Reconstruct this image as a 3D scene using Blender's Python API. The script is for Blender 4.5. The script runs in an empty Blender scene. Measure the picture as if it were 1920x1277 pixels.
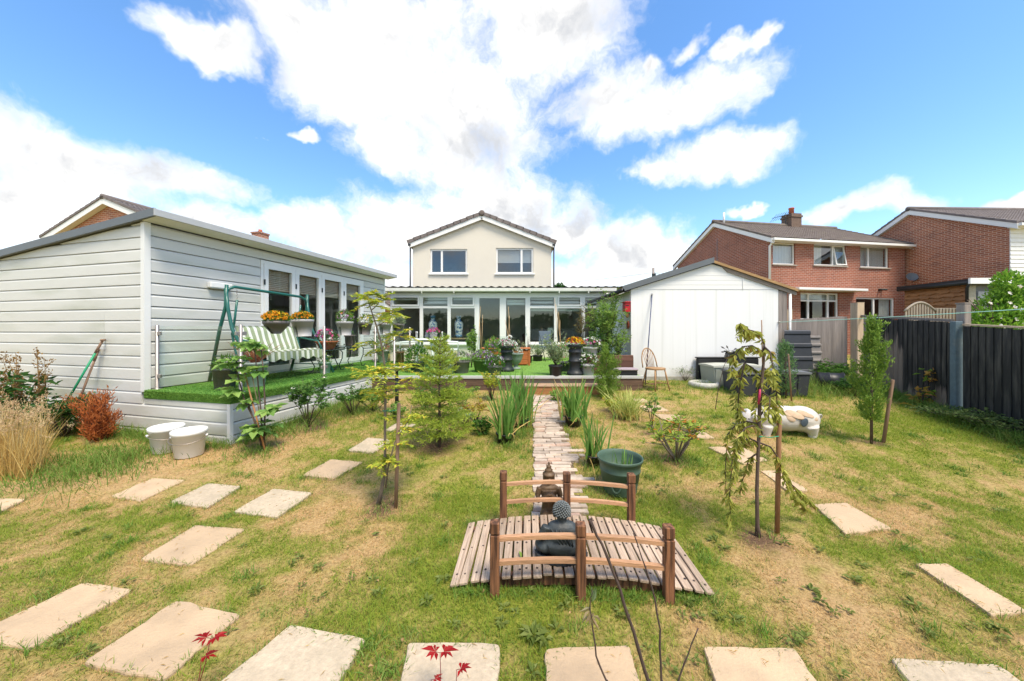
import bpy, math, random
import numpy as np
from mathutils import Vector, Matrix
sc = bpy.context.scene
COL = sc.collection
R = math.radians
PI = math.pi
random.seed(7)
rng = np.random.default_rng(7)

# ------------------------------------------------------------------ camera
CAMZ, F, HY = 1.55, 640.0, 619.0          # eye height, focal length in photo pixels, horizon row
cam = bpy.data.cameras.new('camera')
cam.sensor_width = 36.0
cam.lens = 12.0
cam.shift_y = -19.5 / 1920
cam.clip_start = 0.05
cam.clip_end = 2000
camo = bpy.data.objects.new('camera', cam)
camo.location = (0, 0, CAMZ)
camo.rotation_euler = (R(90), 0, 0)
COL.objects.link(camo)
sc.camera = camo

# ------------------------------------------------------------------ light
SUN_EL, SUN_AZ = 62.0, 146.0              # azimuth: compass, clockwise from +Y (behind the camera, to the right)
sun = bpy.data.lights.new('sun', 'SUN')
sun.energy = 1.45
sun.angle = R(21)
sun.color = (1.0, 0.90, 0.74)
suno = bpy.data.objects.new('sun', sun)
sd = Vector((math.sin(R(SUN_AZ)) * math.cos(R(SUN_EL)), math.cos(R(SUN_AZ)) * math.cos(R(SUN_EL)), math.sin(R(SUN_EL))))
suno.rotation_euler = sd.to_track_quat('Z', 'Y').to_euler()
suno.location = (0, 0, 30)
COL.objects.link(suno)
sc.view_settings.view_transform = 'Standard'
sc.view_settings.look = 'None'
sc.view_settings.exposure = 1.93
sc.view_settings.gamma = 1.0
sc.view_settings.use_curve_mapping = False
sc.cycles.max_bounces = 7
sc.cycles.transparent_max_bounces = 16
sc.cycles.use_denoising = True
sc.cycles.caustics_reflective = False
sc.cycles.caustics_refractive = False

def pixdir(px, py):
    return Vector(((px - 960) / F, 1.0, -(py - HY) / F)).normalized()

def make_world():
    w = bpy.data.worlds.new('World')
    sc.world = w
    w.use_nodes = True
    nt = w.node_tree
    N, L = nt.nodes, nt.links
    N.clear()
    def nd(t, **k):
        n = N.new(t)
        for a, b in k.items():
            setattr(n, a, b)
        return n
    def mth(op, a, b=None, c=None, clamp=False):
        n = nd('ShaderNodeMath', operation=op, use_clamp=clamp)
        for i, v in enumerate((a, b, c)):
            if v is None:
                continue
            if isinstance(v, (int, float)):
                n.inputs[i].default_value = v
            else:
                L.new(v, n.inputs[i])
        return n.outputs[0]
    def vmth(op, a, b):
        n = nd('ShaderNodeVectorMath', operation=op)
        for i, v in enumerate((a, b)):
            if isinstance(v, (tuple, list, Vector)):
                n.inputs[i].default_value = v
            else:
                L.new(v, n.inputs[i])
        return n
    sky = nd('ShaderNodeTexSky', sky_type='NISHITA')
    sky.sun_disc = False
    sky.sun_elevation = R(SUN_EL)
    sky.sun_rotation = R(SUN_AZ)
    sky.air_density = 1.0
    sky.dust_density = 0.3
    sky.ozone_density = 1.0
    hsv = nd('ShaderNodeHueSaturation')
    hsv.inputs['Saturation'].default_value = 1.22
    hsv.inputs['Value'].default_value = 0.68
    L.new(sky.outputs[0], hsv.inputs['Color'])
    geo = nd('ShaderNodeTexCoord')
    d = geo.outputs['Generated']
    # distort the lookup a little so that the cloud outlines are ragged
    wn = nd('ShaderNodeTexNoise')
    wn.inputs['Scale'].default_value = 5.0
    wn.inputs['Detail'].default_value = 5.0
    wn.inputs['Roughness'].default_value = 0.6
    L.new(d, wn.inputs['Vector'])
    wo = vmth('SUBTRACT', wn.outputs['Color'], (0.5, 0.5, 0.5))
    ws = vmth('MULTIPLY', wo.outputs[0], (0.22, 0.22, 0.16))
    dd = vmth('ADD', d, ws.outputs[0]).outputs[0]
    # (px, py, half width, half height) of each cloud in the photograph, turned to directions
    blobs = [(560, 40, 150, 60), (400, 75, 90, 45), (720, 90, 290, 110), (1010, 60, 190, 95), (820, 190, 260, 100), (880, 280, 230, 90), (740, 290, 90, 60),
             (640, 170, 140, 65), (1250, 210, 190, 52), (1130, 190, 120, 55), (1330, 300, 150, 48), (1220, 320, 60, 30), (1420, 80, 42, 24), (1350, 105, 40, 20), (1275, 100, 38, 20), (1200, 140, 40, 18),
             (100, 300, 260, 85), (330, 330, 170, 50), (20, 400, 330, 100), (250, 420, 260, 80),
             (590, 430, 110, 55), (760, 440, 170, 75), (930, 390, 190, 85), (1030, 430, 120, 60), (1200, 480, 150, 70), (900, 540, 500, 60), (420, 520, 400, 80),
             (1640, 385, 115, 36), (1420, 380, 42, 16), (1915, 385, 50, 24), (585, 257, 40, 14), (480, 245, 22, 6)]
    acc = None
    for px, py, rx, ry in blobs:
        c = pixdir(px, py)
        k = Vector(((px - 960) / F, 1.0, -(py - HY) / F)).length
        rxx, rzz = 1.0 * rx / F / k, 1.0 * ry / F / k
        s = vmth('SUBTRACT', dd, c)
        m = vmth('MULTIPLY', s.outputs[0], (1 / rxx, 1 / rxx, 1 / rzz))
        q = vmth('DOT_PRODUCT', m.outputs[0], m.outputs[0]).outputs['Value']
        v = mth('SUBTRACT', 1.0, q)
        v = mth('MAXIMUM', v, -2.0)
        acc = v if acc is None else mth('SMOOTH_MAX', acc, v, 0.35)
    # away from the view the cloud field goes on, thickened to brighten facing walls
    sep = nd('ShaderNodeSeparateXYZ')
    L.new(d, sep.inputs[0])
    bn = nd('ShaderNodeTexNoise')
    bn.inputs['Scale'].default_value = 2.6
    bn.inputs['Detail'].default_value = 3.0
    L.new(d, bn.inputs['Vector'])
    back = mth('MULTIPLY_ADD', bn.outputs['Fac'], 5.0, -2.05)
    edge = mth('MULTIPLY_ADD', sep.outputs['Y'], -6.0, 0.6, clamp=True)
    back = mth('MULTIPLY_ADD', mth('SUBTRACT', 1.0, edge), -3.0, back)
    acc = mth('MAXIMUM', acc, back)
    fn = nd('ShaderNodeTexNoise')
    fn.inputs['Scale'].default_value = 11.0
    fn.inputs['Detail'].default_value = 9.0
    fn.inputs['Roughness'].default_value = 0.62
    L.new(dd, fn.inputs['Vector'])
    den = mth('MULTIPLY_ADD', fn.outputs['Fac'], 1.7, mth('SUBTRACT', acc, 1.0))
    mr = nd('ShaderNodeMapRange', interpolation_type='SMOOTHSTEP')
    mr.inputs['From Min'].default_value = -0.16
    mr.inputs['From Max'].default_value = 0.92
    L.new(den, mr.inputs['Value'])
    # relief: compare the field with itself a little higher up, so bases are greyer than tops
    up = vmth('ADD', dd, (0.02, 0.0, 0.09)).outputs[0]
    g1 = nd('ShaderNodeTexNoise')
    g1.inputs['Scale'].default_value = 2.6
    g1.inputs['Detail'].default_value = 4.0
    L.new(dd, g1.inputs['Vector'])
    g2 = nd('ShaderNodeTexNoise')
    g2.inputs['Scale'].default_value = 2.6
    g2.inputs['Detail'].default_value = 4.0
    L.new(up, g2.inputs['Vector'])
    rel = mth('SUBTRACT', g2.outputs['Fac'], g1.outputs['Fac'])
    thick = mth('MULTIPLY_ADD', den, 0.5, -0.22, clamp=True)
    grey = mth('MULTIPLY_ADD', rel, 2.2, thick)
    gm = nd('ShaderNodeMapRange', interpolation_type='SMOOTHSTEP')
    gm.inputs['From Min'].default_value = -0.02
    gm.inputs['From Max'].default_value = 0.5
    L.new(grey, gm.inputs['Value'])
    cc = nd('ShaderNodeMixRGB')
    cc.inputs[1].default_value = (3.05, 2.98, 2.85, 1)
    cc.inputs[2].default_value = (1.62, 1.66, 1.74, 1)
    L.new(gm.outputs[0], cc.inputs[0])
    mix = nd('ShaderNodeMixRGB')
    L.new(mr.outputs[0], mix.inputs[0])
    L.new(hsv.outputs[0], mix.inputs[1])
    L.new(cc.outputs[0], mix.inputs[2])
    bg = nd('ShaderNodeBackground')
    bg.inputs['Strength'].default_value = 0.12
    L.new(mix.outputs[0], bg.inputs['Color'])
    out = nd('ShaderNodeOutputWorld')
    L.new(bg.outputs[0], out.inputs[0])
make_world()

# ------------------------------------------------------------------ places
def zg(x, y):
    """height of the lawn: level by the camera, rising towards the house"""
    if y <= 2.7:
        return 0.0
    if y < 3.3:
        t = y - 2.7
        return 0.077 * t * t / 1.2
    if y < 8.0:
        return 0.077 * (y - 3.0)
    if y < 9.0:
        t = y - 8.0
        return 0.385 + 0.077 * (t - t * t / 2)
    return 0.4235
def at(px, py, Y):
    return Vector(((px - 960) / F * Y, Y, CAMZ - (py - HY) / F * Y))
def G(px, py, h=0.0):
    """the point of the lawn (plus h) seen at a photo pixel"""
    k = (py - HY) / F
    lo, hi = 0.2, 60.0
    for _ in range(60):
        m = (lo + hi) / 2
        if CAMZ - k * m - zg(0, m) - h > 0:
            lo = m
        else:
            hi = m
    return Vector(((px - 960) / F * lo, lo, zg(0, lo) + h))

# ------------------------------------------------------------------ mesh builder
class MB:
    def __init__(s):
        s.v, s.f, s.sm = [], [], []
    def add(s, vs, fs, smooth=False):
        o = len(s.v)
        s.v += [tuple(p) for p in vs]
        s.f += [tuple(i + o for i in f) for f in fs]
        s.sm += [smooth] * len(fs)
        return s
    def hexa(s, p):
        return s.add(p, [(0, 3, 2, 1), (4, 5, 6, 7), (0, 1, 5, 4), (1, 2, 6, 5), (2, 3, 7, 6), (3, 0, 4, 7)])
    def box(s, x0, x1, y0, y1, z0, z1):
        return s.hexa([(x0, y0, z0), (x1, y0, z0), (x1, y1, z0), (x0, y1, z0), (x0, y0, z1), (x1, y0, z1), (x1, y1, z1), (x0, y1, z1)])
    def bev(s, x0, x1, y0, y1, z0, z1, b=0.006):
        """box with chamfered edges"""
        vs = []
        for zz, ins in ((z0, b), (z0 + b, 0), (z1 - b, 0), (z1, b)):
            i = ins
            vs += [(x0 + i + (b if not i else 0), y0 + i, zz), (x1 - i - (b if not i else 0), y0 + i, zz), (x1 - i, y0 + i + (b if not i else 0), zz), (x1 - i, y1 - i - (b if not i else 0), zz),
                   (x1 - i - (b if not i else 0), y1 - i, zz), (x0 + i + (b if not i else 0), y1 - i, zz), (x0 + i, y1 - i - (b if not i else 0), zz), (x0 + i, y0 + i + (b if not i else 0), zz)]
        fs = [tuple(range(7, -1, -1)), tuple(range(24, 32))]
        for r in range(3):
            for k in range(8):
                k2 = (k + 1) % 8
                fs.append((r * 8 + k, r * 8 + k2, r * 8 + 8 + k2, r * 8 + 8 + k))
        return s.add(vs, fs)
    def prism(s, poly, vec):
        """polygon of 3-D points pushed along vec"""
        n = len(poly)
        vec = Vector(vec)
        a = [Vector(p) for p in poly]
        b = [p + vec for p in a]
        fs = [tuple(range(n - 1, -1, -1)), tuple(range(n, 2 * n))]
        for i in range(n):
            j = (i + 1) % n
            fs.append((i, j, n + j, n + i))
        return s.add(a + b, fs)
    def tube(s, pts, rad, n=8, cap=True, smooth=True):
        pts = [Vector(p) for p in pts]
        if not isinstance(rad, (list, tuple)):
            rad = [rad] * len(pts)
        vs, fs = [], []
        ref = None
        for i, p in enumerate(pts):
            t = (pts[min(i + 1, len(pts) - 1)] - pts[max(i - 1, 0)])
            t = t.normalized() if t.length > 1e-9 else Vector((0, 0, 1))
            if ref is None:
                ref = t.orthogonal().normalized()
            ref = (ref - t * ref.dot(t))
            ref = ref.normalized() if ref.length > 1e-6 else t.orthogonal().normalized()
            b = t.cross(ref)
            for k in range(n):
                a = 2 * PI * k / n
                vs.append(p + (ref * math.cos(a) + b * math.sin(a)) * rad[i])
        for i in range(len(pts) - 1):
            for k in range(n):
                k2 = (k + 1) % n
                fs.append((i * n + k, i * n + k2, (i + 1) * n + k2, (i + 1) * n + k))
        if cap:
            fs.append(tuple(range(n - 1, -1, -1)))
            fs.append(tuple((len(pts) - 1) * n + k for k in range(n)))
        return s.add(vs, fs, smooth)
    def lathe(s, prof, n=24, c=(0, 0, 0), sx=1.0, sy=1.0, smooth=True):
        vs, fs = [], []
        for r, z in prof:
            for k in range(n):
                a = 2 * PI * k / n
                vs.append((c[0] + r * math.cos(a) * sx, c[1] + r * math.sin(a) * sy, c[2] + z))
        for i in range(len(prof) - 1):
            for k in range(n):
                k2 = (k + 1) % n
                fs.append((i * n + k, i * n + k2, (i + 1) * n + k2, (i + 1) * n + k))
        if prof[0][0] > 1e-6:
            fs.append(tuple(range(n - 1, -1, -1)))
        if prof[-1][0] > 1e-6:
            fs.append(tuple((len(prof) - 1) * n + k for k in range(n)))
        return s.add(vs, fs, smooth)
    def ball(s, c, r, n=10, m=7, smooth=True):
        if not isinstance(r, (list, tuple)):
            r = (r, r, r)
        prof = [(max(1e-5, math.sin(PI * i / m)), -math.cos(PI * i / m)) for i in range(m + 1)]
        vs, fs = [], []
        for q, z in prof:
            for k in range(n):
                a = 2 * PI * k / n
                vs.append((c[0] + r[0] * q * math.cos(a), c[1] + r[1] * q * math.sin(a), c[2] + r[2] * z))
        for i in range(m):
            for k in range(n):
                k2 = (k + 1) % n
                fs.append((i * n + k, i * n + k2, (i + 1) * n + k2, (i + 1) * n + k))
        return s.add(vs, fs, smooth)
    def xf(s, M, start=0):
        for i in range(start, len(s.v)):
            s.v[i] = tuple(M @ Vector(s.v[i]))
        return s
    def build(s, name, mat, parent=None):
        me = bpy.data.meshes.new(name)
        o = bpy.data.objects.new(name, me)
        v = s.v
        if parent is not None:
            w = worldloc(parent)
            v = [(p[0] - w[0], p[1] - w[1], p[2] - w[2]) for p in v]
            o.parent = parent
        me.from_pydata(v, [], s.f)
        me.polygons.foreach_set('use_smooth', s.sm)
        me.materials.append(mat)
        COL.objects.link(o)
        return o

def worldloc(o):
    l = Vector((0, 0, 0))
    while o is not None:
        l = l + o.location
        o = o.parent
    return l
def thing(name, label, cat, loc=(0, 0, 0), group=None):
    o = bpy.data.objects.new(name, None)
    o.empty_display_size = 0.1
    o.location = loc
    COL.objects.link(o)
    return tag(o, label, cat, group)
def tag(o, label=None, cat=None, group=None, kind=None):
    if label: o['label'] = label
    if cat: o['category'] = cat
    if group: o['group'] = group
    if kind: o['kind'] = kind
    return o
def dup(o, loc, rz=None, label=None):
    r = o.copy()
    COL.objects.link(r)
    r.location = loc
    if rz is not None: r.rotation_euler = (0, 0, rz)
    if label: r['label'] = label
    for ch in list(o.children):
        c = ch.copy()
        COL.objects.link(c)
        c.parent = r
        for g in list(ch.children):
            d = g.copy()
            COL.objects.link(d)
            d.parent = c
    return r
def share(o, parent, loc, rot=None, scale=None):
    """another piece like o"""
    c = o.copy()
    c.parent = parent
    c.location = loc
    if rot is not None: c.rotation_euler = rot
    if scale is not None: c.scale = scale
    COL.objects.link(c)
    return c

def npmesh(name, V, Fc, mat, parent=None, smooth=False, col=None):
    """mesh from numpy arrays, Fc an (n,3) or (n,4) index array; col an (nv,2) array kept as the 'Col' attribute"""
    me = bpy.data.meshes.new(name)
    o = bpy.data.objects.new(name, me)
    V = np.asarray(V, dtype=np.float32)
    if parent is not None:
        V = V - np.array(worldloc(parent), dtype=np.float32)
        o.parent = parent
    k = Fc.shape[1]
    me.vertices.add(len(V))
    me.vertices.foreach_set('co', V.ravel())
    me.loops.add(Fc.size)
    me.loops.foreach_set('vertex_index', Fc.astype(np.int32).ravel())
    me.polygons.add(len(Fc))
    me.polygons.foreach_set('loop_start', np.arange(0, Fc.size, k, dtype=np.int32))
    me.polygons.foreach_set('use_smooth', np.full(len(Fc), smooth))
    me.update(calc_edges=True)
    if col is not None:
        a = me.color_attributes.new('Col', 'FLOAT_COLOR', 'POINT')
        c = np.ones((len(V), 4), dtype=np.float32)
        c[:, :col.shape[1]] = col
        a.data.foreach_set('color', c.ravel())
    me.materials.append(mat)
    COL.objects.link(o)
    return o
def unit(a):
    return a / np.maximum(np.linalg.norm(a, axis=1, keepdims=True), 1e-9)
def leaves(name, P, D, L, W, mat, parent=None, fold=0.25, wide=0.45, flat=0.0, tone=None):
    """each leaf a folded diamond of two triangles; P base points, D directions"""
    P, D = np.asarray(P, float), unit(np.asarray(D, float))
    n = len(P)
    L = np.broadcast_to(L, (n,)) * rng.uniform(0.75, 1.2, n)
    W = np.broadcast_to(W, (n,)) * rng.uniform(0.75, 1.2, n)
    rnd = rng.normal(size=(n, 3))
    rnd[:, 2] *= (1 - flat)
    S = unit(np.cross(D, rnd) if flat == 0 else np.cross(D, np.array([0, 0, 1.0]) + 0.5 * (1 - flat) * rnd))
    U = np.cross(S, D)
    mid = P + D * (L * wide)[:, None] + U * (L * 0.06)[:, None]
    hw = (W / 2)[:, None]
    lf = mid - S * hw + U * hw * fold * 2
    rt = mid + S * hw + U * hw * fold * 2
    tip = P + D * L[:, None] - U * (L * 0.08)[:, None]
    V = np.stack([P, lf, rt, tip], 1).reshape(-1, 3)
    b = np.arange(n)[:, None] * 4
    Fc = np.concatenate([b + [0, 2, 3], b + [0, 3, 1]], 0)
    t = rng.uniform(0, 1, n) if tone is None else np.clip(tone, 0, 1)
    col = np.repeat(np.stack([t, rng.uniform(0, 1, n)], 1), 4, 0)
    return npmesh(name, V, Fc, mat, parent, False, col)
def blades(name, P, H, W, mat, parent=None, lean=0.25, curl=0.3, seg=3, tone=None, azim=None):
    """grass or sword leaves: tapering strips that lean and curl over"""
    P = np.asarray(P, float)
    n = len(P)
    H = np.broadcast_to(H, (n,)) * rng.uniform(0.6, 1.15, n)
    W = np.broadcast_to(W, (n,)) * rng.uniform(0.7, 1.2, n)
    az = rng.uniform(0, 2 * PI, n) if azim is None else azim
    fc = az + rng.normal(0, 0.9, n)
    d = np.stack([np.cos(az), np.sin(az), 0 * az], 1)
    s = np.stack([-np.sin(fc), np.cos(fc), 0 * az], 1)
    le = np.abs(rng.normal(0, lean, n))
    cu = np.abs(rng.normal(0, curl, n))
    rows = []
    for i in range(seg):
        t = i / seg
        c = P + d * (H * (le * t + cu * t * t))[:, None]
        c[:, 2] += H * (t - 0.25 * cu * t * t)
        w = (W * 0.5 * (1 - 0.75 * t ** 2))[:, None]
        rows += [c - s * w, c + s * w]
    t = 1.0
    tip = P + d * (H * (le + cu))[:, None]
    tip[:, 2] += H * (1 - 0.45 * np.minimum(cu, 1.2))
    rows.append(tip)
    k = 2 * seg + 1
    V = np.stack(rows, 1).reshape(-1, 3)
    b = np.arange(n)[:, None] * k
    fs = []
    for i in range(seg - 1):
        fs += [b + [2 * i, 2 * i + 1, 2 * i + 3], b + [2 * i, 2 * i + 3, 2 * i + 2]]
    fs.append(b + [2 * seg - 2, 2 * seg - 1, 2 * seg])
    Fc = np.concatenate(fs, 0)
    tt = rng.uniform(0, 1, n) if tone is None else np.clip(tone, 0, 1)
    col = np.repeat(np.stack([tt, rng.uniform(0, 1, n)], 1), k, 0)
    return npmesh(name, V, Fc, mat, parent, False, col)

_lat = {}
def vnoise(x, y, s, seed=0):
    """smooth value noise, 0..1, cell size s"""
    if seed not in _lat:
        _lat[seed] = np.random.default_rng(100 + seed).uniform(0, 1, (256, 256))
    T = _lat[seed]
    x, y = np.asarray(x, float) / s + 100, np.asarray(y, float) / s + 100
    i, j = np.floor(x).astype(int), np.floor(y).astype(int)
    u, v = x - i, y - j
    u, v = u * u * (3 - 2 * u), v * v * (3 - 2 * v)
    i, j, i1, j1 = i % 256, j % 256, (i + 1) % 256, (j + 1) % 256
    return (T[i, j] * (1 - u) + T[i1, j] * u) * (1 - v) + (T[i, j1] * (1 - u) + T[i1, j1] * u) * v
def zgv(x, y):
    y = np.asarray(y, float)
    t, q = np.clip(y - 2.7, 0, 0.6), np.clip(y - 8, 0, 1)
    return 0.077 * t * t / 1.2 + 0.077 * np.clip(y - 3.3, 0, 4.7) + 0.077 * (q - q * q / 2)

# ------------------------------------------------------------------ materials
MATS = {}
def M(name, col, rough=0.6, var=0.12, scale=6.0, bump=0.0, bscale=None, metal=0.0, col2=None, fac=(0.4, 0.65), spec=0.4, stretch=(1, 1, 1), rnd=0.0, dirt=None, dirts=2.0, coat=0.0, dthr=(0.52, 0.78), splash=None):
    """plain procedural surface: base colour with noise variation, an optional second colour, bump, per-object variation"""
    if name in MATS:
        return MATS[name]
    m = bpy.data.materials.new(name)
    m.use_nodes = True
    nt = m.node_tree
    N, L = nt.nodes, nt.links
    b = N['Principled BSDF']
    b.inputs['Roughness'].default_value = rough
    b.inputs['Metallic'].default_value = metal
    b.inputs['Specular IOR Level'].default_value = spec
    b.inputs['Coat Weight'].default_value = coat
    tc = N.new('ShaderNodeTexCoord')
    mp = N.new('ShaderNodeMapping')
    mp.inputs['Scale'].default_value = stretch
    L.new(tc.outputs['Object'], mp.inputs[0])
    if rnd:
        oi = N.new('ShaderNodeObjectInfo')
        vm = N.new('ShaderNodeVectorMath'); vm.operation = 'SCALE'
        vm.inputs[0].default_value = (37.0, 19.0, 53.0)
        L.new(oi.outputs['Random'], vm.inputs['Scale'])
        L.new(vm.outputs[0], mp.inputs['Location'])
    nz = N.new('ShaderNodeTexNoise')
    nz.inputs['Scale'].default_value = scale
    nz.inputs['Detail'].default_value = 6
    nz.inputs['Roughness'].default_value = 0.6
    L.new(mp.outputs[0], nz.inputs['Vector'])
    mr = N.new('ShaderNodeMapRange')
    mr.inputs['From Min'].default_value, mr.inputs['From Max'].default_value = fac if col2 else (0.25, 0.75)
    L.new(nz.outputs['Fac'], mr.inputs['Value'])
    mx = N.new('ShaderNodeMixRGB')
    if col2:
        mx.inputs[1].default_value, mx.inputs[2].default_value = (*col, 1), (*col2, 1)
    else:
        mx.inputs[1].default_value = (*[c * (1 - var) for c in col], 1)
        mx.inputs[2].default_value = (*[min(1, c * (1 + var)) for c in col], 1)
    L.new(mr.outputs[0], mx.inputs[0])
    c = mx.outputs[0]
    if dirt:
        n2 = N.new('ShaderNodeTexNoise')
        n2.inputs['Scale'].default_value = dirts
        n2.inputs['Detail'].default_value = 7
        L.new(mp.outputs[0], n2.inputs['Vector'])
        m2 = N.new('ShaderNodeMapRange')
        m2.inputs['From Min'].default_value, m2.inputs['From Max'].default_value = dthr
        m2.inputs['To Max'].default_value = 0.75
        L.new(n2.outputs['Fac'], m2.inputs['Value'])
        x2 = N.new('ShaderNodeMixRGB')
        x2.inputs[2].default_value = (*dirt, 1)
        L.new(m2.outputs[0], x2.inputs[0]); L.new(c, x2.inputs[1])
        c = x2.outputs[0]
    if splash:                                # rain-splash grime at the foot of a wall
        cs, z0, z1 = splash
        sz = N.new('ShaderNodeSeparateXYZ'); L.new(tc.outputs['Object'], sz.inputs[0])
        n4 = N.new('ShaderNodeTexNoise'); n4.inputs['Scale'].default_value = 5; n4.inputs['Detail'].default_value = 8; n4.inputs['Roughness'].default_value = .7
        L.new(tc.outputs['Object'], n4.inputs['Vector'])
        m4 = N.new('ShaderNodeMapRange'); m4.inputs['From Min'].default_value, m4.inputs['From Max'].default_value = z1, z0
        L.new(sz.outputs['Z'], m4.inputs['Value'])
        q4 = N.new('ShaderNodeMath'); q4.operation = 'MULTIPLY'; L.new(m4.outputs[0], q4.inputs[0]); L.new(n4.outputs['Fac'], q4.inputs[1])
        r4 = N.new('ShaderNodeMapRange'); r4.inputs['From Min'].default_value, r4.inputs['From Max'].default_value, r4.inputs['To Max'].default_value = .14, .6, .55
        L.new(q4.outputs[0], r4.inputs['Value'])
        x4 = N.new('ShaderNodeMixRGB'); x4.inputs[2].default_value = (*cs, 1)
        L.new(r4.outputs[0], x4.inputs[0]); L.new(c, x4.inputs[1])
        c = x4.outputs[0]
    if rnd:
        hs = N.new('ShaderNodeHueSaturation')
        m3 = N.new('ShaderNodeMapRange')
        m3.inputs['To Min'].default_value, m3.inputs['To Max'].default_value = 1 - rnd, 1 + rnd
        L.new(oi.outputs['Random'], m3.inputs['Value'])
        L.new(m3.outputs[0], hs.inputs['Value']); L.new(c, hs.inputs['Color'])
        c = hs.outputs[0]
    L.new(c, b.inputs['Base Color'])
    if bump:
        bp = N.new('ShaderNodeBump')
        bp.inputs['Strength'].default_value = bump
        bp.inputs['Distance'].default_value = 0.01
        nb = N.new('ShaderNodeTexNoise')
        nb.inputs['Scale'].default_value = bscale or scale * 3
        nb.inputs['Detail'].default_value = 5
        L.new(mp.outputs[0], nb.inputs['Vector'])
        L.new(nb.outputs['Fac'], bp.inputs['Height']); L.new(bp.outputs[0], b.inputs['Normal'])
    MATS[name] = m
    return m
LEAFGAIN = 1.45
def leafmat(name, a, b, c=None, trans=0.42, rough=0.55, cpart=0.12):
    """foliage: colour between a and b by leaf, some leaves c; light also passes through"""
    m = bpy.data.materials.new(name)
    m.use_nodes = True
    nt = m.node_tree
    N, L = nt.nodes, nt.links
    p = N['Principled BSDF']
    p.inputs['Roughness'].default_value = rough
    p.inputs['Specular IOR Level'].default_value = 0.25
    a, b, c = [tuple(min(.85, v * LEAFGAIN) for v in q) if q else None for q in (a, b, c)]
    at_ = N.new('ShaderNodeAttribute'); at_.attribute_name = 'Col'
    sp = N.new('ShaderNodeSeparateColor')
    L.new(at_.outputs['Color'], sp.inputs[0])
    mx = N.new('ShaderNodeMixRGB')
    mx.inputs[1].default_value, mx.inputs[2].default_value = (*a, 1), (*b, 1)
    L.new(sp.outputs[0], mx.inputs[0])
    col = mx.outputs[0]
    if c:
        lt = N.new('ShaderNodeMath'); lt.operation = 'LESS_THAN'
        lt.inputs[1].default_value = cpart
        L.new(sp.outputs[1], lt.inputs[0])
        m2 = N.new('ShaderNodeMixRGB')
        m2.inputs[2].default_value = (*c, 1)
        L.new(lt.outputs[0], m2.inputs[0]); L.new(col, m2.inputs[1])
        col = m2.outputs[0]
    L.new(col, p.inputs['Base Color'])
    tr = N.new('ShaderNodeBsdfTranslucent')
    L.new(col, tr.inputs[0])
    ms = N.new('ShaderNodeMixShader')
    ms.inputs[0].default_value = trans
    L.new(p.outputs[0], ms.inputs[1]); L.new(tr.outputs[0], ms.inputs[2])
    L.new(ms.outputs[0], N['Material Output'].inputs[0])
    MATS[name] = m
    return m
def glassmat(name, tint=(0.93, 0.96, 0.95), refl=1.0):
    m = bpy.data.materials.new(name)
    m.use_nodes = True
    nt = m.node_tree
    N, L = nt.nodes, nt.links
    N.remove(N['Principled BSDF'])
    t = N.new('ShaderNodeBsdfTransparent'); t.inputs[0].default_value = (*tint, 1)
    g = N.new('ShaderNodeBsdfGlossy'); g.inputs['Roughness'].default_value = 0.015
    fr = N.new('ShaderNodeFresnel'); fr.inputs[0].default_value = 1.5
    mm = N.new('ShaderNodeMath'); mm.operation = 'MULTIPLY'; mm.use_clamp = True
    mm.inputs[1].default_value = refl
    L.new(fr.outputs[0], mm.inputs[0])
    ge = N.new('ShaderNodeNewGeometry')
    mb_ = N.new('ShaderNodeMath'); mb_.operation = 'SUBTRACT'; mb_.inputs[0].default_value = 1.0
    L.new(ge.outputs['Backfacing'], mb_.inputs[1])
    m3 = N.new('ShaderNodeMath'); m3.operation = 'MULTIPLY'
    L.new(mm.outputs[0], m3.inputs[0]); L.new(mb_.outputs[0], m3.inputs[1])
    ms = N.new('ShaderNodeMixShader')
    L.new(m3.outputs[0], ms.inputs[0]); L.new(t.outputs[0], ms.inputs[1]); L.new(g.outputs[0], ms.inputs[2])
    L.new(ms.outputs[0], N['Material Output'].inputs[0])
    MATS[name] = m
    return m
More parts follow.
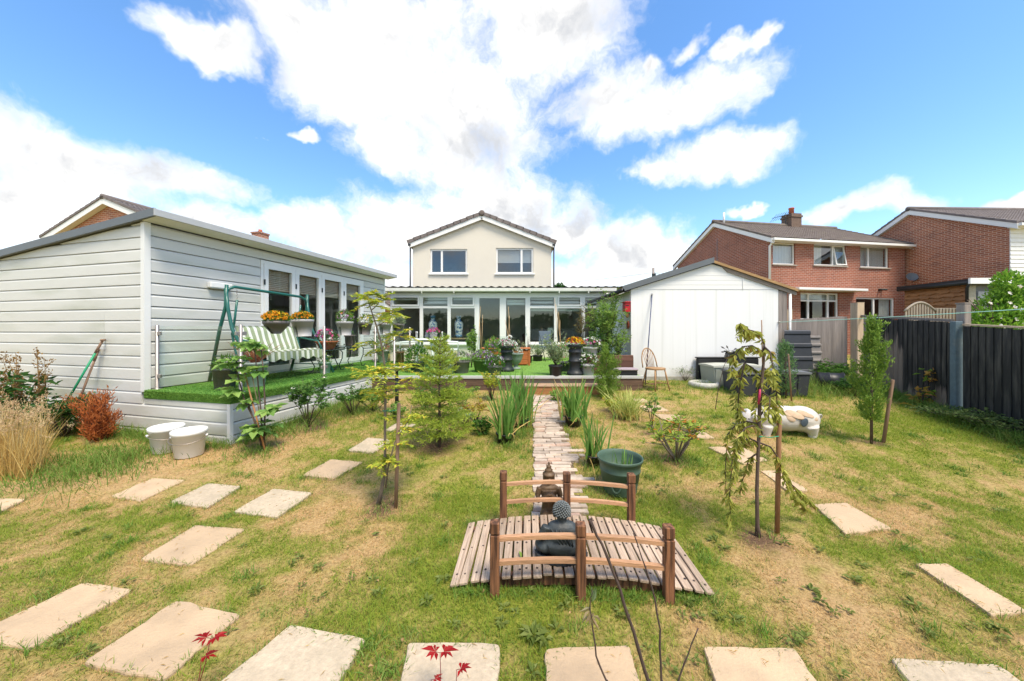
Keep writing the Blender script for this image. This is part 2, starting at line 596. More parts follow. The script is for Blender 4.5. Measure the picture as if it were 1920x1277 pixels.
def brickmat(name, c1, c2, mortar):
    """brickwork laid out in metres on axis-aligned walls of a house"""
    m = bpy.data.materials.new(name)
    m.use_nodes = True
    nt = m.node_tree
    N, L = nt.nodes, nt.links
    p = N['Principled BSDF']
    p.inputs['Roughness'].default_value = 0.85
    tc = N.new('ShaderNodeTexCoord')
    sp = N.new('ShaderNodeSeparateXYZ')
    L.new(tc.outputs['Object'], sp.inputs[0])
    ad = N.new('ShaderNodeMath'); ad.operation = 'ADD'
    L.new(sp.outputs['X'], ad.inputs[0]); L.new(sp.outputs['Y'], ad.inputs[1])
    cb = N.new('ShaderNodeCombineXYZ')
    L.new(ad.outputs[0], cb.inputs[0]); L.new(sp.outputs['Z'], cb.inputs[1])
    br = N.new('ShaderNodeTexBrick')
    br.inputs['Scale'].default_value = 1.0
    br.inputs['Brick Width'].default_value = 0.225
    br.inputs['Row Height'].default_value = 0.078
    br.inputs['Mortar Size'].default_value = 0.0075
    br.inputs['Mortar Smooth'].default_value = 0.2
    br.inputs['Color1'].default_value, br.inputs['Color2'].default_value = (*c1, 1), (*c2, 1)
    br.inputs['Mortar'].default_value = (*mortar, 1)
    L.new(cb.outputs[0], br.inputs['Vector'])
    nz = N.new('ShaderNodeTexNoise'); nz.inputs['Scale'].default_value = 1.3; nz.inputs['Detail'].default_value = 8
    L.new(tc.outputs['Object'], nz.inputs['Vector'])
    hs = N.new('ShaderNodeHueSaturation')
    mr = N.new('ShaderNodeMapRange'); mr.inputs['To Min'].default_value, mr.inputs['To Max'].default_value = 0.7, 1.3
    L.new(nz.outputs['Fac'], mr.inputs['Value']); L.new(mr.outputs[0], hs.inputs['Value']); L.new(br.outputs['Color'], hs.inputs['Color'])
    L.new(hs.outputs[0], p.inputs['Base Color'])
    bp = N.new('ShaderNodeBump'); bp.inputs['Strength'].default_value = 0.6; bp.inputs['Distance'].default_value = 0.01; bp.invert = True
    L.new(br.outputs['Fac'], bp.inputs['Height']); L.new(bp.outputs[0], p.inputs['Normal'])
    MATS[name] = m
    return m

UPVC = M('white_upvc', (0.78, 0.775, 0.76), 0.35, 0.03, 3)
CLAD = M('pale_grey_cladding', (0.63, 0.625, 0.595), 0.5, 0.035, 2.0, bump=0.05, bscale=40, stretch=(1, 1, 4), dirt=(0.36, 0.38, 0.28), dirts=0.8, rnd=0.03, dthr=(.5, .8), splash=((.27, .25, .17), .05, .55))
CLADW = M('white_cladding', (0.75, 0.745, 0.73), 0.45, 0.02, 2.0, rnd=0.02)
SHADOW = M('dark_backing', (0.2, 0.2, 0.2), 0.9)  # own grey of the backing and frames behind boards
FASCIA = M('slate_fascia', (0.125, 0.14, 0.155), 0.5, 0.06)
GUTTER = M('pale_gutter', (0.42, 0.43, 0.44), 0.45, 0.05)
SOFFIT = M('soffit', (0.70, 0.69, 0.64), 0.6, 0.03)
RENDER = M('cream_render', (0.68, 0.63, 0.545), 0.9, 0.035, 1.2, bump=0.25, bscale=120)
BRICK = brickmat('red_brick', (0.33, 0.105, 0.06), (0.23, 0.072, 0.044), (0.42, 0.32, 0.26))
BRICK2 = brickmat('orange_brick', (0.43, 0.155, 0.078), (0.27, 0.09, 0.05), (0.60, 0.46, 0.35))
TILE = M('roof_tile', (0.155, 0.125, 0.11), 0.85, 0.25, 5, bump=0.3, dirt=(0.21, 0.19, 0.13), dirts=3, rnd=0.12)
TILE2 = M('grey_roof_tile', (0.17, 0.145, 0.14), 0.85, 0.2, 5, bump=0.3, rnd=0.1)
STEEL = M('brushed_steel', (0.36, 0.33, 0.31), 0.4, 0.08, 20, metal=0.75)
GREENP = M('green_painted_steel', (0.012, 0.105, 0.085), 0.4, 0.15, 8, coat=0.2)
BLACKP = M('black_plastic', (0.016, 0.017, 0.019), 0.45, 0.2)
GREYPL = M('grey_plastic', (0.36, 0.355, 0.36), 0.5, 0.06)
DGREYPL = M('taupe_plastic', (0.145, 0.13, 0.125), 0.55, 0.1)
CHARC = M('charcoal_resin', (0.045, 0.05, 0.06), 0.5, 0.15)
TERRA = M('terracotta', (0.42, 0.115, 0.055), 0.75, 0.15, 8)
SOIL = M('soil', (0.045, 0.03, 0.02), 0.95, 0.4, 30, bump=0.8)
BARK = M('bark', (0.115, 0.08, 0.062), 0.9, 0.35, 25, bump=0.6, stretch=(1, 1, 0.3))
BARKL = M('pale_bark', (0.20, 0.16, 0.12), 0.9, 0.3, 25, bump=0.6, stretch=(1, 1, 0.3))
TWIG = M('twig', (0.075, 0.05, 0.042), 0.85, 0.3, 30)
CANE = M('bamboo_cane', (0.46, 0.32, 0.16), 0.6, 0.15, 10, stretch=(1, 1, 0.3))
STAKE = M('stake_wood', (0.30, 0.155, 0.075), 0.75, 0.25, 14, bump=0.4, stretch=(1, 1, 0.12))
OLDSTAKE = M('weathered_stake_wood', (0.27, 0.17, 0.115), 0.8, 0.25, 14, bump=0.4, stretch=(1, 1, 0.12))
GREYWOOD = M('weathered_wood', (0.255, 0.22, 0.20), 0.85, 0.25, 9, bump=0.4, stretch=(4, 4, 0.25), rnd=0.14, dirt=(0.15, 0.13, 0.115), dirts=5)
GLASS = glassmat('window_glass', (0.90, 0.93, 0.92), 1.8)
SKYGLASS = glassmat('upper_window_glass', (0.88, 0.90, 0.90), 3.2)
CLEAR = glassmat('clear_panel_glass', (0.93, 0.965, 0.95), 0.8)
IRON = M('dark_iron', (0.02, 0.03, 0.032), 0.5, 0.2)
CONCRETE = M('concrete', (0.36, 0.34, 0.30), 0.9, 0.2, 12, bump=0.5, dirt=(0.2, 0.19, 0.14))
WHITEP = M('white_plastic', (0.80, 0.795, 0.78), 0.35, 0.03, 4)
L_GREEN = leafmat('leaf_green', (0.035, 0.10, 0.018), (0.10, 0.21, 0.035))
L_DARK = leafmat('leaf_dark_green', (0.018, 0.06, 0.014), (0.055, 0.13, 0.025))
L_YELLOW = leafmat('leaf_yellow_green', (0.17, 0.25, 0.03), (0.40, 0.42, 0.05), (0.52, 0.42, 0.06), cpart=0.2)
L_IRIS = leafmat('leaf_iris', (0.08, 0.18, 0.035), (0.19, 0.33, 0.07), (0.40, 0.30, 0.12), cpart=0.06)
L_FIR = leafmat('needles_fir', (0.17, 0.25, 0.035), (0.38, 0.43, 0.07), trans=0.45)
L_THUJA = leafmat('scales_thuja', (0.08, 0.16, 0.025), (0.22, 0.31, 0.05), trans=0.3)
L_CHERRY = leafmat('leaf_cherry', (0.19, 0.21, 0.035), (0.38, 0.37, 0.085), (0.25, 0.17, 0.05), cpart=0.08)
L_LIGHT = leafmat('leaf_light_green', (0.10, 0.20, 0.035), (0.25, 0.36, 0.08))
L_FIG = leafmat('leaf_fig', (0.10, 0.21, 0.045), (0.25, 0.36, 0.10))
L_RUST = leafmat('leaf_rust', (0.30, 0.09, 0.028), (0.46, 0.17, 0.055), (0.12, 0.04, 0.02))
L_STRAW = leafmat('straw', (0.36, 0.24, 0.075), (0.58, 0.43, 0.17))
L_DOCK = leafmat('dock_seed', (0.14, 0.075, 0.025), (0.27, 0.17, 0.06))
L_AUTUMN = leafmat('leaf_autumn', (0.30, 0.22, 0.03), (0.45, 0.25, 0.08), (0.13, 0.22, 0.03), cpart=0.4)
L_REDM = leafmat('leaf_red', (0.21, 0.008, 0.012), (0.33, 0.018, 0.02))
L_GREYG = leafmat('leaf_grey_green', (0.13, 0.19, 0.09), (0.27, 0.32, 0.17))
L_CORDY = leafmat('leaf_cordyline', (0.22, 0.06, 0.035), (0.34, 0.17, 0.09))
LEAFGAIN = 1.0
def petal(name, a, b): return leafmat(name, a, b, trans=0.25)
P_ORANGE = petal('petal_orange', (0.70, 0.22, 0.01), (0.80, 0.40, 0.02))
P_YELLOW = petal('petal_yellow', (0.75, 0.48, 0.01), (0.80, 0.60, 0.03))
P_WHITE = petal('petal_white', (0.75, 0.74, 0.68), (0.82, 0.82, 0.80))
P_PINK = petal('petal_pink', (0.65, 0.05, 0.25), (0.78, 0.18, 0.36))
P_PURPLE = petal('petal_purple', (0.25, 0.07, 0.36), (0.45, 0.17, 0.55))
P_MAUVE = petal('petal_mauve', (0.42, 0.20, 0.42), (0.58, 0.36, 0.56))
P_RED = petal('petal_red', (0.42, 0.02, 0.012), (0.55, 0.06, 0.02))
LEAFGAIN = 1.45

# ================================================================== ground and lawn
CA = Vector((-5.074, 4.72))               # near corner of the garden room
CROT = -math.atan(0.2515)
def cab(x, y, z=0.0):
    """garden-room frame (x out of its door wall, y along it) to the world"""
    c, s = math.cos(CROT), math.sin(CROT)
    return Vector((CA.x + c * x - s * y, CA.y + s * x + c * y, z))

SLABS = [  # four photo corners on the lawn, label
    ([(-40, 937), (48, 938), (0, 962), (-90, 965)], 'pale stepping slab cut by the left picture edge, beside dry tall grass', 0),
    ([(208, 932), (287, 898), (348, 902), (262, 942)], 'straw-strewn stepping slab on dry lawn, nearest the white buckets', 0),
    ([(318, 943), (390, 908), (452, 913), (388, 954)], 'small pale stepping slab, middle of the left row of three', 1),
    ([(438, 962), (512, 919), (585, 926), (520, 972)], 'speckled stepping slab left of the yellow-leaved sapling', 1),
    ([(262, 1052), (366, 987), (461, 994), (358, 1062)], 'tan stepping slab alone in front of the row of three', 0),
    ([(-57, 1197), (157, 1095), (249, 1108), (53, 1222)], 'long sandy slab at the left edge, lower corner of the lawn', 0),
    ([(155, 1247), (330, 1130), (452, 1156), (305, 1280)], 'large sandy slab behind the red maple seedling at lower left', 0),
    ([(545, 1175), (688, 1203), (600, 1330), (380, 1310)], 'pale grey slab at the bottom edge, between two maple seedlings', 1),
    ([(765, 1210), (937, 1213), (930, 1340), (740, 1340)], 'speckled grey slab under the pair of red maple leaves', 1),
    ([(1022, 1222), (1180, 1215), (1215, 1340), (1025, 1340)], 'warm beige slab crossed by the bare twigs, before the bridge', 0),
    ([(1318, 1217), (1490, 1220), (1570, 1340), (1360, 1330)], 'beige slab at the bottom edge, right of the bare twigs', 0),
    ([(1670, 1238), (1870, 1250), (1980, 1330), (1740, 1330)], 'grey slab in the bottom right corner of the lawn', 1),
    ([(1715, 1060), (1775, 1060), (1925, 1150), (1860, 1158)], 'long cracked pinkish slab at the right edge', 0),
    ([(1525, 948), (1587, 945), (1672, 993), (1585, 1004)], 'weathered slab just right of the weeping sapling', 0),
    ([(1425, 885), (1455, 885), (1515, 922), (1480, 925)], 'narrow slab half hidden behind the brown stake', 0),
    ([(1327, 840), (1390, 838), (1440, 865), (1395, 872)], 'pinkish slab between the pig statue and the weeping sapling', 0),
    ([(1290, 806), (1312, 806), (1340, 823), (1310, 824)], 'small slab behind the sparse orange-tipped shrub', 0),
    ([(1226, 777), (1275, 780), (1270, 792), (1245, 790)], 'slab hidden partly by the sparse shrub, third from the terrace', 0),
    ([(1194, 762), (1234, 761), (1255, 772), (1212, 772)], 'pinkish slab by the slim young sapling stem', 0),
    ([(1180, 749), (1205, 748), (1222, 755), (1195, 756)], 'farthest slab of the right row, in front of the wooden chair', 0),
    ([(567, 893), (620, 863), (681, 868), (626, 899)], 'clean tan slab on the left lawn behind the speckled slab', 0),
    ([(652, 846), (690, 822), (738, 826), (700, 850)], 'pale slab behind the yellow-leaved sapling', 1),
    ([(722, 808), (745, 794), (780, 797), (760, 812)], 'farthest slab of the left row, beside the fir', 1),
]
slab_polys = [[G(px, py) for px, py in q] for q, _, _ in SLABS]
PATH = [(0.385, 2.80), (0.47, 3.9), (0.55, 5.4), (0.60, 6.62)]
def path_x(y):
    for (x0, y0), (x1, y1) in zip(PATH, PATH[1:]):
        if y <= y1:
            return x0 + (x1 - x0) * (y - y0) / (y1 - y0)
    return PATH[-1][0]
BRC, BRR = Vector((0.415, 2.335)), R(-2.6)   # bridge centre and turn

def inquad(x, y, q, grow=0.0):
    c = sum((p for p in q), Vector((0, 0, 0))) / len(q)
    r = np.ones(len(x), bool)
    sg = None
    for i in range(len(q)):
        a, b = q[i], q[(i + 1) % len(q)]
        e = Vector((b.x - a.x, b.y - a.y)).normalized()
        nx, ny = -e.y, e.x
        side = 1 if (c.x - a.x) * nx + (c.y - a.y) * ny > 0 else -1
        r &= side * ((x - a.x) * nx + (y - a.y) * ny) > -grow
    return r
def cabl(x, y):
    dx, dy = x - CA.x, y - CA.y
    c, s = math.cos(CROT), math.sin(CROT)
    return c * dx + s * dy, -s * dx + c * dy
def blocked(x, y, g=0.0, bridge=True):
    r = np.zeros(len(x), bool)
    for q in slab_polys:
        r |= inquad(x, y, q, g)
    pxs = np.interp(y, [p[1] for p in PATH], [p[0] for p in PATH])
    r |= (np.abs(x - pxs) < 0.225 + g) & (y > 2.78) & (y < 6.66)
    lx, ly = cabl(x, y)
    r |= (ly > -0.0) & (lx < 1.56) & (lx > -5) & (ly < 7)
    r |= (y > 7.05) & (x > -3.2) & (x < 2.72)
    r |= (y > 6.72) & (x > 0.25) & (x < 1.85)
    r |= (y > 7.93) & (x > 2.7) & (x < 6.5)
    if bridge:
        bx, by = x - BRC.x, y - BRC.y
        r |= (np.abs(bx) < 0.76) & (np.abs(by) < 0.30)
    return r
# where the grass is green (1) or scorched to straw (0)
SPOTS = [(230, 870, .9, -.55), (430, 825, .8, -.5), (560, 800, .7, -.3), (640, 940, .35, -.2), (700, 1010, .3, -.22), (700, 1260, .25, -.2), (480, 1150, .25, -.25), (1640, 920, .6, -.4),
         (1500, 1100, .3, -.25), (1600, 1200, .35, -.3), (1500, 1050, .3, -.25), (1180, 1190, .2, .1), (300, 985, .3, .3), (110, 1060, .3, .3), (880, 960, .5, .28), (860, 1080, .3, .25), (1750, 800, 1.2, .5), (1880, 1000, .6, .3),
         (960, 1140, .3, .25), (1250, 960, .3, .15), (1600, 1040, .25, .2), (1350, 760, .8, .25), (900, 860, .5, .22), (600, 1180, .2, .15), (1180, 950, .4, .15), (1450, 1020, .16, -.5), (715, 950, .12, -.4), (400, 1110, .2, -.3)]
SPW = [(G(a, b), r, w) for a, b, r, w in SPOTS]
def greenness(x, y):
    v = 0.525 + 0.66 * (vnoise(x, y, 0.55, 1) - 0.5) + 0.55 * (vnoise(x, y, 0.2, 2) - 0.5) + 0.60 * (vnoise(x, y, 0.085, 3) - 0.5) + 0.55 * (vnoise(x, y, 0.035, 4) - 0.5)
    for p, r, w in SPW:
        v = v + w * np.exp(-((x - p.x) ** 2 + (y - p.y) ** 2) / (r * r))
    return np.clip(v, 0, 1)
SOILS = [(G(717, 950), .16), (G(1420, 1008), .17), (G(822, 838), .2), (G(1268, 862), .16), (G(1640, 830), .14), (G(1180, 782), .2), (G(1215, 812), .1), (G(590, 800), .2)]
def soilness(x, y):
    v = 0 * x
    for p, r in SOILS:
        v = np.maximum(v, np.exp(-((x - p.x) ** 2 + (y - p.y) ** 2) / (r * r)) * (0.6 + 0.8 * vnoise(x, y, 0.08, 5)))
    return np.clip(v * 1.4 - 0.15, 0, 1)

def ground():
    def axis(a, b, st, far):
        core = list(np.arange(a, b, st))
        lo, hi, s = [], [], st
        x = a
        while x > -far:
            s *= 1.5; x -= s; lo.append(x)
        x, s = core[-1], st
        while x < far:
            s *= 1.5; x += s; hi.append(x)
        return np.array(lo[::-1] + core + hi)
    X, Y = axis(-8, 9, .06, 700), axis(0.4, 9.2, .06, 900)
    gx, gy = np.meshgrid(X, Y)
    x, y = gx.ravel(), gy.ravel()
    near = np.exp(-np.maximum(0, np.hypot(x, y - 4) - 7) / 2)
    z = zgv(x, y) + near * (0.022 * (vnoise(x, y, .7, 8) - .5) + 0.018 * (vnoise(x, y, .17, 9) - .5)) - 0.008
    z = np.where(y > 25, z - 0.0, z)
    n, m = len(X), len(Y)
    i = np.arange((m - 1) * (n - 1))
    a = (i // (n - 1)) * n + i % (n - 1)
    Fc = np.stack([a, a + 1, a + n + 1, a + n], 1)
    col = np.stack([greenness(x, y), soilness(x, y)], 1)
    m_ = bpy.data.materials.new('lawn_ground')
    m_.use_nodes = True
    nt = m_.node_tree; N, L = nt.nodes, nt.links
    p = N['Principled BSDF']; p.inputs['Roughness'].default_value = 0.95; p.inputs['Specular IOR Level'].default_value = 0.1
    a_ = N.new('ShaderNodeAttribute'); a_.attribute_name = 'Col'
    sp = N.new('ShaderNodeSeparateColor'); L.new(a_.outputs['Color'], sp.inputs[0])
    tc = N.new('ShaderNodeTexCoord')
    nz = N.new('ShaderNodeTexNoise'); nz.inputs['Scale'].default_value = 42; nz.inputs['Detail'].default_value = 8; nz.inputs['Roughness'].default_value = .75
    L.new(tc.outputs['Object'], nz.inputs['Vector'])
    def mix(f, c1, c2):
        x_ = N.new('ShaderNodeMixRGB')
        for k, v in ((0, f), (1, c1), (2, c2)):
            if isinstance(v, tuple): x_.inputs[k].default_value = v
            else: L.new(v, x_.inputs[k])
        return x_.outputs[0]
    f2 = N.new('ShaderNodeMapRange'); f2.inputs['From Min'].default_value, f2.inputs['From Max'].default_value = .35, .68
    L.new(nz.outputs['Fac'], f2.inputs['Value'])
    straw = mix(f2.outputs[0], (.27, .165, .075, 1), (.58, .40, .19, 1))
    green = mix(f2.outputs[0], (.10, .12, .018, 1), (.33, .33, .055, 1))
    c = mix(sp.outputs[0], straw, green)
    soil = mix(f2.outputs[0], (.07, .042, .028, 1), (.20, .125, .075, 1))
    c = mix(sp.outputs[1], c, soil)
    L.new(c, p.inputs['Base Color'])
    bp = N.new('ShaderNodeBump'); bp.inputs['Strength'].default_value = .7; bp.inputs['Distance'].default_value = .02
    L.new(nz.outputs['Fac'], bp.inputs['Height']); L.new(bp.outputs[0], p.inputs['Normal'])
    o = npmesh('lawn', np.stack([x, y, z], 1), Fc, m_, None, True, col)
    tag(o, 'patchy green and straw-coloured lawn rising gently to the terrace', kind='structure')
ground()

GRASS = leafmat('lawn_grass_blades', (.44, .30, .135), (.195, .25, .03), (.10, .17, .022), trans=.45, rough=.7, cpart=.13)
TUFT = leafmat('long_grass_blades', (.26, .25, .08), (.085, .175, .022), trans=.3, rough=.7)
def grass():
    allP, H, W, T = [], [], [], []
    def zone(n, y0, y1, h, w, xl):
        y = np.sqrt(rng.uniform(y0 * y0, y1 * y1, n))
        x = rng.uniform(-xl, xl, n) * (y + .5)
        ok = (x > -7.5) & (x < 8) & ~blocked(x, y, -0.012)
        x, y = x[ok], y[ok]
        g = greenness(x, y)
        s = soilness(x, y)
        # scorched patches are thin, green ones thick
        k = rng.uniform(0, 1, len(x)) < (.55 + .45 * g) * (1 - .8 * s)
        x, y, g = x[k], y[k], g[k]
        tone = np.clip((g - .42) * 2.6 + .5 + rng.normal(0, .24, len(x)), 0, 1)
        hh = h * (.55 + .75 * g) * rng.uniform(.6, 1.3, len(x))
        allP.append(np.stack([x, y, zgv(x, y) - .006], 1)); H.append(hh); W.append(np.full(len(x), w)); T.append(tone)
    zone(250000, 1.0, 3.2, .027, .0036, 1.75)
    zone(190000, 3.2, 5.6, .032, .0052, 1.7)
    zone(90000, 5.6, 9.0, .04, .008, 1.6)
    P = np.concatenate(allP)
    o = blades('grass', P, np.concatenate(H), np.concatenate(W), GRASS, None, lean=.75, curl=.5, seg=2, tone=np.concatenate(T))
    tag(o, 'short lawn grass, green in places and scorched to straw elsewhere', kind='stuff')
grass()
def tufts():
    """longer uncut grass: along the garden room, under the bridge, along the fence and round stems"""
    P, H, W, T = [], [], [], []
    def clump(n, x, y, sx, sy, h, w=.005, tone=.8):
        xx, yy = rng.normal(x, sx, n), rng.normal(y, sy, n)
        ok = ~blocked(xx, yy, -.01, bridge=False)
        xx, yy = xx[ok], yy[ok]
        P.append(np.stack([xx, yy, zgv(xx, yy) - .006], 1)); H.append(rng.uniform(.4, 1.1, len(xx)) * h); W.append(np.full(len(xx), w)); T.append(rng.normal(tone, .18, len(xx)))
    for i in range(26):                       # foot of the cladding
        q = cab(-1.6 + i * .125, -.12 - .05 * random.random())
        clump(110, q.x, q.y, .10, .06, .19 if i < 20 else .15)
    for i in range(44):
        q = cab(1.66 + .06 * random.random(), .05 + i * .1)
        clump(70, q.x, q.y, .07, .07, .17)
    for i in range(40):                       # bridge edges
        a = -0.75 + i * .0385
        clump(55, BRC.x + a, BRC.y - .36 - a * .045 + .02, .03, .035, .045 + .04 * random.random(), .0042, .85)
        clump(34, BRC.x + a, BRC.y + .36 - a * .045, .03, .03, .09, .004, .75)
    for i in range(70):                       # foot of the fence
        q = .2 + i * .055
        x, y = 7.94 - .309 * q, 7.85 - .951 * q
        clump(80, x - .16 - .15 * random.random(), y, .10, .09, .20, .007, .8)
    for px, py, s, h, n in ((1560, 715, .5, .5, 900), (1545, 735, .5, .35, 700), (1590, 735, .4, .35, 600), (1495, 735, .5, .2, 500), (1290, 722, .4, .14, 500), (1340, 728, .4, .16, 600), (1230, 722, .3, .12, 300), (1500, 812, .16, .14, 200), (1460, 815, .12, .1, 120), (1530, 800, .08, .16, 160),
                            (1160, 925, .12, .09, 220), (1115, 880, .10, .10, 160), (1060, 815, .12, .12, 200), (955, 838, .14, .12, 260), (980, 815, .12, .14, 260), (665, 770, .3, .22, 500), (620, 780, .3, .22, 400),
                            (540, 810, .25, .2, 420), (480, 850, .16, .14, 260), (245, 880, .12, .1, 160), (110, 900, .35, .2, 700), (180, 870, .35, .22, 800), (265, 850, .3, .16, 600), (1290, 870, .12, .1, 200), (1230, 860, .12, .09, 160),
                            (720, 955, .10, .06, 120), (1455, 1005, .06, .05, 60), (680, 1215, .06, .06, 200), (720, 1260, .05, .05, 160), (590, 1320, .06, .06, 100)):
        p = G(px, py)
        clump(n, p.x, p.y, s, s * .7, h, .006)
    for _ in range(420):                      # tufts left by the mower where the lawn is green
        y_ = math.sqrt(random.uniform(1.3, 55)); x_ = random.uniform(-1.5, 1.5) * (y_ + .3)
        g_ = greenness(np.array([x_]), np.array([y_]))[0]
        if g_ > .5 and -7 < x_ < 7: clump(int(26 + 30 * g_), x_, y_, .03, .03, .045 + .035 * random.random(), .0036 + .0007 * y_, .55 + .4 * g_)
    for q, (_, _, _) in zip(slab_polys, SLABS):   # grass leaning over slab edges
        for a, b in zip(q, q[1:] + q[:1]):
            m = int((b - a).length * 190)
            for _ in range(m):
                p = a.lerp(b, random.random())
                P.append(np.array([[p.x + random.gauss(0, .010), p.y + random.gauss(0, .010), p.z - .006]])); H.append(np.array([.05 * random.uniform(.5, 1.2)])); W.append(np.array([.004])); T.append(np.clip(greenness(np.array([p.x]), np.array([p.y])) + .1, 0, 1))
    o = blades('grass_tufts', np.concatenate(P), np.concatenate(H), np.concatenate(W), TUFT, None, lean=.45, curl=.45, seg=3, tone=np.concatenate(T))
    tag(o, 'longer uncut grass tufts along the walls, fence, bridge and slabs', kind='stuff')
tufts()
def weeds():
    """flat rosettes of broad-leaved lawn weeds"""
    P, D, L, W = [], [], [], []
    spots = [(1000, 1195, 1.3), (1020, 1200, 1), (1340, 1015, .9), (1360, 1030, .8), (1520, 1110, .8), (1600, 1090, .9), (1540, 1130, .7), (1720, 1140, .9), (1510, 1200, .8), (1380, 1165, .7), (940, 1170, .7), (1165, 1150, .8), (830, 1090, .8), (1870, 1180, .9), (1740, 1190, .7), (1650, 940, .8), (1470, 1020, .7), (150, 1000, .7), (600, 1065, .7), (480, 1110, .7), (80, 1130, .7), (660, 1085, .5), (700, 1090, .6), (1310, 1160, .6), (1290, 1130, .7), (800, 1130, .7), (1060, 1140, .7)]
    for _ in range(110):
        spots.append((random.uniform(0, 1920), random.uniform(860, 1270), random.uniform(.3, .7)))
    for px, py, s in spots:
        c = G(px, py)
        if blocked(np.array([c.x]), np.array([c.y]), .03)[0]:
            continue
        for k in range(int(7 + 8 * s)):
            a = random.uniform(0, 2 * PI)
            r = random.uniform(0, .02)
            P.append((c.x + r * math.cos(a), c.y + r * math.sin(a), c.z + .012))
            D.append((math.cos(a), math.sin(a), random.uniform(.05, .6)))
            L.append(random.uniform(.02, .055) * s + .008); W.append(.017 * s + .006)
    o = leaves('lawn_weeds', P, D, np.array(L), np.array(W), leafmat('weed_leaf', (.10, .14, .028), (.17, .20, .05)), None, flat=.7)
    tag(o, 'broad-leaved weed rosettes scattered through the lawn', kind='stuff')
weeds()
def litter():
    n = 420
    y = np.sqrt(rng.uniform(1.2, 60, n)); x = rng.uniform(-1.5, 1.5, n) * (y + .3)
    k = ~blocked(x, y, .01)
    x, y = x[k], y[k]
    a = rng.uniform(0, 2 * PI, len(x))
    o = leaves('leaf_litter', np.stack([x, y, zgv(x, y) + .022], 1), np.stack([np.cos(a), np.sin(a), rng.uniform(-.1, .3, len(x))], 1), .026, .014, leafmat('dry_leaf', (.22, .11, .055), (.42, .27, .14)), None, flat=.6)
    tag(o, 'dry fallen leaves and clippings strewn thinly over the lawn', kind='stuff')
    P, D = [], []
    for q in slab_polys:                      # straw and clippings blown onto the slabs
        for _ in range(14):
            a, b = random.choice(list(zip(q, q[1:] + q[:1])))
            p = a.lerp(b, random.random()).lerp(sum(q, Vector((0, 0, 0))) / 4, random.random() ** 2 * .7)
            an = random.uniform(0, 2 * PI)
            P.append((p.x, p.y, p.z + .021)); D.append((math.cos(an), math.sin(an), 0))
    o = leaves('straw_clippings', P, D, .03, .0022, L_STRAW, None, flat=.8)
    tag(o, 'loose straw clippings lying on the stepping slabs', kind='stuff')
litter()

# ------------------------------------------------------------------ stepping slabs
SLABM = [M('sandstone_slab', (.52, .375, .235), .9, .10, 3.0, bump=.45, bscale=60, rnd=.07, dirt=(.38, .28, .18), dirts=5, dthr=(.45, .74)),
         M('speckled_slab', (.47, .38, .27), .9, .20, 38, bump=.45, bscale=70, rnd=.06, dirt=(.36, .30, .21), dirts=6, dthr=(.45, .74))]
for (q, lab, k), poly in zip(SLABS, slab_polys):
    c = sum(poly, Vector((0, 0, 0))) / 4
    nrm = (poly[1] - poly[0]).cross(poly[2] - poly[0])
    ring = []
    for i in range(4):                        # slightly worn edges between worn corners
        a, b = poly[i], poly[(i + 1) % 4]
        for t in (.0, .04, .2, .4, .6, .8, .96):
            p = a.lerp(b, t)
            j = .004 if .05 < t < .95 else .0
            ins = .975 if t < .01 else 1.0
            ring.append(Vector((c.x + (p.x - c.x) * ins + random.gauss(0, j), c.y + (p.y - c.y) * ins + random.gauss(0, j), p.z)))
    if nrm.z < 0:
        ring.reverse()
    n = len(ring)
    mb = MB()
    hi = .011 + .006 * random.random()
    lo_ = [(p.x, p.y, p.z - .03) for p in ring]
    t1 = [(p.x, p.y, p.z + hi - .006) for p in ring]
    t2 = [(c.x + (p.x - c.x) * .985, c.y + (p.y - c.y) * .985, p.z + hi) for p in ring]
    fs = [tuple(range(2 * n, 3 * n))]
    for r_ in range(2):
        for i in range(n):
            j = (i + 1) % n
            fs.append((r_ * n + i, r_ * n + j, r_ * n + n + j, r_ * n + n + i))
    mb.add(lo_ + t1 + t2, fs)
    o = mb.build('paving_slab', SLABM[k])
    o.location = (0, 0, 0)
    tag(o, lab, 'slab', 'stepping slabs on the lawn')

# ------------------------------------------------------------------ path of bricks on edge
PATHB = M('pale_path_brick', (.46, .37, .295), .9, .2, 14, bump=.5, rnd=.22, dirt=(.32, .25, .19), dirts=12)
PATHB2 = M('pink_path_brick', (.45, .31, .235), .9, .2, 14, bump=.5, rnd=.25)
path_root = MB()
pts = []
ys = np.arange(2.8, 6.64, .2)
vs, fs = [], []
for y in ys:
    vs += [(path_x(y) - .22, y, zg(0, y) - .004), (path_x(y) + .22, y, zg(0, y) - .004)]
for i in range(len(ys) - 1):
    fs.append((2 * i, 2 * i + 1, 2 * i + 3, 2 * i + 2))
path_root.add(vs, fs)
path = path_root.build('garden_path', M('path_bedding', (.17, .12, .075), .95, .3, 25, bump=.6))
tag(path, 'narrow path of pale bricks laid on edge, from bridge to steps', kind='structure')
bm_ = [MB().bev(-.11, .11, -.030, .030, -.03, .018, .006), MB().bev(-.085, .085, -.027, .027, -.03, .02, .007), MB().bev(-.13, .13, -.033, .033, -.03, .016, .008)]
proto = []
for i, b in enumerate(bm_):
    for j in range(len(b.v)):                 # knock the edges about a little
        b.v[j] = (b.v[j][0] + random.gauss(0, .004), b.v[j][1] + random.gauss(0, .003), b.v[j][2] + random.gauss(0, .0015))
    me = bpy.data.meshes.new('brick'); me.from_pydata(b.v, [], b.f)
    me.materials.append(PATHB if i != 1 else PATHB2)
    proto.append(me)
y = 2.83
row = 0
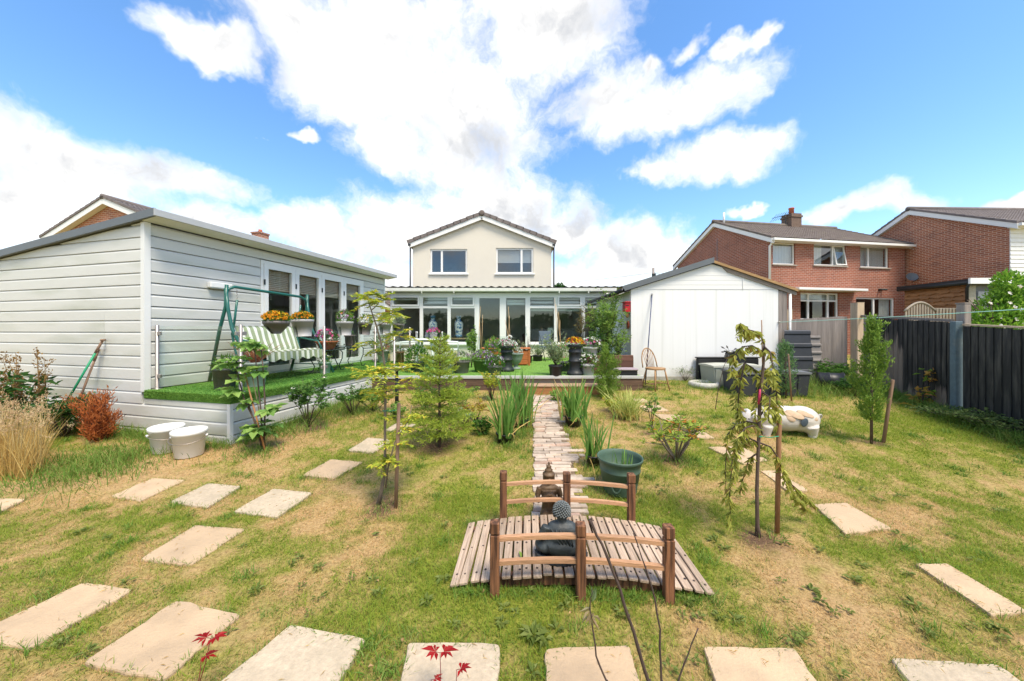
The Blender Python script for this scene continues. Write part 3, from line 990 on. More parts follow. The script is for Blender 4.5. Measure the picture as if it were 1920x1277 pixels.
while y < 6.62:
    x = path_x(y) - .215 + random.uniform(-.02, .02)
    end = path_x(y) + .215 + random.uniform(-.02, .03)
    first = True
    while x < end - .09:
        k = random.choice((0, 0, 1, 2))
        hw = (.11, .085, .13)[k]
        sxx = random.uniform(.85, 1.1)
        if first and row % 2:
            sxx *= .6
        first = False
        o = bpy.data.objects.new('brick', proto[k])
        o.parent = path
        o.location = (x + hw * sxx, y + random.gauss(0, .004), zg(0, y) + random.gauss(0, .004))
        o.rotation_euler = (random.gauss(.0, .03) + (math.atan(.077) if y > 3 else 0), random.gauss(0, .025), random.gauss(0, .035))
        o.scale = (sxx, random.uniform(.85, 1.05), 1)
        COL.objects.link(o)
        x += 2 * hw * sxx + random.uniform(.004, .012)
    y += .068 * random.uniform(.93, 1.07)
    row += 1

# ================================================================== walls with real openings
def holed(mb, x0, x1, z0, z1, holes, y0=0.0, th=0.25):
    """wall in the plane y=y0 (outside towards -y), openings with reveals; holes = (xa, xb, za, zb)"""
    xs = sorted({x0, x1, *[h[0] for h in holes], *[h[1] for h in holes]})
    zs = sorted({z0, z1, *[h[2] for h in holes], *[h[3] for h in holes]})
    for xa, xb in zip(xs, xs[1:]):
        for za, zb in zip(zs, zs[1:]):
            cx, cz = (xa + xb) / 2, (za + zb) / 2
            if any(h[0] < cx < h[1] and h[2] < cz < h[3] for h in holes):
                continue
            mb.add([(xa, y0, za), (xb, y0, za), (xb, y0, zb), (xa, y0, zb)], [(0, 1, 2, 3)])
            mb.add([(xa, y0 + th, za), (xb, y0 + th, za), (xb, y0 + th, zb), (xa, y0 + th, zb)], [(3, 2, 1, 0)])
    for xa, xb, za, zb in holes:
        y1 = y0 + th
        mb.add([(xa, y0, za), (xb, y0, za), (xb, y0, zb), (xa, y0, zb), (xa, y1, za), (xb, y1, za), (xb, y1, zb), (xa, y1, zb)],
               [(0, 4, 5, 1), (1, 5, 6, 2), (2, 6, 7, 3), (3, 7, 4, 0)])
CURT = M('net_curtain', (.62, .63, .63), .9, .1, 3, stretch=(14, 1, .4))
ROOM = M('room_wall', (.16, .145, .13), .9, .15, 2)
SILL = M('stone_sill', (.33, .29, .25), .85, .12)
def window(root, xa, xb, za, zb, y0=.06, mull=(), trans=(), fw=.06, curtain=None, sill=None, glass=None, blind=None):
    """uPVC window set in an opening of a wall facing -y: frame, each pane a part of it, room behind"""
    f = MB()
    e = .003
    f.box(xa + e, xb - e, y0, y0 + .07, za + e, za + fw)
    f.box(xa + e, xb - e, y0, y0 + .07, zb - fw, zb - e)
    f.box(xa + e, xa + fw, y0, y0 + .07, za + fw, zb - fw)
    f.box(xb - fw, xb - e, y0, y0 + .07, za + fw, zb - fw)
    for m in mull:
        f.box(m - fw * .6, m + fw * .6, y0 + .002, y0 + .068, za + fw, zb - fw)
    for t in trans:
        f.box(xa + fw, xb - fw, y0 + .004, y0 + .066, t - fw * .5, t + fw * .5)
    w = f.build('window', UPVC, root)
    xs = [xa + fw] + list(mull) + [xb - fw]
    zs = [za + fw] + list(trans) + [zb - fw]
    for p, q in zip(xs, xs[1:]):
        for r_, s_ in zip(zs, zs[1:]):
            MB().box(p, q, y0 + .03, y0 + .036, r_, s_).build('pane', glass or GLASS, w)
    if curtain:
        for ca_, cb_ in curtain:
            n = max(6, int((cb_ - ca_) / .05))
            vs = [(ca_ + (cb_ - ca_) * i / n, y0 + .16 + .02 * math.sin(i * 2.1), z) for i in range(n + 1) for z in (za, zb)]
            MB().add(vs, [(2 * i, 2 * i + 2, 2 * i + 3, 2 * i + 1) for i in range(n)], True).build('curtain', CURT, w)
    if blind:
        for k in range(int((zb - blind) / .045)):
            z = zb - fw - k * .045
            MB().box(xa + fw, xb - fw, y0 + .10, y0 + .13, z - .032, z).build('blind_slat', UPVC, w)
    if sill:
        MB().bev(xa - .06, xb + .06, y0 - .12, y0 + .01, za - .06, za - .002, .008).build('sill', sill, w)
    return w
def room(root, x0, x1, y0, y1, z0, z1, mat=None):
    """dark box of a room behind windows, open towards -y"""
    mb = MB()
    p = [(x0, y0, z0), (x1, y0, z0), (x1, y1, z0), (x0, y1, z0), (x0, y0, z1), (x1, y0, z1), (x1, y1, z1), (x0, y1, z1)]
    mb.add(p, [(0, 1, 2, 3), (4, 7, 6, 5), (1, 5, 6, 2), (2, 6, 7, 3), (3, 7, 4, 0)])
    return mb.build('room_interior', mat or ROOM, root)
def tiled(mb, a, b, c, d, nu, nv, amp=.022, step=.03):
    """roof slope a-b (eaves) to d-c (ridge) as interlocking tiles: waves across, a step at each course"""
    a, b, c, d = Vector(a), Vector(b), Vector(c), Vector(d)
    nrm = (b - a).cross(d - a).normalized()
    sub = 4
    U = nu * sub
    vs, fs = [], []
    for j in range(nv):
        for k, (t, h) in enumerate(((j / nv, step), ((j + 1) / nv, 0.0))):
            for i in range(U + 1):
                u = i / U
                p = (a.lerp(b, u)).lerp(d.lerp(c, u), t)
                vs.append(p + nrm * (h + amp * math.sin(2 * PI * i / sub) ** 2))
        o = j * 2 * (U + 1)
        for i in range(U):
            fs.append((o + i, o + i + 1, o + U + 1 + i + 1, o + U + 1 + i))
            if j:
                q = o - (U + 1)
                fs.append((q + i, q + i + 1, o + i + 1, o + i))
    for i in range(U):
        fs.append((i, i + 1, i + 1, i))
    return mb.add(vs, [f for f in fs if len(set(f)) == 4])

# ------------------------------------------------------------------ main house (gable towards the garden)
HY0 = 15.5
def hx(px): return (px - 960) / F * HY0
def hz(py): return CAMZ - (py - HY) / F * HY0
hroot = thing('house', 'cream rendered two-storey house with grey tiled gable, behind the conservatory', 'house', (0, HY0, 0))
hl, hr, eav, pk = hx(774), hx(1034), hz(460), hz(411)
hm = (hl + hr) / 2
W1 = (hx(806.5), hx(876), hz(513), hz(467))
W2 = (hx(930), hx(1000), hz(513), hz(465))
mb = MB()
holed(mb, hl, hr, .3, eav, [W1, W2], HY0)
mb.add([(hl, HY0, eav), (hr, HY0, eav), (hm, HY0, pk)], [(0, 1, 2)])
mb.box(hl, hl + .25, HY0 + .251, HY0 + 9, .3, eav).box(hr - .25, hr, HY0 + .251, HY0 + 9, .3, eav).box(hl, hr, HY0 + 9, HY0 + 9.25, .3, eav)
mb.build('wall', RENDER, hroot)
window(hroot, *W1, y0=HY0 + .05, mull=(hx(828),), fw=.075, sill=UPVC, glass=SKYGLASS)
window(hroot, *W2, y0=HY0 + .05, mull=(hx(978),), fw=.075, sill=UPVC, blind=hz(490), glass=SKYGLASS)
room(hroot, hl + .3, hr - .3, HY0 + .26, HY0 + 4, 3.2, eav - .05, M('pale_room', (.45, .47, .49), .9))
for lx, rx, lz, rz in ((hl - .12, hm, eav - .04, pk + .05), (hr + .12, hm, eav - .04, pk + .05)):
    # barge board, verge tiles and slope on each side
    d = Vector((rx - lx, 0, rz - lz))
    up = Vector((-d.z, 0, d.x)).normalized()
    if up.z < 0: up = -up
    a = Vector((lx, HY0 - .16, lz))
    MB().prism([a - up * .10, a + d - up * .10, a + d + up * .09, a + up * .09], (0, .045, 0)).build('barge_board', UPVC, hroot)
    MB().prism([a + Vector((0, .046, 0)) + up * .0, a + d + Vector((0, .046, 0)), a + d + up * .01 + Vector((0, .046, 0)), a + up * .01 + Vector((0, .046, 0))], (0, .12, 0)).build('soffit', UPVC, hroot)
    n = 11
    dn = d / n
    for i in range(n):
        q = a + dn * (i - .08) + Vector((0, -.035, 0)) + up * (.088 + .012 * (i % 2))
        e = dn * 1.08
        MB().prism([q, q + e, q + e + up * .135, q + up * .155], (0, .30, 0)).build('verge_tile', TILE2, hroot)
    s = MB()
    tiled(s, a + Vector((0, .27, 0)) + up * .12, a + Vector((0, 9.5, 0)) + up * .12, a + d + Vector((0, 9.5, 0)) + up * .12, a + d + Vector((0, .27, 0)) + up * .12, 30, 11)
    s.build('roof', TILE2, hroot)
MB().tube([(hm, HY0 - .21, pk + .22), (hm, HY0 + 9.3, pk + .22)], .13, 12).build('ridge_tiles', TILE2, hroot)
MB().tube([(hm, HY0 - .215, pk + .22), (hm, HY0 - .20, pk + .22)], [.08, .13], 12).build('ridge_end_cap', TILE, hroot)
for x, s in ((hl - .10, -1), (hr + .10, 1)):
    MB().tube([(x, HY0 - .05, eav - .05), (x, HY0 - .05, .8)], .035, 8).build('downpipe', M('black_pipe', (.03, .03, .033), .4), hroot)
    MB().box(x - .07, x + .05, HY0 - .18, HY0 + 9.2, eav - .06, eav + .03).build('gutter', MATS['black_pipe'], hroot)

# ------------------------------------------------------------------ conservatory
CY = 11.9
def kx(px): return (px - 960) / F * CY
def kz(py): return CAMZ - (py - HY) / F * CY
PATZ = .60
croot = thing('conservatory', 'long white-framed conservatory with corrugated roof across the back of the house', 'conservatory', (0, CY, PATZ))
zt, ztr, zs = kz(550), kz(576), kz(645)
xl, xr = kx(732), kx(1136)
fr = .075
MB().box(xl, xr, CY - .02, CY + .10, zt - .07, kz(546)).build('head_beam', UPVC, croot)
cells = [(732, 790), (790, 842), (842, 893), (991, 1042), (1042, 1094), (1094, 1136)]
BLIND = M('pleated_blind', (.66, .67, .66), .9, .06, 3)
for i, (a, b) in enumerate(cells):
    x0, x1 = kx(a), kx(b)
    f = MB()
    f.box(x0, x0 + fr * .75, CY, CY + .08, zs, zt - .07).box(x1 - fr * .75, x1, CY, CY + .08, zs, zt - .07)
    f.box(x0 + fr * .75, x1 - fr * .75, CY, CY + .08, zs, zs + fr).box(x0 + fr * .75, x1 - fr * .75, CY - .004, CY + .078, ztr - fr / 2, ztr + fr / 2).box(x0 + fr * .75, x1 - fr * .75, CY, CY + .08, zt - .07 - fr, zt - .0705)
    if i % 2 == 0:      # the top light is an opening sash standing proud
        f.box(x0 + .06, x0 + .12, CY - .03, CY, ztr + .04, zt - .1).box(x1 - .12, x1 - .06, CY - .03, CY, ztr + .04, zt - .1).box(x0 + .12, x1 - .12, CY - .03, CY, ztr + .04, ztr + .09).box(x0 + .12, x1 - .12, CY - .03, CY, zt - .15, zt - .1)
    w = f.build('window', UPVC, croot)
    MB().box(x0 + .05, x1 - .05, CY + .03, CY + .036, zs + .05, ztr - .03).build('pane', GLASS, w)
    MB().box(x0 + .05, x1 - .05, CY + .03, CY + .036, ztr + .03, zt - .12).build('pane', GLASS, w)
    n = (4 if i >= 3 else (2 if i == 1 else 1))
    for k in range(n):
        z1 = zt - .14 - k * .13
        MB().bev(x0 + .07, x1 - .07, CY + .12, CY + .15, z1 - .085, z1, .012).build('blind_fold', BLIND, w)
    # dwarf wall below
    MB().box(x0, x1, CY + .0, CY + .2, .3, zs - .002).build('dwarf_wall', RENDER, croot)
MB().bev(kx(732) - .04, kx(893), CY - .07, CY + .0, zs - .045, zs + .02, .008).build('sill', UPVC, croot)
MB().bev(kx(991), kx(1136) + .04, CY - .07, CY + .0, zs - .045, zs + .02, .008).build('sill', UPVC, croot)
for x0, x1 in ((kx(893), kx(943)), (kx(943), kx(991))):
    f = MB()
    f.box(x0, x0 + .11, CY - .01, CY + .07, PATZ + .02, zt - .07).box(x1 - .11, x1, CY - .01, CY + .07, PATZ + .02, zt - .07)
    f.box(x0 + .11, x1 - .11, CY - .01, CY + .07, PATZ + .02, PATZ + .14).box(x0 + .11, x1 - .11, CY - .01, CY + .07, zt - .17, zt - .0705)
    dr = f.build('sliding_door', UPVC, croot)
    MB().box(x0 + .10, x1 - .10, CY + .03, CY + .036, PATZ + .12, zt - .15).build('pane', GLASS, dr)
    if x0 > kx(940):
        MB().bev(x1 - .09, x1 - .05, CY - .05, CY - .011, 1.42, 1.72, .008).build('handle', UPVC, dr)
        for k in range(2):
            MB().bev(x0 + .12, x1 - .12, CY + .12, CY + .15, zt - .30 - k * .1, zt - .21 - k * .1, .012).build('blind_fold', BLIND, dr)
# corrugated roof, gutter and brackets
mb = MB()
n = 150
vs = []
for i in range(n + 1):
    x = xl - .18 + (xr - xl + .9) * i / n
    w_ = .024 * math.sin(i * PI / 2.5)
    vs += [(x, CY - .22, kz(539) + w_), (x, HY0 - .02, kz(539) + .22 + w_)]
mb.add(vs, [(2 * i, 2 * i + 2, 2 * i + 3, 2 * i + 1) for i in range(n)], True)
vs = [(p[0], p[1], p[2] - .012) for p in vs]
mb.add(vs, [(2 * i, 2 * i + 1, 2 * i + 3, 2 * i + 2) for i in range(n)], True)
mb.build('corrugated_roof', M('dark_corrugated', (.04, .042, .045), .6), croot)
prof = [(CY - .26, kz(541) - .01), (CY - .26, kz(547)), (CY - .23, kz(548.5)), (CY - .17, kz(548.5)), (CY - .14, kz(547)), (CY - .14, kz(541) - .01)]
MB().prism([(xl - .2, y, z) for y, z in prof], (xr - xl + .5, 0, 0)).build('gutter', M('cream_gutter', (.66, .66, .60), .5), croot)
MB().box(xl - .1, xr + .2, CY - .10, CY + .0, kz(549), kz(543)).build('eaves_board', M('grey_eaves', (.17, .18, .18), .7), croot)
for x in (-4.1, -3.1, -2.0, .6, 1.6, 2.6):
    MB().box(x, x + .03, CY - .265, CY - .13, kz(551), kz(547.8)).build('bracket', MATS['cream_gutter'], croot)
MB().box(xl, xl + .1, CY + .1, HY0, .3, zt).box(xr - .1, xr, CY + .1, HY0, .3, zt).build('side_wall', RENDER, croot)
MB().box(xl + .1, xr - .1, CY + .2, HY0 - .01, PATZ - .1, PATZ + .02).build('floor', M('brown_floor', (.36, .29, .22), .5), croot)
MB().box(xl + .15, xr - .15, HY0 - .12, HY0 - .02, PATZ + .02, 3.3).build('inner_wall', M('sage_inner_wall', (.42, .45, .37), .9, .2, 1.0), croot)
# contents of the conservatory seen through the glass
def prop_box(name, label, cat, x0, x1, y0, y1, z0, z1, mat, legs=None):
    t = thing(name, label, cat, ((x0 + x1) / 2, (y0 + y1) / 2, z0))
    return t
sh = thing('shelf', 'long wooden shelf behind the conservatory glass under two vases', 'shelf', (kx(830), CY + .35, PATZ + .02))
MB().bev(kx(795), kx(885), CY + .2, CY + .55, 1.22, 1.27, .006).build('shelf_board', M('shelf_oak', (.38, .27, .15), .6, .15, 6, stretch=(.3, 3, 3)), sh)
for x in (kx(800), kx(880)):
    MB().box(x - .03, x + .03, CY + .25, CY + .5, PATZ + .02, 1.22).build('leg', MATS['shelf_oak'], sh)
VASE = M('blue_white_porcelain', (.72, .76, .78), .2, .05, 9, col2=(.07, .17, .36), fac=(.50, .56), coat=.5)
VBAND = M('blue_porcelain_band', (.10, .24, .42), .2, .1, 9, coat=.5)
for px, lab in ((807, 'tall blue-and-white porcelain vase, the left one behind conservatory glass'), (857, 'tall blue-and-white porcelain vase, the right one next to the door')):
    x, y, z = kx(px), CY + .38, 1.27
    v = thing('vase', lab, 'vase', (x, y, z), 'pair of porcelain vases')
    MB().lathe([(.10, 0), (.115, .02), (.12, .12), (.155, .33), (.165, .45), (.15, .56), (.09, .64), (.075, .72), (.10, .80), (.085, .80), (.06, .72)], 22, (x, y, z)).build('body', VASE, v)
    MB().lathe([(.118, .015), (.123, .11), (.121, .11), (.117, .015)], 22, (x, y, z)).build('foot_band', VBAND, v)
    MB().lathe([(.079, .70), (.103, .79), (.1, .79), (.077, .7)], 22, (x, y, z)).build('neck_band', VBAND, v)
st = thing('sideboard', 'dark wooden sideboard inside the conservatory behind the sliding doors', 'sideboard', (kx(1000), HY0 - .5, PATZ + .02))
MB().bev(kx(985), kx(1060), HY0 - .6, HY0 - .2, PATZ + .1, 1.4, .01).build('carcass', M('dark_wood', (.055, .03, .02), .5, .3, 6), st)
for i in range(3):
    x0 = kx(986) + i * .46
    MB().bev(x0, x0 + .42, HY0 - .63, HY0 - .601, PATZ + .2, 1.3, .008).build('door', MATS['dark_wood'], st)
for px, lab in ((1015, 'white seat cushion chair inside the conservatory near the lamp'), (1075, 'pale armchair inside the conservatory at its right end')):
    x, y = kx(px), CY + 1.2
    t = thing('armchair', lab, 'armchair', (x, y, PATZ + .02))
    MB().bev(x - .35, x + .35, y - .35, y + .3, PATZ + .12, PATZ + .5, .05).build('seat', M('pale_upholstery', (.34, .33, .30), .9), t)
    MB().bev(x - .35, x + .35, y + .2, y + .4, PATZ + .5, PATZ + 1.0, .06).build('backrest', MATS['pale_upholstery'], t)
    MB().bev(x - .45, x - .352, y - .35, y + .4, PATZ + .12, PATZ + .7, .04).build('armrest', MATS['pale_upholstery'], t)
    MB().bev(x + .352, x + .45, y - .35, y + .4, PATZ + .12, PATZ + .7, .04).build('armrest', MATS['pale_upholstery'], t)
x, y = kx(1035), CY + .5
t = thing('table_lamp', 'small table lamp with pale shade inside the conservatory', 'lamp', (x, y, PATZ + .02))
MB().lathe([(.13, 0), (.13, .03), (.03, .06), (.025, .6), (.06, .72), (.02, .85)], 12, (x, y, PATZ + .02)).build('stand', M('lamp_stand', (.25, .2, .15), .5), t)
MB().lathe([(.15, .80), (.10, 1.02), (.098, 1.02), (.147, .80)], 16, (x, y, PATZ + .02)).build('lamp_shade', M('lamp_shade', (.55, .62, .52), .8), t)

# ================================================================== garden room (left), in its own frame
groot = thing('garden_room', 'long pale grey clad garden room with sloping flat roof and folding glass doors', 'garden room')
BP = .165
DZ = .72                                   # deck level
def rz_(x): return 3.05 + .108 * min(x, .35)      # underside of the roof
XL, YE = -4.75, 5.44
D0, D1, DT = 1.713, 4.46, 2.80             # folding doors along the wall
# carcass behind the boards, with an open room behind the doors
mb = MB()
mb.add([(XL, .03, .0), (-.03, .03, .0), (-.03, .03, rz_(0)), (XL, .03, rz_(XL))], [(0, 1, 2, 3)])
mb.add([(XL, YE, .0), (-.03, YE, .0), (-.03, YE, rz_(0)), (XL, YE, rz_(XL))], [(3, 2, 1, 0)])
for y0, y1, z0, z1 in ((.03, D0 - .02, 0, 3.05), (D1 + .02, YE, 0, 3.05), (D0 - .02, D1 + .02, DT + .02, 3.05), (D0 - .02, D1 + .02, 0, DZ - .01)):
    mb.add([(-.03, y0, z0), (-.03, y1, z0), (-.03, y1, z1), (-.03, y0, z1)], [(0, 1, 2, 3)])
mb.add([(XL, .03, 0), (XL, YE, 0), (XL, YE, rz_(XL)), (XL, .03, rz_(XL))], [(3, 2, 1, 0)])
mb.build('wall', SHADOW, groot)
room_ = MB()
x0, x1, y0, y1, z0, z1 = -3.2, -.05, D0 - 1.0, D1 + .6, DZ, 2.62
room_.add([(x0, y0, z0), (x1, y0, z0), (x1, y1, z0), (x0, y1, z0), (x0, y0, z1), (x1, y0, z1), (x1, y1, z1), (x0, y1, z1)], [(0, 1, 2, 3), (4, 7, 6, 5), (0, 4, 5, 1), (2, 6, 7, 3), (3, 7, 4, 0)])
room_.build('room_interior', M('lounge_wall', (.46, .44, .40), .9, .15, 1.5), groot)
def board_front(xa, xb, z, top, slope):
    """shiplap board on the gable side: flat face, concave shadow shoulder at the top; end cut to the roof"""
    prof = [(-.012, z + .001), (-.012, z + BP * .80), (-.004, z + BP * .90), (.008, z + BP * .992), (.028, z + BP * .992), (.028, z + .001)]
    m = MB()
    vs = []
    xs = [xa] + sorted(q for q in [(z + BP * f - 3.046) / .108 for f in (.80, .90, .985)] if slope and xa + .01 < q < xb - .01) + [xb]
    for x in xs:
        for y, zz in prof:
            lim = (rz_(x) - .004) if slope else top
            vs.append((x, y, min(zz, lim)))
    n = len(prof)
    k = len(xs) - 1
    fs = [tuple(range(n)), tuple(range(k * n + n - 1, k * n - 1, -1))] + [(j * n + i, j * n + n + i, j * n + n + (i + 1) % n, j * n + (i + 1) % n) for i in range(n) for j in range(k)]
    return m.add(vs, fs).build('board', CLAD, groot)
z = .04
k = 0
while z < 3.04:
    if z + BP < .64:
        xa, xb = XL, 1.53
    else:
        xa, xb = XL, -.05
        xcut = (z + .008 - 3.046) / .108
        if xcut > XL: xa = xcut
    if z < 1.75 and z > 1.35 and xa == XL:   # two courses are pieced together
        board_front(xa, -.80, z, 9, False); board_front(-.797, xb, z, 9, False)
    elif xb - xa > .1:
        board_front(xa, xb, z, 9, z + BP > 2.4)
    if z < .607 < z + BP: board_front(.0, 1.53, z, .607, False)
    z += BP; k += 1
def board_side(ya, yb, z, zmax=9., xx=0.0, par=None):
    prof = [(xx + .012, z + .005), (xx + .012, z + BP * .80), (xx + .004, z + BP * .90), (xx - .010, z + BP * .985), (xx - .028, z + BP * .985), (xx - .028, z + .005)]
    prof = [(a, min(b, zmax)) for a, b in prof]
    return MB().prism([(a, ya, b) for a, b in prof], (0, yb - ya, 0)).build('board', CLAD, par or groot)
z = DZ + .01
while z < 3.03:
    zm = 3.046
    if z < DT + .0 and z + BP > DT:
        board_side(.05, D0 - .06, z, zm); board_side(D1 + .06, YE - .03, z, zm)
        if z + BP - DT > .05: MB().prism([(-.028, D0 - .06, DT + .06), (.010, D0 - .06, DT + .06), (.010, D0 - .06, z + BP * .9), (-.028, D0 - .06, z + BP * .985)], (0, D1 - D0 + .12, 0)).build('board', CLAD, groot)
    elif z < DT:
        board_side(.05, D0 - .06, z, zm); board_side(D1 + .06, YE - .03, z, zm)
    else:
        board_side(.05, 1.70, z, zm); board_side(1.703, YE - .03, z, zm)
    z += BP
# corner trims
MB().box(-.05, .022, -.022, .05, DZ - .02, 3.045).build('corner_trim', CLADW, groot)
MB().box(-.05, .022, YE - .03, YE + .02, DZ - .02, 3.045).build('corner_trim', CLADW, groot)
# roof: sheet, soffit, slate verge, pale gutter
ro = .31
MB().prism([(XL - .15, -.05, rz_(XL - .15) + .02), (ro, -.05, rz_(ro) + .02), (ro, -.05, rz_(ro) + .085), (XL - .15, -.05, rz_(XL - .15) + .085)], (0, YE + .2, 0)).build('roof', M('grey_roof_sheet', (.22, .23, .24), .6), groot)
MB().prism([(.024, -.045, rz_(.0) - .001), (ro - .01, -.045, rz_(ro) + .004), (ro - .01, -.045, rz_(ro) + .0195), (.024, -.045, rz_(0) + .019)], (0, YE + .19, 0)).build('soffit', SOFFIT, groot)
MB().prism([(XL - .15, -.085, rz_(XL - .15) + .0), (ro, -.085, rz_(ro) + .0), (ro + .0, -.085, rz_(ro) + .105), (XL - .15, -.085, rz_(XL - .15) + .105)], (0, .033, 0)).build('verge_trim', FASCIA, groot)
MB().prism([(ro + .002, -.084, rz_(ro)), (ro + .022, -.084, rz_(ro) + .005), (ro + .022, -.084, rz_(ro) + .09), (ro + .002, -.084, rz_(ro) + .10)], (0, YE + .24, 0)).build('gutter', GUTTER, groot)
# folding doors: four leaves
lw = (D1 - D0) / 4
f = MB()
f.box(-.05, .02, D0 - .055, D0 - .002, DZ + .01, DT + .055).box(-.05, .02, D1 + .002, D1 + .055, DZ + .01, DT + .055).box(-.05, .02, D0 - .002, D1 + .002, DT + .002, DT + .055).box(-.05, .022, D0 - .002, D1 + .002, DZ + .005, DZ + .04)
f.build('door_frame', UPVC, groot)
PLEAT = M('beige_pleated_blind', (.50, .42, .34), .9, .06, 4)
for i in range(4):
    ya, yb = D0 + i * lw + .003, D0 + (i + 1) * lw - .003
    f = MB()
    za, zb = DZ + .042, DT
    f.box(-.04, .03, ya, ya + .085, za, zb).box(-.04, .03, yb - .085, yb, za, zb).box(-.04, .03, ya + .085, yb - .085, za, za + .10).box(-.04, .03, ya + .085, yb - .085, zb - .09, zb)
    d = f.build('door_leaf', UPVC, groot)
    MB().box(-.012, -.006, ya + .08, yb - .08, za + .09, zb - .085).build('pane', GLASS, d)
    bl = MB()
    nb = 11
    for q in range(nb):
        z1 = zb - .09 - q * .036
        bl.add([(-.075, ya + .06, z1), (-.075, yb - .06, z1), (-.06, yb - .06, z1 - .018), (-.06, ya + .06, z1 - .018), (-.075, yb - .06, z1 - .036), (-.075, ya + .06, z1 - .036)], [(0, 1, 2, 3), (3, 2, 4, 5)])
    bl.build('pleated_blind', PLEAT, d)
    for zz in (za + .35, zb - .4):
        MB().box(.031, .045, ya - .012, ya + .014, zz, zz + .1).build('hinge', IRON, d)
groot.location = (CA.x, CA.y, 0)
groot.rotation_euler = (0, 0, CROT)
# furniture seen dimly inside the garden room
sofa = thing('sofa', 'grey sofa standing inside the garden room behind the folding doors', 'sofa')
MB().bev(-.45, .45, -.9, .9, .12, .42, .05).build('seat', M('sofa_cloth', (.12, .11, .11), .9), sofa)
MB().bev(-.62, -.40, -.9, .9, .12, .85, .06).build('backrest', MATS['sofa_cloth'], sofa)
for s in (-1, 1):
    MB().bev(-.6, .45, s * 1.0 - .1, s * 1.0 + .1, .12, .6, .05).build('armrest', MATS['sofa_cloth'], sofa)
    for x in (-.5, .4):
        MB().box(x - .03, x + .03, s * .95 - .03, s * .95 + .03, 0, .12).build('leg', IRON, sofa)
sofa.location = cab(-2.3, 3.2, DZ + .002); sofa.rotation_euler = (0, 0, CROT)
# wall light
wl = thing('wall_light', 'small white box light on the garden room wall above the swing seat', 'light')
MB().bev(.002, .085, -.17, .17, -.045, .045, .01).build('housing', WHITEP, wl)
MB().box(.01, .075, -.15, .15, -.052, -.0455).build('diffuser', M('light_diffuser', (.7, .7, .68), .3), wl)
t_ = .93
wl.location = cab(.012, t_, CAMZ + 83 / F * cab(0, t_).y); wl.rotation_euler = (0, 0, CROT)

# ================================================================== deck with artificial turf
TURF = M('artificial_turf', (.085, .23, .035), .95, .15, 60, bump=.8, bscale=220)
TURFB = leafmat('turf_fibre', (.07, .17, .026), (.17, .30, .055), trans=.2)
droot = thing('raised_deck', 'raised deck covered in artificial turf along the garden room', 'deck')
DW, DE = 1.56, 4.75
MB().prism([(.013, -.02, DZ - .11), (DW - .001, -.02, DZ - .11), (DW - .001, -.02, DZ - .02), (DW - .03, -.02, DZ), (.013, -.02, DZ)], (0, DE + .04, 0)).build('turf_cover', TURF, droot)
MB().box(.02, DW - .035, .035, DE - .05, .05, DZ - .111).build('frame', SHADOW, droot)
z = .04
while z < .60:
    prof = [(DW + .012 - .03, z + .005), (DW + .012 - .03, z + BP * .80), (DW + .004 - .03, z + BP * .90), (DW - .04, z + BP * .985), (DW - .06, z + BP * .985), (DW - .06, z + .005)]
    prof = [(a, min(b, DZ - .113)) for a, b in prof]
    MB().prism([(a, .03, b) for a, b in prof], (0, DE - .08, 0)).build('board', CLAD, droot)
    z += BP
MB().box(DW - .06, DW - .012, -.016, .028, .03, DZ - .112).build('corner_trim', CLADW, droot)
droot.location = (CA.x, CA.y, 0); droot.rotation_euler = (0, 0, CROT)
def fibres(n, x0, x1, y0, y1, z, h, name, par, edge=0):
    x, y = rng.uniform(x0, x1, n), rng.uniform(y0, y1, n)
    P = np.stack([x, y, np.full(n, z)], 1)
    if edge:                                 # turf hanging over the front edge
        m = edge
        P2 = np.stack([np.full(m, x1 + .004), rng.uniform(y0, y1, m), z - rng.uniform(0, .10, m)], 1)
        m2 = edge // 2
        P3 = np.stack([rng.uniform(x0, x1, m2), np.full(m2, y0 - .004), z - rng.uniform(0, .10, m2)], 1)
        P = np.concatenate([P, P2, P3])
    o = blades(name, P, h, .005, TURFB, None, lean=.6, curl=.3, seg=2)
    o['kind'] = 'stuff'
    if par: o.parent = par
    return o
fibres(60000, .03, DW, -.02, DE, DZ - .002, .018, 'turf_pile', droot, 16000)

# ------------------------------------------------------------------ terrace in front of the conservatory
PY = 7.07
troot = thing('terrace', 'turf-covered terrace between deck, conservatory and white shed', 'terrace', (0, PY, 0))
MB().box(-2.95, 2.70, PY + .02, CY + .01, .2, PATZ - .03).build('base', M('terrace_base', (.25, .2, .16), .9), troot)
MB().box(-2.94, 2.69, PY + .005, CY - .005, PATZ - .0295, PATZ).build('turf_cover', M('pale_turf', (.17, .33, .06), .95, .12, 60, bump=.8, bscale=220), troot)
MB().bev(-2.96, 2.72, PY - .03, PY + .004, PATZ - .055, PATZ + .008, .006).build('edge_trim', M('terrace_trim', (.48, .49, .48), .6, .1), troot)
BRN = M('terrace_board', (.125, .075, .05), .8, .3, 8, bump=.4, stretch=(.4, 4, 4), rnd=.15)
for i, (z0, z1) in enumerate(((.22, .385), (.395, .54))):
    for x0, x1 in ((-2.9, -1.1), (-1.09, .2), (1.86, 2.7)):
        MB().bev(x0, x1, PY - .012, PY + .018, z0, z1, .004).build('fascia_board', BRN, troot)
TURFB = leafmat('terrace_fibre', (.12, .23, .04), (.24, .36, .085), trans=.2)
o = fibres(50000, -2.9, 2.65, PY + .02, CY - .1, PATZ - .002, .016, 'turf_pile', troot)
o.location = (0, -PY, 0)
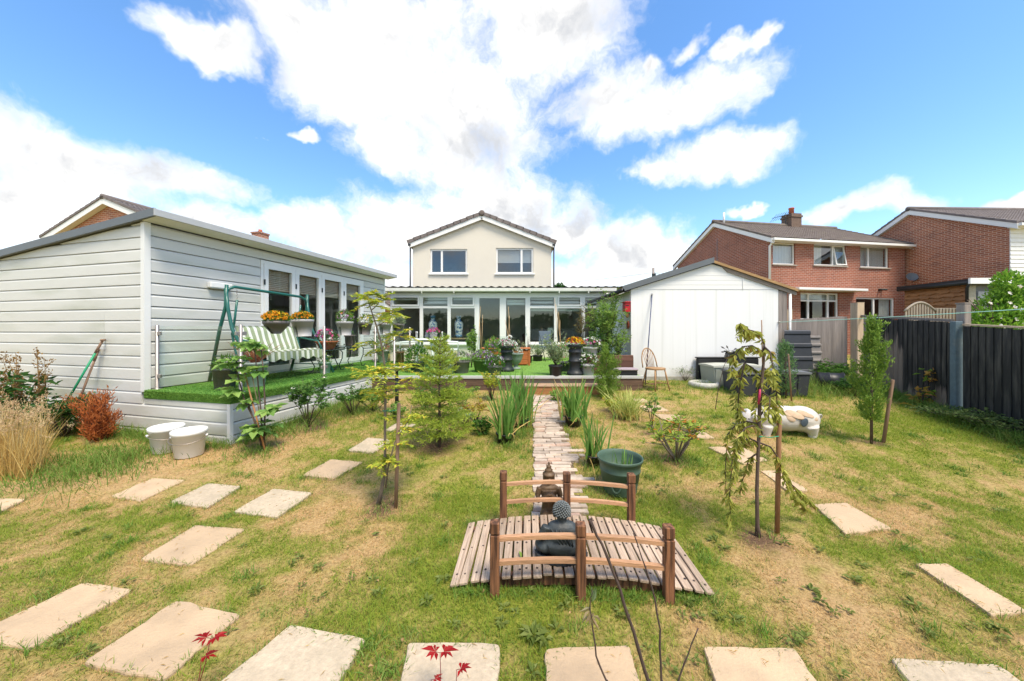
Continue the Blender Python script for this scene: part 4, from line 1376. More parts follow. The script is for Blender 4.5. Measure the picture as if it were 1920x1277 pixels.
# steps
s_ = thing('garden_step', 'low timber step from brick path up to the turf terrace', 'step', (1.05, 6.9, .29))
DECKB = M('step_timber', (.36, .235, .15), .8, .2, 8, bump=.4, stretch=(.4, 5, 5), rnd=.1)
for i in range(3):
    MB().bev(.26, 1.84, 6.745 + i * .103, 6.842 + i * .103, .425, .455, .005).build('tread_board', DECKB, s_)
MB().bev(.27, 1.83, 6.76, 6.785, .27, .4245, .004).build('riser', M('step_riser', (.36, .16, .06), .7, .2, 8, stretch=(.4, 5, 5)), s_)
for x in (.28, 1.79):
    MB().box(x, x + .03, 6.787, 7.03, .27, .424).build('side_board', MATS['step_riser'], s_)

# ------------------------------------------------------------------ glass balustrade
bal = thing('glass_balustrade', 'glass balustrade with steel posts along the edge of the deck', 'balustrade')
BX = DW - .13
posts = [(.06, .10), (BX, .21), (BX, 1.65), (BX, 3.06), (BX, 4.45)]
for x, y in posts:
    m = MB()
    m.lathe([(.055, 0), (.055, .008), (.021, .012), (.021, .90), (.0, .905)], 14, (x, y, DZ))
    p = m.build('post', STEEL, bal)
    for zz in (DZ + .16, DZ + .76):
        for s in (-1, 1):
            if x < 1 and s < 0: continue
            c = MB()
            if x < 1: c.bev(x + .015, x + .075, y - .014, y + .014, zz, zz + .05, .005)
            else: c.bev(x - .014, x + .014, y + s * .045 - .03, y + s * .045 + .03, zz, zz + .05, .005)
            c.build('clamp', STEEL, p)
gz0, gz1 = DZ + .06, DZ + .885
for (xa, ya), (xb, yb) in zip(posts[1:], posts[2:]):
    MB().bev(xa - .005, xa + .005, ya + .045, yb - .045, gz0, gz1, .002).build('glass_panel', CLEAR, bal)
MB().bev(posts[0][0] + .05, BX - .03, .095, .105, gz0, gz1, .002).build('glass_panel', CLEAR, bal)
bal.location = (CA.x, CA.y, 0); bal.rotation_euler = (0, 0, CROT)
b2 = thing('glass_balustrade', 'low frameless glass screen along the front edge of the terrace', 'balustrade', (0, PY + .06, PATZ))
for a, b in ((-2.42, -1.35), (-1.30, .15)):
    MB().bev(a, b, PY + .055, PY + .065, PATZ + .05, PATZ + .82, .002).build('glass_panel', CLEAR, b2)
for x in (-2.46,):
    MB().lathe([(.05, 0), (.05, .008), (.02, .012), (.02, .86), (0, .865)], 12, (x, PY + .06, PATZ)).build('post', STEEL, b2)

# ================================================================== white shed (right)
SY = 8.0
shed = thing('garden_shed', 'wide white-fronted shed with shallow gable and dark verge', 'shed', (4.6, SY, .42))
sl, sr, sw, sb, se = 2.79, 6.45, 6.24, .465, 2.50
pkx, pkz = 4.69, 3.10
WPAN = M('white_shed_panel', (.79, .79, .785), .5, .02, 1.5, bump=.08, bscale=30, stretch=(8, 8, .15), dirt=(.60, .60, .56), dirts=1.1, dthr=(.55, .85), splash=((.40, .38, .30), .02, .42))
MB().box(sl - .06, sr + .04, SY - .05, SY + 3.4, .2, sb).build('concrete_base', CONCRETE, shed)
for i in range(4):
    w = (sw - sl) / 4
    MB().box(sl + i * w + .0001, sl + (i + 1) * w - .0001, SY, SY + .03, sb + .002, se).build('panel', WPAN, shed)
MB().box(sl, sl + .03, SY + .031, SY + 3.3, sb + .002, se - .02).build('side_panel', WPAN, shed)
MB().box(sr - .03, sr, SY + .04, SY + 3.3, sb + .002, se - .02).build('side_panel', GREYWOOD, shed)
MB().box(sl + .03, sr - .03, SY + 3.27, SY + 3.3, sb + .002, se - .02).build('back_panel', GREYWOOD, shed)
for i in range(2):
    MB().bev(sw + .002 + i * .104, sw + .103 + i * .104, SY - .004, SY + .035, sb + .002, se - .03 - i * .03, .004).build('board', GREYWOOD, shed)
def roofz(x): return pkz - (pkz - se) * abs(x - pkx) / ((pkx - sl) if x < pkx else (sr - pkx))
z = se + .003
while z < pkz - .03:
    zt_ = min(z + .1072, pkz - .012)
    def xs_(zz):
        k_ = (pkz - zz) / (pkz - se)
        return pkx - (pkx - sl) * k_, pkx + (sr - pkx) * k_
    a0, a1 = xs_(z); b0, b1 = xs_(zt_)
    MB().prism([(a0, SY - .007, z), (a1, SY - .007, z), (b1, SY - .004, zt_ - .0), (b0, SY - .004, zt_ - .0)], (0, .034, 0)).build('gable_board', CLADW, shed)
    z += .108
MB().box(5.40, 5.415, SY - .02, SY - .0125, se + .003, 2.82).build('joint_trim', UPVC, shed)
for xa, xb, mat, nm, h, nx in ((sl - .22, pkx, FASCIA, 'verge_trim', .13, -.09), (sr + .2, pkx, M('worn_verge_board', (.36, .22, .10), .8, .3, 6, bump=.4, stretch=(.5, 4, 4)), 'verge_board', .06, -.075)):
    za_, zb_ = roofz(xa) + .015, roofz(xb) + .015
    MB().prism([(xa, SY + nx, za_), (xb, SY + nx, zb_), (xb, SY + nx, zb_ + h), (xa, SY + nx, za_ + h)], (0, .035, 0)).build(nm, mat, shed)
    MB().prism([(xa, SY - .052, za_ + .0), (xb, SY - .052, zb_ + .0), (xb, SY - .052, zb_ + .06), (xa, SY - .052, za_ + .06)], (0, 3.5, 0)).build('roof', M('shed_roof_felt', (.05, .052, .055), .9, .2, 9), shed)
MB().prism([(sr + .19, SY - .035, roofz(sr + .19) - .075), (pkx + .35, SY - .035, roofz(pkx + .35) - .075), (pkx + .2, SY - .035, roofz(pkx + .2) + .014), (sr + .19, SY - .035, roofz(sr + .19) + .014)], (0, .03, 0)).build('barge_strip', M('grey_barge', (.24, .20, .17), .85, .25), shed)
MB().tube([(sl - .23, SY - .09, roofz(sl - .2) + .03), (sl - .23, SY + 3.4, roofz(sl - .2) + .03)], .055, 8).build('gutter', BLACKP, shed)
MB().tube([(sr + .06, SY - .01, se - .1), (sr + .06, SY - .01, .5)], .028, 8).build('downpipe', UPVC, shed)

# ================================================================== fences
def paintwood():
    """boards painted black by hand: the paint stops raggedly above the ground"""
    m = bpy.data.materials.new('black_painted_fence')
    m.use_nodes = True
    nt = m.node_tree; N, L = nt.nodes, nt.links
    p = N['Principled BSDF']; p.inputs['Roughness'].default_value = .7
    tc = N.new('ShaderNodeTexCoord'); mp = N.new('ShaderNodeMapping'); mp.inputs['Scale'].default_value = (5, 5, .6)
    oi = N.new('ShaderNodeObjectInfo')
    cb = N.new('ShaderNodeCombineXYZ')
    mu = N.new('ShaderNodeMath'); mu.operation = 'MULTIPLY'; mu.inputs[1].default_value = 40
    L.new(oi.outputs['Random'], mu.inputs[0]); L.new(mu.outputs[0], cb.inputs[0]); L.new(cb.outputs[0], mp.inputs['Location'])
    L.new(tc.outputs['Object'], mp.inputs[0])
    nz = N.new('ShaderNodeTexNoise'); nz.inputs['Scale'].default_value = 3; nz.inputs['Detail'].default_value = 8; nz.inputs['Roughness'].default_value = .65
    L.new(mp.outputs[0], nz.inputs['Vector'])
    sp = N.new('ShaderNodeSeparateXYZ'); L.new(tc.outputs['Object'], sp.inputs[0])
    ma = N.new('ShaderNodeMath'); ma.operation = 'MULTIPLY_ADD'; ma.inputs[1].default_value = .9
    L.new(nz.outputs['Fac'], ma.inputs[0]); L.new(sp.outputs['Z'], ma.inputs[2])
    at_ = N.new('ShaderNodeAttribute'); at_.attribute_type = 'OBJECT'; at_.attribute_name = 'bare'
    sb_ = N.new('ShaderNodeMath'); sb_.operation = 'SUBTRACT'
    L.new(ma.outputs[0], sb_.inputs[0]); L.new(at_.outputs['Fac'], sb_.inputs[1])
    mr = N.new('ShaderNodeMapRange'); mr.inputs['From Min'].default_value, mr.inputs['From Max'].default_value = .30, .42
    L.new(sb_.outputs[0], mr.inputs['Value'])
    wood = N.new('ShaderNodeMixRGB'); wood.inputs[1].default_value, wood.inputs[2].default_value = (.13, .105, .09, 1), (.29, .235, .195, 1)
    L.new(nz.outputs['Fac'], wood.inputs[0])
    pr = N.new('ShaderNodeMapRange'); pr.inputs['From Min'].default_value, pr.inputs['From Max'].default_value = .45, .75
    L.new(nz.outputs['Fac'], pr.inputs['Value'])
    pt = N.new('ShaderNodeMixRGB'); pt.inputs[1].default_value, pt.inputs[2].default_value = (.008, .010, .012, 1), (.085, .08, .07, 1)
    L.new(pr.outputs[0], pt.inputs[0])
    mx = N.new('ShaderNodeMixRGB')
    L.new(mr.outputs[0], mx.inputs[0]); L.new(wood.outputs[0], mx.inputs[1]); L.new(pt.outputs[0], mx.inputs[2])
    L.new(mx.outputs[0], p.inputs['Base Color'])
    bp = N.new('ShaderNodeBump'); bp.inputs['Strength'].default_value = .5; bp.inputs['Distance'].default_value = .01
    L.new(nz.outputs['Fac'], bp.inputs['Height']); L.new(bp.outputs[0], p.inputs['Normal'])
    return m
FBLACK = paintwood()
FC, FD = Vector((7.94, 7.85)), Vector((-.309, -.951))
def fence_board(root, p, d, w, z0, z1, mat, bare=None, tilt=0.):
    """overlapping feather-edge board starting at p along d"""
    n = Vector((d.y, -d.x))
    if n.x > 0 or (abs(n.x) < .2 and n.y > 0): n = -n        # towards the garden
    a = Vector((p.x, p.y, 0)); dd = Vector((d.x, d.y, 0)); nn = Vector((n.x, n.y, 0))
    th0, th1 = .014, .026
    q = [a, a + dd * w, a + dd * w + nn * th1, a + nn * th0]
    lo = [v + Vector((0, 0, z0)) for v in q]; hi = [v + Vector((0, 0, z1)) + dd * tilt for v in q]
    o = MB().hexa(lo + hi).build('board', mat, root)
    if bare is not None: o['bare'] = bare
    return o
fa = thing('garden_fence', 'grey weathered board fence between white shed and tan corner post', 'fence', (7.1, 7.95, .38))
x = 6.52
i = 0
while x < 7.76:
    w = random.uniform(.098, .115)
    fence_board(fa, Vector((x, 7.98)), Vector((1, -.02)), w, .36, 1.80 + .06 * (x - 6.5) + random.gauss(0, .006), GREYWOOD)
    x += w - .006; i += 1
for z in (.6, 1.1, 1.65):
    MB().box(6.52, 7.85, 8.0, 8.05, z, z + .08).build('rail', GREYWOOD, fa)
CPOST = M('tan_fence_post', (.48, .37, .26), .85, .2, 8, bump=.4, stretch=(3, 3, .3), dirt=(.30, .22, .15), dirts=3)
po = thing('fence_post', 'thick tan fence post at the corner of the grey fence', 'post', (FC.x, FC.y, .37))
m = MB().bev(-.085, .085, -.085, .085, -.02, 1.80, .01)
m.v = [(v[0] + FC.x, v[1] + FC.y, v[2] + .37) for v in m.v]
m.build('shaft', CPOST, po)
m = MB().prism([(FC.x - .085, FC.y - .085, 2.171), (FC.x + .085, FC.y - .085, 2.171), (FC.x + .085, FC.y + .085, 2.171), (FC.x - .085, FC.y + .085, 2.171)], (0, 0, .012)).build('cap', CPOST, po)
p2 = thing('fence_post', 'short tan post beside the shed corner behind the grey fence', 'post', (6.62, 8.2, .4))
MB().bev(6.55, 6.69, 8.13, 8.27, .38, 2.02, .01).build('shaft', CPOST, p2)
MB().box(6.545, 6.695, 8.125, 8.275, 2.021, 2.04).build('cap', CPOST, p2)
fb = thing('garden_fence', 'board fence painted black with bare wood below, behind the columnar conifer', 'fence', (FC.x + FD.x * 1.2, FC.y + FD.y * 1.2, .28))
q = .24
i = 0
while q < 2.42:
    w = random.uniform(.11, .135)
    p = FC + FD * q
    fence_board(fb, p, FD, w, zg(0, p.y) - .02, zg(0, p.y) + 1.475 + random.gauss(0, .006), GREYWOOD if i < 3 else FBLACK, bare=(1.12 if 2 < i < 10 else .22) + random.gauss(0, .09))
    q += w - .008; i += 1
MB().prism([Vector((FC.x + .02, FC.y, 1.855)), Vector((FC.x + .07, FC.y, 1.855)), Vector((FC.x + .07, FC.y, 1.90)), Vector((FC.x + .02, FC.y, 1.90))], Vector((FD.x, FD.y, -.0725)) * 2.35).build('rail', GREYWOOD, fb)
pp = FC + FD * 2.50
CONP = M('blue_grey_concrete_post', (.10, .145, .17), .85, .15, 14, bump=.4, dirt=(.26, .24, .2), dirts=2)
po2 = thing('fence_post', 'blue-grey concrete fence post between the black fence panels', 'post', (pp.x, pp.y, zg(0, pp.y)))
m = MB().bev(-.048, .048, -.05, .05, -.02, 1.50, .008)
m.xf(Matrix.Translation((pp.x - .045, pp.y, zg(0, pp.y))) @ Matrix.Rotation(math.atan2(-FD.x, -FD.y) * -1, 4, 'Z')).build('shaft', CONP, po2)
po3 = thing('fence_post', 'weathered wooden post standing behind the blue-grey post', 'post', (pp.x + .09, pp.y + .02, zg(0, pp.y)))
m = MB().bev(-.055, .055, -.055, .055, -.02, 1.78, .008)
m.xf(Matrix.Translation((pp.x + .10, pp.y + .02, zg(0, pp.y)))).build('shaft', GREYWOOD, po3)
MB().box(pp.x + .04, pp.x + .16, pp.y - .04, pp.y + .08, zg(0, pp.y) + 1.781, zg(0, pp.y) + 1.80).build('cap', GREYWOOD, po3)
fc = thing('garden_fence', 'tall black board fence at the right edge, with pale capping strip', 'fence', (FC.x + FD.x * 3.6, FC.y + FD.y * 3.6, .15))
q = 2.59
while q < 5.6:
    w = random.uniform(.11, .135)
    p = FC + FD * q
    fence_board(fc, p, FD, w, zg(0, p.y) - .02, zg(0, p.y) + 1.43 + random.gauss(0, .004), FBLACK, bare=random.gauss(-.1, .12))
    q += w - .008
a, b = FC + FD * 2.58, FC + FD * 5.6
MB().hexa([(a.x - .03, a.y, zg(0, a.y) + 1.44), (a.x + .05, a.y, zg(0, a.y) + 1.44), (b.x + .05, b.y, zg(0, b.y) + 1.44), (b.x - .03, b.y, zg(0, b.y) + 1.44),
           (a.x - .03, a.y, zg(0, a.y) + 1.465), (a.x + .05, a.y, zg(0, a.y) + 1.465), (b.x + .05, b.y, zg(0, b.y) + 1.465), (b.x - .03, b.y, zg(0, b.y) + 1.465)]).build('capping', CPOST, fc)

# ================================================================== neighbouring brick houses (right)
def wallt(px, o, d):
    """distance along a wall line seen at a photo column"""
    k = (px - 960) / F
    return (k * o.y - o.x) / (d.x - k * d.y)
def gabled_side(root, L_, Dp, zb, ze, zr, mat, tile, holes, ov=.28, verge=UPVC):
    """house with rear wall on y=0 (ridge along x) and a gable wall on x=0"""
    m = MB()
    holed(m, 0, L_, zb, ze, holes, 0)
    m.add([(0, 0, zb), (0, Dp, zb), (0, Dp, ze), (0, Dp / 2, zr - .12), (0, 0, ze)], [(4, 3, 2, 1, 0)])
    m.add([(L_, 0, zb), (L_, Dp, zb), (L_, Dp, ze), (L_, Dp / 2, zr - .12), (L_, 0, ze)], [(0, 1, 2, 3, 4)])
    m.add([(0, Dp, zb), (L_, Dp, zb), (L_, Dp, ze), (0, Dp, ze)], [(3, 2, 1, 0)])
    m.build('wall', mat, root)
    k = (zr - ze) / (Dp / 2)
    ridge = Vector((0, Dp / 2, zr))
    for s in (0, 1):
        ye = -ov if s == 0 else Dp + ov
        zz = ze - k * ov + .10
        a, b = Vector((-.12, ye, zz)), Vector((L_ + .12, ye, zz))
        c, d = Vector((L_ + .12, Dp / 2, zr + .10)), Vector((-.12, Dp / 2, zr + .10))
        t = MB()
        if s == 0: tiled(t, a, b, c, d, int(L_ / .25), 11)
        else: tiled(t, b, a, d, c, int(L_ / .5), 8)
        t.build('roof', tile, root)
        n = 12
        for side in (0, 1):
            x = -.13 if side == 0 else L_ + .13
            e0, e1 = Vector((x, ye, zz)), Vector((x, Dp / 2, zr + .10))
            dv = Vector((0.04 if side == 0 else -.04, 0, 0))
            MB().prism([e0 + Vector((0, 0, -.24)), e1 + Vector((0, 0, -.24)), e1 + Vector((0, 0, -.03)), e0 + Vector((0, 0, -.03))], dv).build('barge_board', verge, root)
            MB().prism([e0 + Vector((0, 0, -.24)), e1 + Vector((0, 0, -.24)), e1 + Vector((0, 0, -.225)), e0 + Vector((0, 0, -.225))], dv * 3.2).build('soffit', verge, root)
            if s == 0 or side == 0:
                for i in range(n):
                    p, q_ = e0.lerp(e1, i / n), e0.lerp(e1, (i + 1.06) / n)
                    MB().prism([p + Vector((-.02, 0, -.028)), q_ + Vector((-.02, 0, -.028)), q_ + Vector((-.02, 0, .05)), p + Vector((-.02, 0, .075))], (.24 if side == 0 else -.2, 0, 0)).build('verge_tile', tile, root)
    MB().tube([(-.15, Dp / 2, zr + .13), (L_ + .15, Dp / 2, zr + .13)], .11, 10).build('ridge_tiles', tile, root)
    MB().box(-.1, L_ + .1, -ov - .10, -ov + .01, ze - k * ov - .03, ze - k * ov + .07).build('gutter', verge, root)
    MB().box(-.1, L_ + .1, -ov + .011, -.001, ze - k * ov - .04, ze - k * ov - .02).build('eaves_soffit', verge, root)
O1, A1 = Vector((11.35, 15.1)), math.atan2(1.2, 7.42)
d1 = Vector((math.cos(A1), math.sin(A1)))
def h1(px0, px1, py0, py1):
    a, b = wallt(px0, O1, d1), wallt(px1, O1, d1)
    Ym = O1.y + d1.y * (a + b) / 2
    return (a, b, CAMZ - (py1 - HY) / F * Ym, CAMZ - (py0 - HY) / F * Ym)
r1 = thing('house', 'red brick house with brown tiled roof, behind the white shed', 'house')
H = [h1(1449, 1491, 455, 496), h1(1526, 1586, 458, 498), h1(1613, 1667, 462, 502), h1(1501, 1573, 549, 600), h1(1605, 1678, 558, 606)]
L1 = wallt(1697, O1, d1)
gabled_side(r1, L1, 6.3, .4, 5.62, 7.2, BRICK, TILE, H)
def pm(px): return wallt(px, O1, d1)
window(r1, *H[0], curtain=[(H[0][0], H[0][1])], sill=SILL, glass=SKYGLASS)
w_ = window(r1, *H[1], mull=(pm(1564),), curtain=[(H[1][0], pm(1550)), (pm(1566), H[1][1])], sill=SILL, glass=SKYGLASS)
window(r1, *H[2], mull=(pm(1631),), curtain=[(H[2][0], H[2][1])], sill=SILL, glass=SKYGLASS)
ww = H[3]
window(r1, *ww, mull=(pm(1518), pm(1555)), trans=(ww[3] - .36,), fw=.07, blind=ww[3] - .3, sill=SILL)
window(r1, *H[4], mull=(pm(1641),), fw=.07, curtain=[(pm(1658), H[4][1])], sill=SILL)
# the casement standing open
xa, xb, za, zb = pm(1566), pm(1586) , H[1][2] + .03, H[1][3] - .03
m = MB()
m.box(0, xb - xa, -.04, 0, 0, .05).box(0, xb - xa, -.04, 0, zb - za - .05, zb - za).box(0, .05, -.04, 0, .05, zb - za - .05).box(xb - xa - .05, xb - xa, -.04, 0, .05, zb - za - .05)
m.xf(Matrix.Translation((xa, -.02, za)) @ Matrix.Rotation(R(-9), 4, 'X'))
oc = m.build('open_casement', UPVC, r1)
MB().box(.05, xb - xa - .05, -.02, -.016, .05, zb - za - .05).xf(Matrix.Translation((xa, -.02, za)) @ Matrix.Rotation(R(-9), 4, 'X')).build('pane', GLASS, oc)
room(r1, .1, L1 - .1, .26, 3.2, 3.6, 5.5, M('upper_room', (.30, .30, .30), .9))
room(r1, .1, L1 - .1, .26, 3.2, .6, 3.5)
MB().tube([(-.02, -.34, 5.50), (-.02, -.08, 5.25), (-.02, -.08, 1.0)], .045, 8).build('downpipe', UPVC, r1)
MB().bev(wallt(1476, O1, d1), wallt(1602, O1, d1), -.55, -.001, 3.30, 3.40, .01).build('canopy', UPVC, r1)
MB().tube([(-.02, 3.0, 6.4), (-.02, 3.0, 4.0)], .012, 5).build('cable', M('grey_cable', (.3, .3, .3), .6), r1)
cx = wallt(1484, Vector((O1.x - .16 * 3.15, O1.y + 3.1)), d1)
MB().box(cx - .32, cx + .32, 2.85, 3.45, 6.7, 7.95).build('chimney', M('brown_chimney_brick', (.16, .11, .085), .9, .3, 9, bump=.6), r1)
MB().box(cx - .36, cx + .36, 2.81, 3.49, 7.74, 7.84).build('chimney_band', MATS['brown_chimney_brick'], r1)
MB().lathe([(.13, 0), (.12, .3), (.14, .32), (.14, .38), (.1, .38)], 10, (cx, 3.15, 7.95)).build('chimney_pot', TERRA, r1)
an = MB().tube([(cx - .42, 3.1, 7.2), (cx - .42, 3.1, 8.0)], .018, 5).tube([(cx - 1.5, 2.9, 7.6), (cx - .3, 3.2, 7.95)], .014, 5)
for i in range(7):
    x = cx - 1.35 + i * .16
    an.tube([(x - .06, 3.1, 7.45 + i * .047), (x + .06, 2.8, 7.80 + i * .047)], .009, 4)
an.build('aerial', IRON, r1)
MB().tube([(1.6 - 2.2, 2.9, 7.1), (1.6 - 2.2, 2.9, 7.75)], .05, 8).xf(Matrix.Translation((.9, 0, 0))).build('soil_vent', UPVC, r1)
m = MB().bev(-.11, .11, -.06, 0, -.04, .04, .01)
m.tube([(-.08, -.05, 0), (-.12, -.2, -.02)], .04, 8).tube([(.08, -.05, 0), (.12, -.2, -.02)], .04, 8)
m.xf(Matrix.Translation((wallt(1650, O1, d1), -.001, 3.45))).build('security_light', IRON, r1)
r1.location = (O1.x, O1.y, 0); r1.rotation_euler = (0, 0, A1)

O2, A2 = Vector((18.95, 13.0)), R(1.5)
d2 = Vector((math.cos(A2), math.sin(A2)))
r2 = thing('house', 'orange-brown brick house with white rear cladding at the right edge', 'house')
wz = (1.15, 2.7, 4.35, 5.35)
gabled_side(r2, 7.5, 6.3, .4, 5.60, 7.15, BRICK2, TILE2, [wz])
for i in range(14):
    z = 3.3 + i * .16
    for xa, xb in (((.0, 1.13), (2.72, 7.5)) if wz[2] - .16 < z < wz[3] else ((.0, 7.5),)):
        MB().prism([(xa, -.035, z), (xa, -.012, z + .158), (xa, -.001, z + .158), (xa, -.001, z)], (xb - xa, 0, 0)).build('board', CLADW, r2)
window(r2, *wz, mull=(1.7,), curtain=[(1.15, 2.7)], sill=UPVC)
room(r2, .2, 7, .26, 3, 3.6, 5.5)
r2.location = (O2.x, O2.y, 0); r2.rotation_euler = (0, 0, A2)
# satellite dish on its gable
sd_ = thing('satellite_dish', 'grey satellite dish on the orange-brown brick gable', 'satellite dish')
q = Vector((18.97, at(1716, 520, 1).y * 0 + 15.9, CAMZ + 99 / F * 15.9))
m = MB().lathe([(.0, 0), (.08, .008), (.15, .028), (.20, .055), (.204, .055), (.15, .023), (.0, -.008)], 20)
m.xf(Matrix.Translation(q + Vector((-.38, -.02, 0))) @ Matrix.Rotation(R(-25), 4, 'Z') @ Matrix.Rotation(R(70), 4, 'X'))
m.build('dish', M('dish_grey', (.11, .125, .145), .5), sd_)
MB().tube([q + Vector((-.03, 0, -.1)), q + Vector((-.3, 0, -.1)), q + Vector((-.36, -.02, 0))], .022, 6).build('bracket', IRON, sd_)
MB().tube([q + Vector((-.38, -.02, -.25)), q + Vector((-.5, -.4, -.12))], .014, 6).build('feed_arm', IRON, sd_)

# timber outbuilding beside it
ob = thing('outbuilding', 'timber outbuilding of wavy-edged boards with black gutter, under the brick gable', 'outbuilding', (15.3, 11.5, .4))
WANE = M('waney_larch', (.30, .145, .06), .75, .3, 5, bump=.4, stretch=(3, .4, 4), rnd=.14, dirt=(.16, .075, .035), dirts=3)
MB().box(15.34, 17.6, 11.52, 13.3, .4, 3.1).build('frame', SHADOW, ob)
for i in range(14):
    z = 1.15 + i * .142
    vs, fs = [], []
    n = 22
    for j in range(n + 1):
        y = 11.50 + 1.8 * j / n
        wv = .022 * math.sin(j * 1.3 + i * 2.2) + .015 * math.sin(j * 2.9 + i)
        vs += [(15.275, y, z + wv), (15.335, y, z + .165), (15.339, y, z + .165), (15.30, y, z + wv)]
    for j in range(n):
        for k_ in range(4):
            fs.append((4 * j + k_, 4 * j + (k_ + 1) % 4, 4 * j + 4 + (k_ + 1) % 4, 4 * j + 4 + k_))
    MB().add(vs, fs + [(0, 3, 2, 1), (4 * n, 4 * n + 1, 4 * n + 2, 4 * n + 3)]).build('waney_board', WANE, ob)
MB().box(15.1, 17.8, 11.3, 13.4, 3.17, 3.25).build('roof', BLACKP, ob)
MB().tube([(15.16, 11.3, 3.13), (15.16, 13.4, 3.13)], .075, 10).build('gutter', BLACKP, ob)
MB().tube([(15.2, 11.36, 3.1), (15.25, 11.44, 2.95), (15.25, 11.44, .5)], .04, 8).build('downpipe', BLACKP, ob)
MB().box(15.1, 17.9, 11.24, 11.298, 3.08, 3.27).build('fascia', UPVC, ob)
MB().box(15.30, 15.62, 11.49, 11.519, .4, 3.05).build('corner_board', M('stone_strip', (.42, .38, .3), .85, .2, 12), ob)
f = MB().box(15.66, 17.4, 11.46, 11.518, 2.75, 2.85).box(15.66, 17.4, 11.46, 11.518, 1.55, 1.65).box(15.66, 15.74, 11.46, 11.518, 1.65, 2.75).box(16.5, 16.58, 11.46, 11.518, 1.65, 2.75).box(17.32, 17.4, 11.46, 11.518, 1.65, 2.75)
w_ = f.build('window', M('grey_upvc', (.33, .34, .36), .4), ob)
MB().box(15.74, 16.5, 11.48, 11.484, 1.65, 2.75).build('pane', GLASS, w_)
MB().box(16.58, 17.32, 11.48, 11.484, 1.65, 2.75).build('pane', GLASS, w_)
# arched picket gate and trellis fence in front of it
gt = thing('picket_gate', 'arched pale picket gate beyond the black fence', 'gate', (12.5, 10.5, .4))
PICK = M('pale_picket', (.34, .29, .23), .85, .2, 9, rnd=.12, stretch=(3, 3, .3))
for i in range(11):
    x = 12.12 + i * .085
    h = 2.14 + .26 * math.sin(PI * (i + .6) / 11.2)
    MB().bev(x - .026, x + .026, 10.49, 10.51, .45, h, .004).build('picket', PICK, gt)
pts = [(12.08 + .95 * i / 12, 10.5, 2.13 + .27 * math.sin(PI * (i + .1) / 12.2)) for i in range(13)]
MB().tube(pts, .034, 6).build('arch_rail', PICK, gt)
for z in (.7, 1.5):
    MB().box(12.08, 13.03, 10.511, 10.54, z, z + .08).build('rail', PICK, gt)
gt2 = thing('trellis_fence', 'pale trellis fence between arched gate and wooden post', 'fence', (13.5, 10.5, .4))
for i in range(13):
    x = 13.08 + i * .1
    MB().bev(x - .03, x + .03, 10.49, 10.51, .45, 2.22, .004).build('picket', PICK, gt2)
for z in (.7, 1.5, 2.15):
    MB().box(13.04, 14.4, 10.511, 10.54, z, z + .08).build('rail', PICK, gt2)

# ================================================================== neighbours on the left and behind
def gabled_front(root, W_, Dp, zb, ze, zr, mat, tile, chim=None):
    """house with a brick gable on y=0 and the ridge running back along y"""
    h = W_ / 2
    m = MB()
    m.add([(-h, 0, zb), (h, 0, zb), (h, 0, ze), (0, 0, zr - .1), (-h, 0, ze)], [(0, 1, 2, 3, 4)])
    m.box(-h, -h + .25, .25, Dp, zb, ze).box(h - .25, h, .25, Dp, zb, ze).box(-h + .25, h - .25, Dp - .25, Dp, zb, ze)
    m.build('wall', mat, root)
    for s in (-1, 1):
        k = (zr - ze) / h
        xe, z0 = s * (h + .3), ze - .3 * k + .08
        a, b = Vector((xe, -.2, z0)), Vector((xe, Dp + .2, z0))
        c, d = Vector((0, Dp + .2, zr + .08)), Vector((0, -.2, zr + .08))
        t = MB()
        if s > 0: tiled(t, a, b, c, d, int(Dp / .3), 11)
        else: tiled(t, b, a, d, c, int(Dp / .3), 11)
        t.build('roof', tile, root)
        e0, e1 = Vector((xe, -.22, z0)), Vector((0, -.22, zr + .08))
        MB().prism([e0 + Vector((0, 0, -.27)), e1 + Vector((0, 0, -.27)), e1 + Vector((0, 0, -.04)), e0 + Vector((0, 0, -.04))], (0, .04, 0)).build('barge_board', UPVC, root)
        MB().prism([e0 + Vector((0, .041, -.26)), e1 + Vector((0, .041, -.26)), e1 + Vector((0, .041, -.245)), e0 + Vector((0, .041, -.245))], (0, .17, 0)).build('soffit', UPVC, root)
        for i in range(12):
            p, q_ = e0.lerp(e1, i / 12), e0.lerp(e1, (i + 1.06) / 12)
            MB().prism([p + Vector((0, -.03, -.035)), q_ + Vector((0, -.03, -.035)), q_ + Vector((0, -.03, .05)), p + Vector((0, -.03, .075))], (0, .25, 0)).build('verge_tile', tile, root)
    MB().tube([(0, -.25, zr + .1), (0, Dp + .2, zr + .1)], .11, 10).build('ridge_tiles', tile, root)
    if chim:
        MB().box(-.3, .3, chim - .3, chim + .3, zr - .2, zr + .45).build('chimney', mat, root)
        MB().box(-.34, .34, chim - .34, chim + .34, zr + .451, zr + .53).build('chimney_cap', mat, root)
        MB().lathe([(.11, 0), (.1, .2), (.06, .2)], 10, (0, chim, zr + .53)).build('chimney_pot', TERRA, root)
r3 = thing('house', 'brick neighbour house with white barge boards, peeking over the garden room roof', 'house')
gabled_front(r3, 6.7, 9, .3, 5.55, 6.85, BRICK2, TILE2, 6.65)
r3.location = (-16.5, 14.0, 0); r3.rotation_euler = (0, 0, R(-12))
r4 = thing('house', 'far left neighbour house of which only the brown tiled roof tip shows', 'house')
gabled_front(r4, 6.5, 8, .3, 4.4, 5.55, BRICK2, TILE)
r4.location = (-27.2, 17.0, 0); r4.rotation_euler = (0, 0, R(60))
r5 = thing('garage', 'low building with dark flat-pitched roof behind the shed and conservatory', 'garage')
gabled_side(r5, 9, 5, .4, 3.75, 4.25, RENDER, M('dark_slate', (.07, .06, .055), .8, .2), [])
r5.location = (5.0, 20.5, 0)
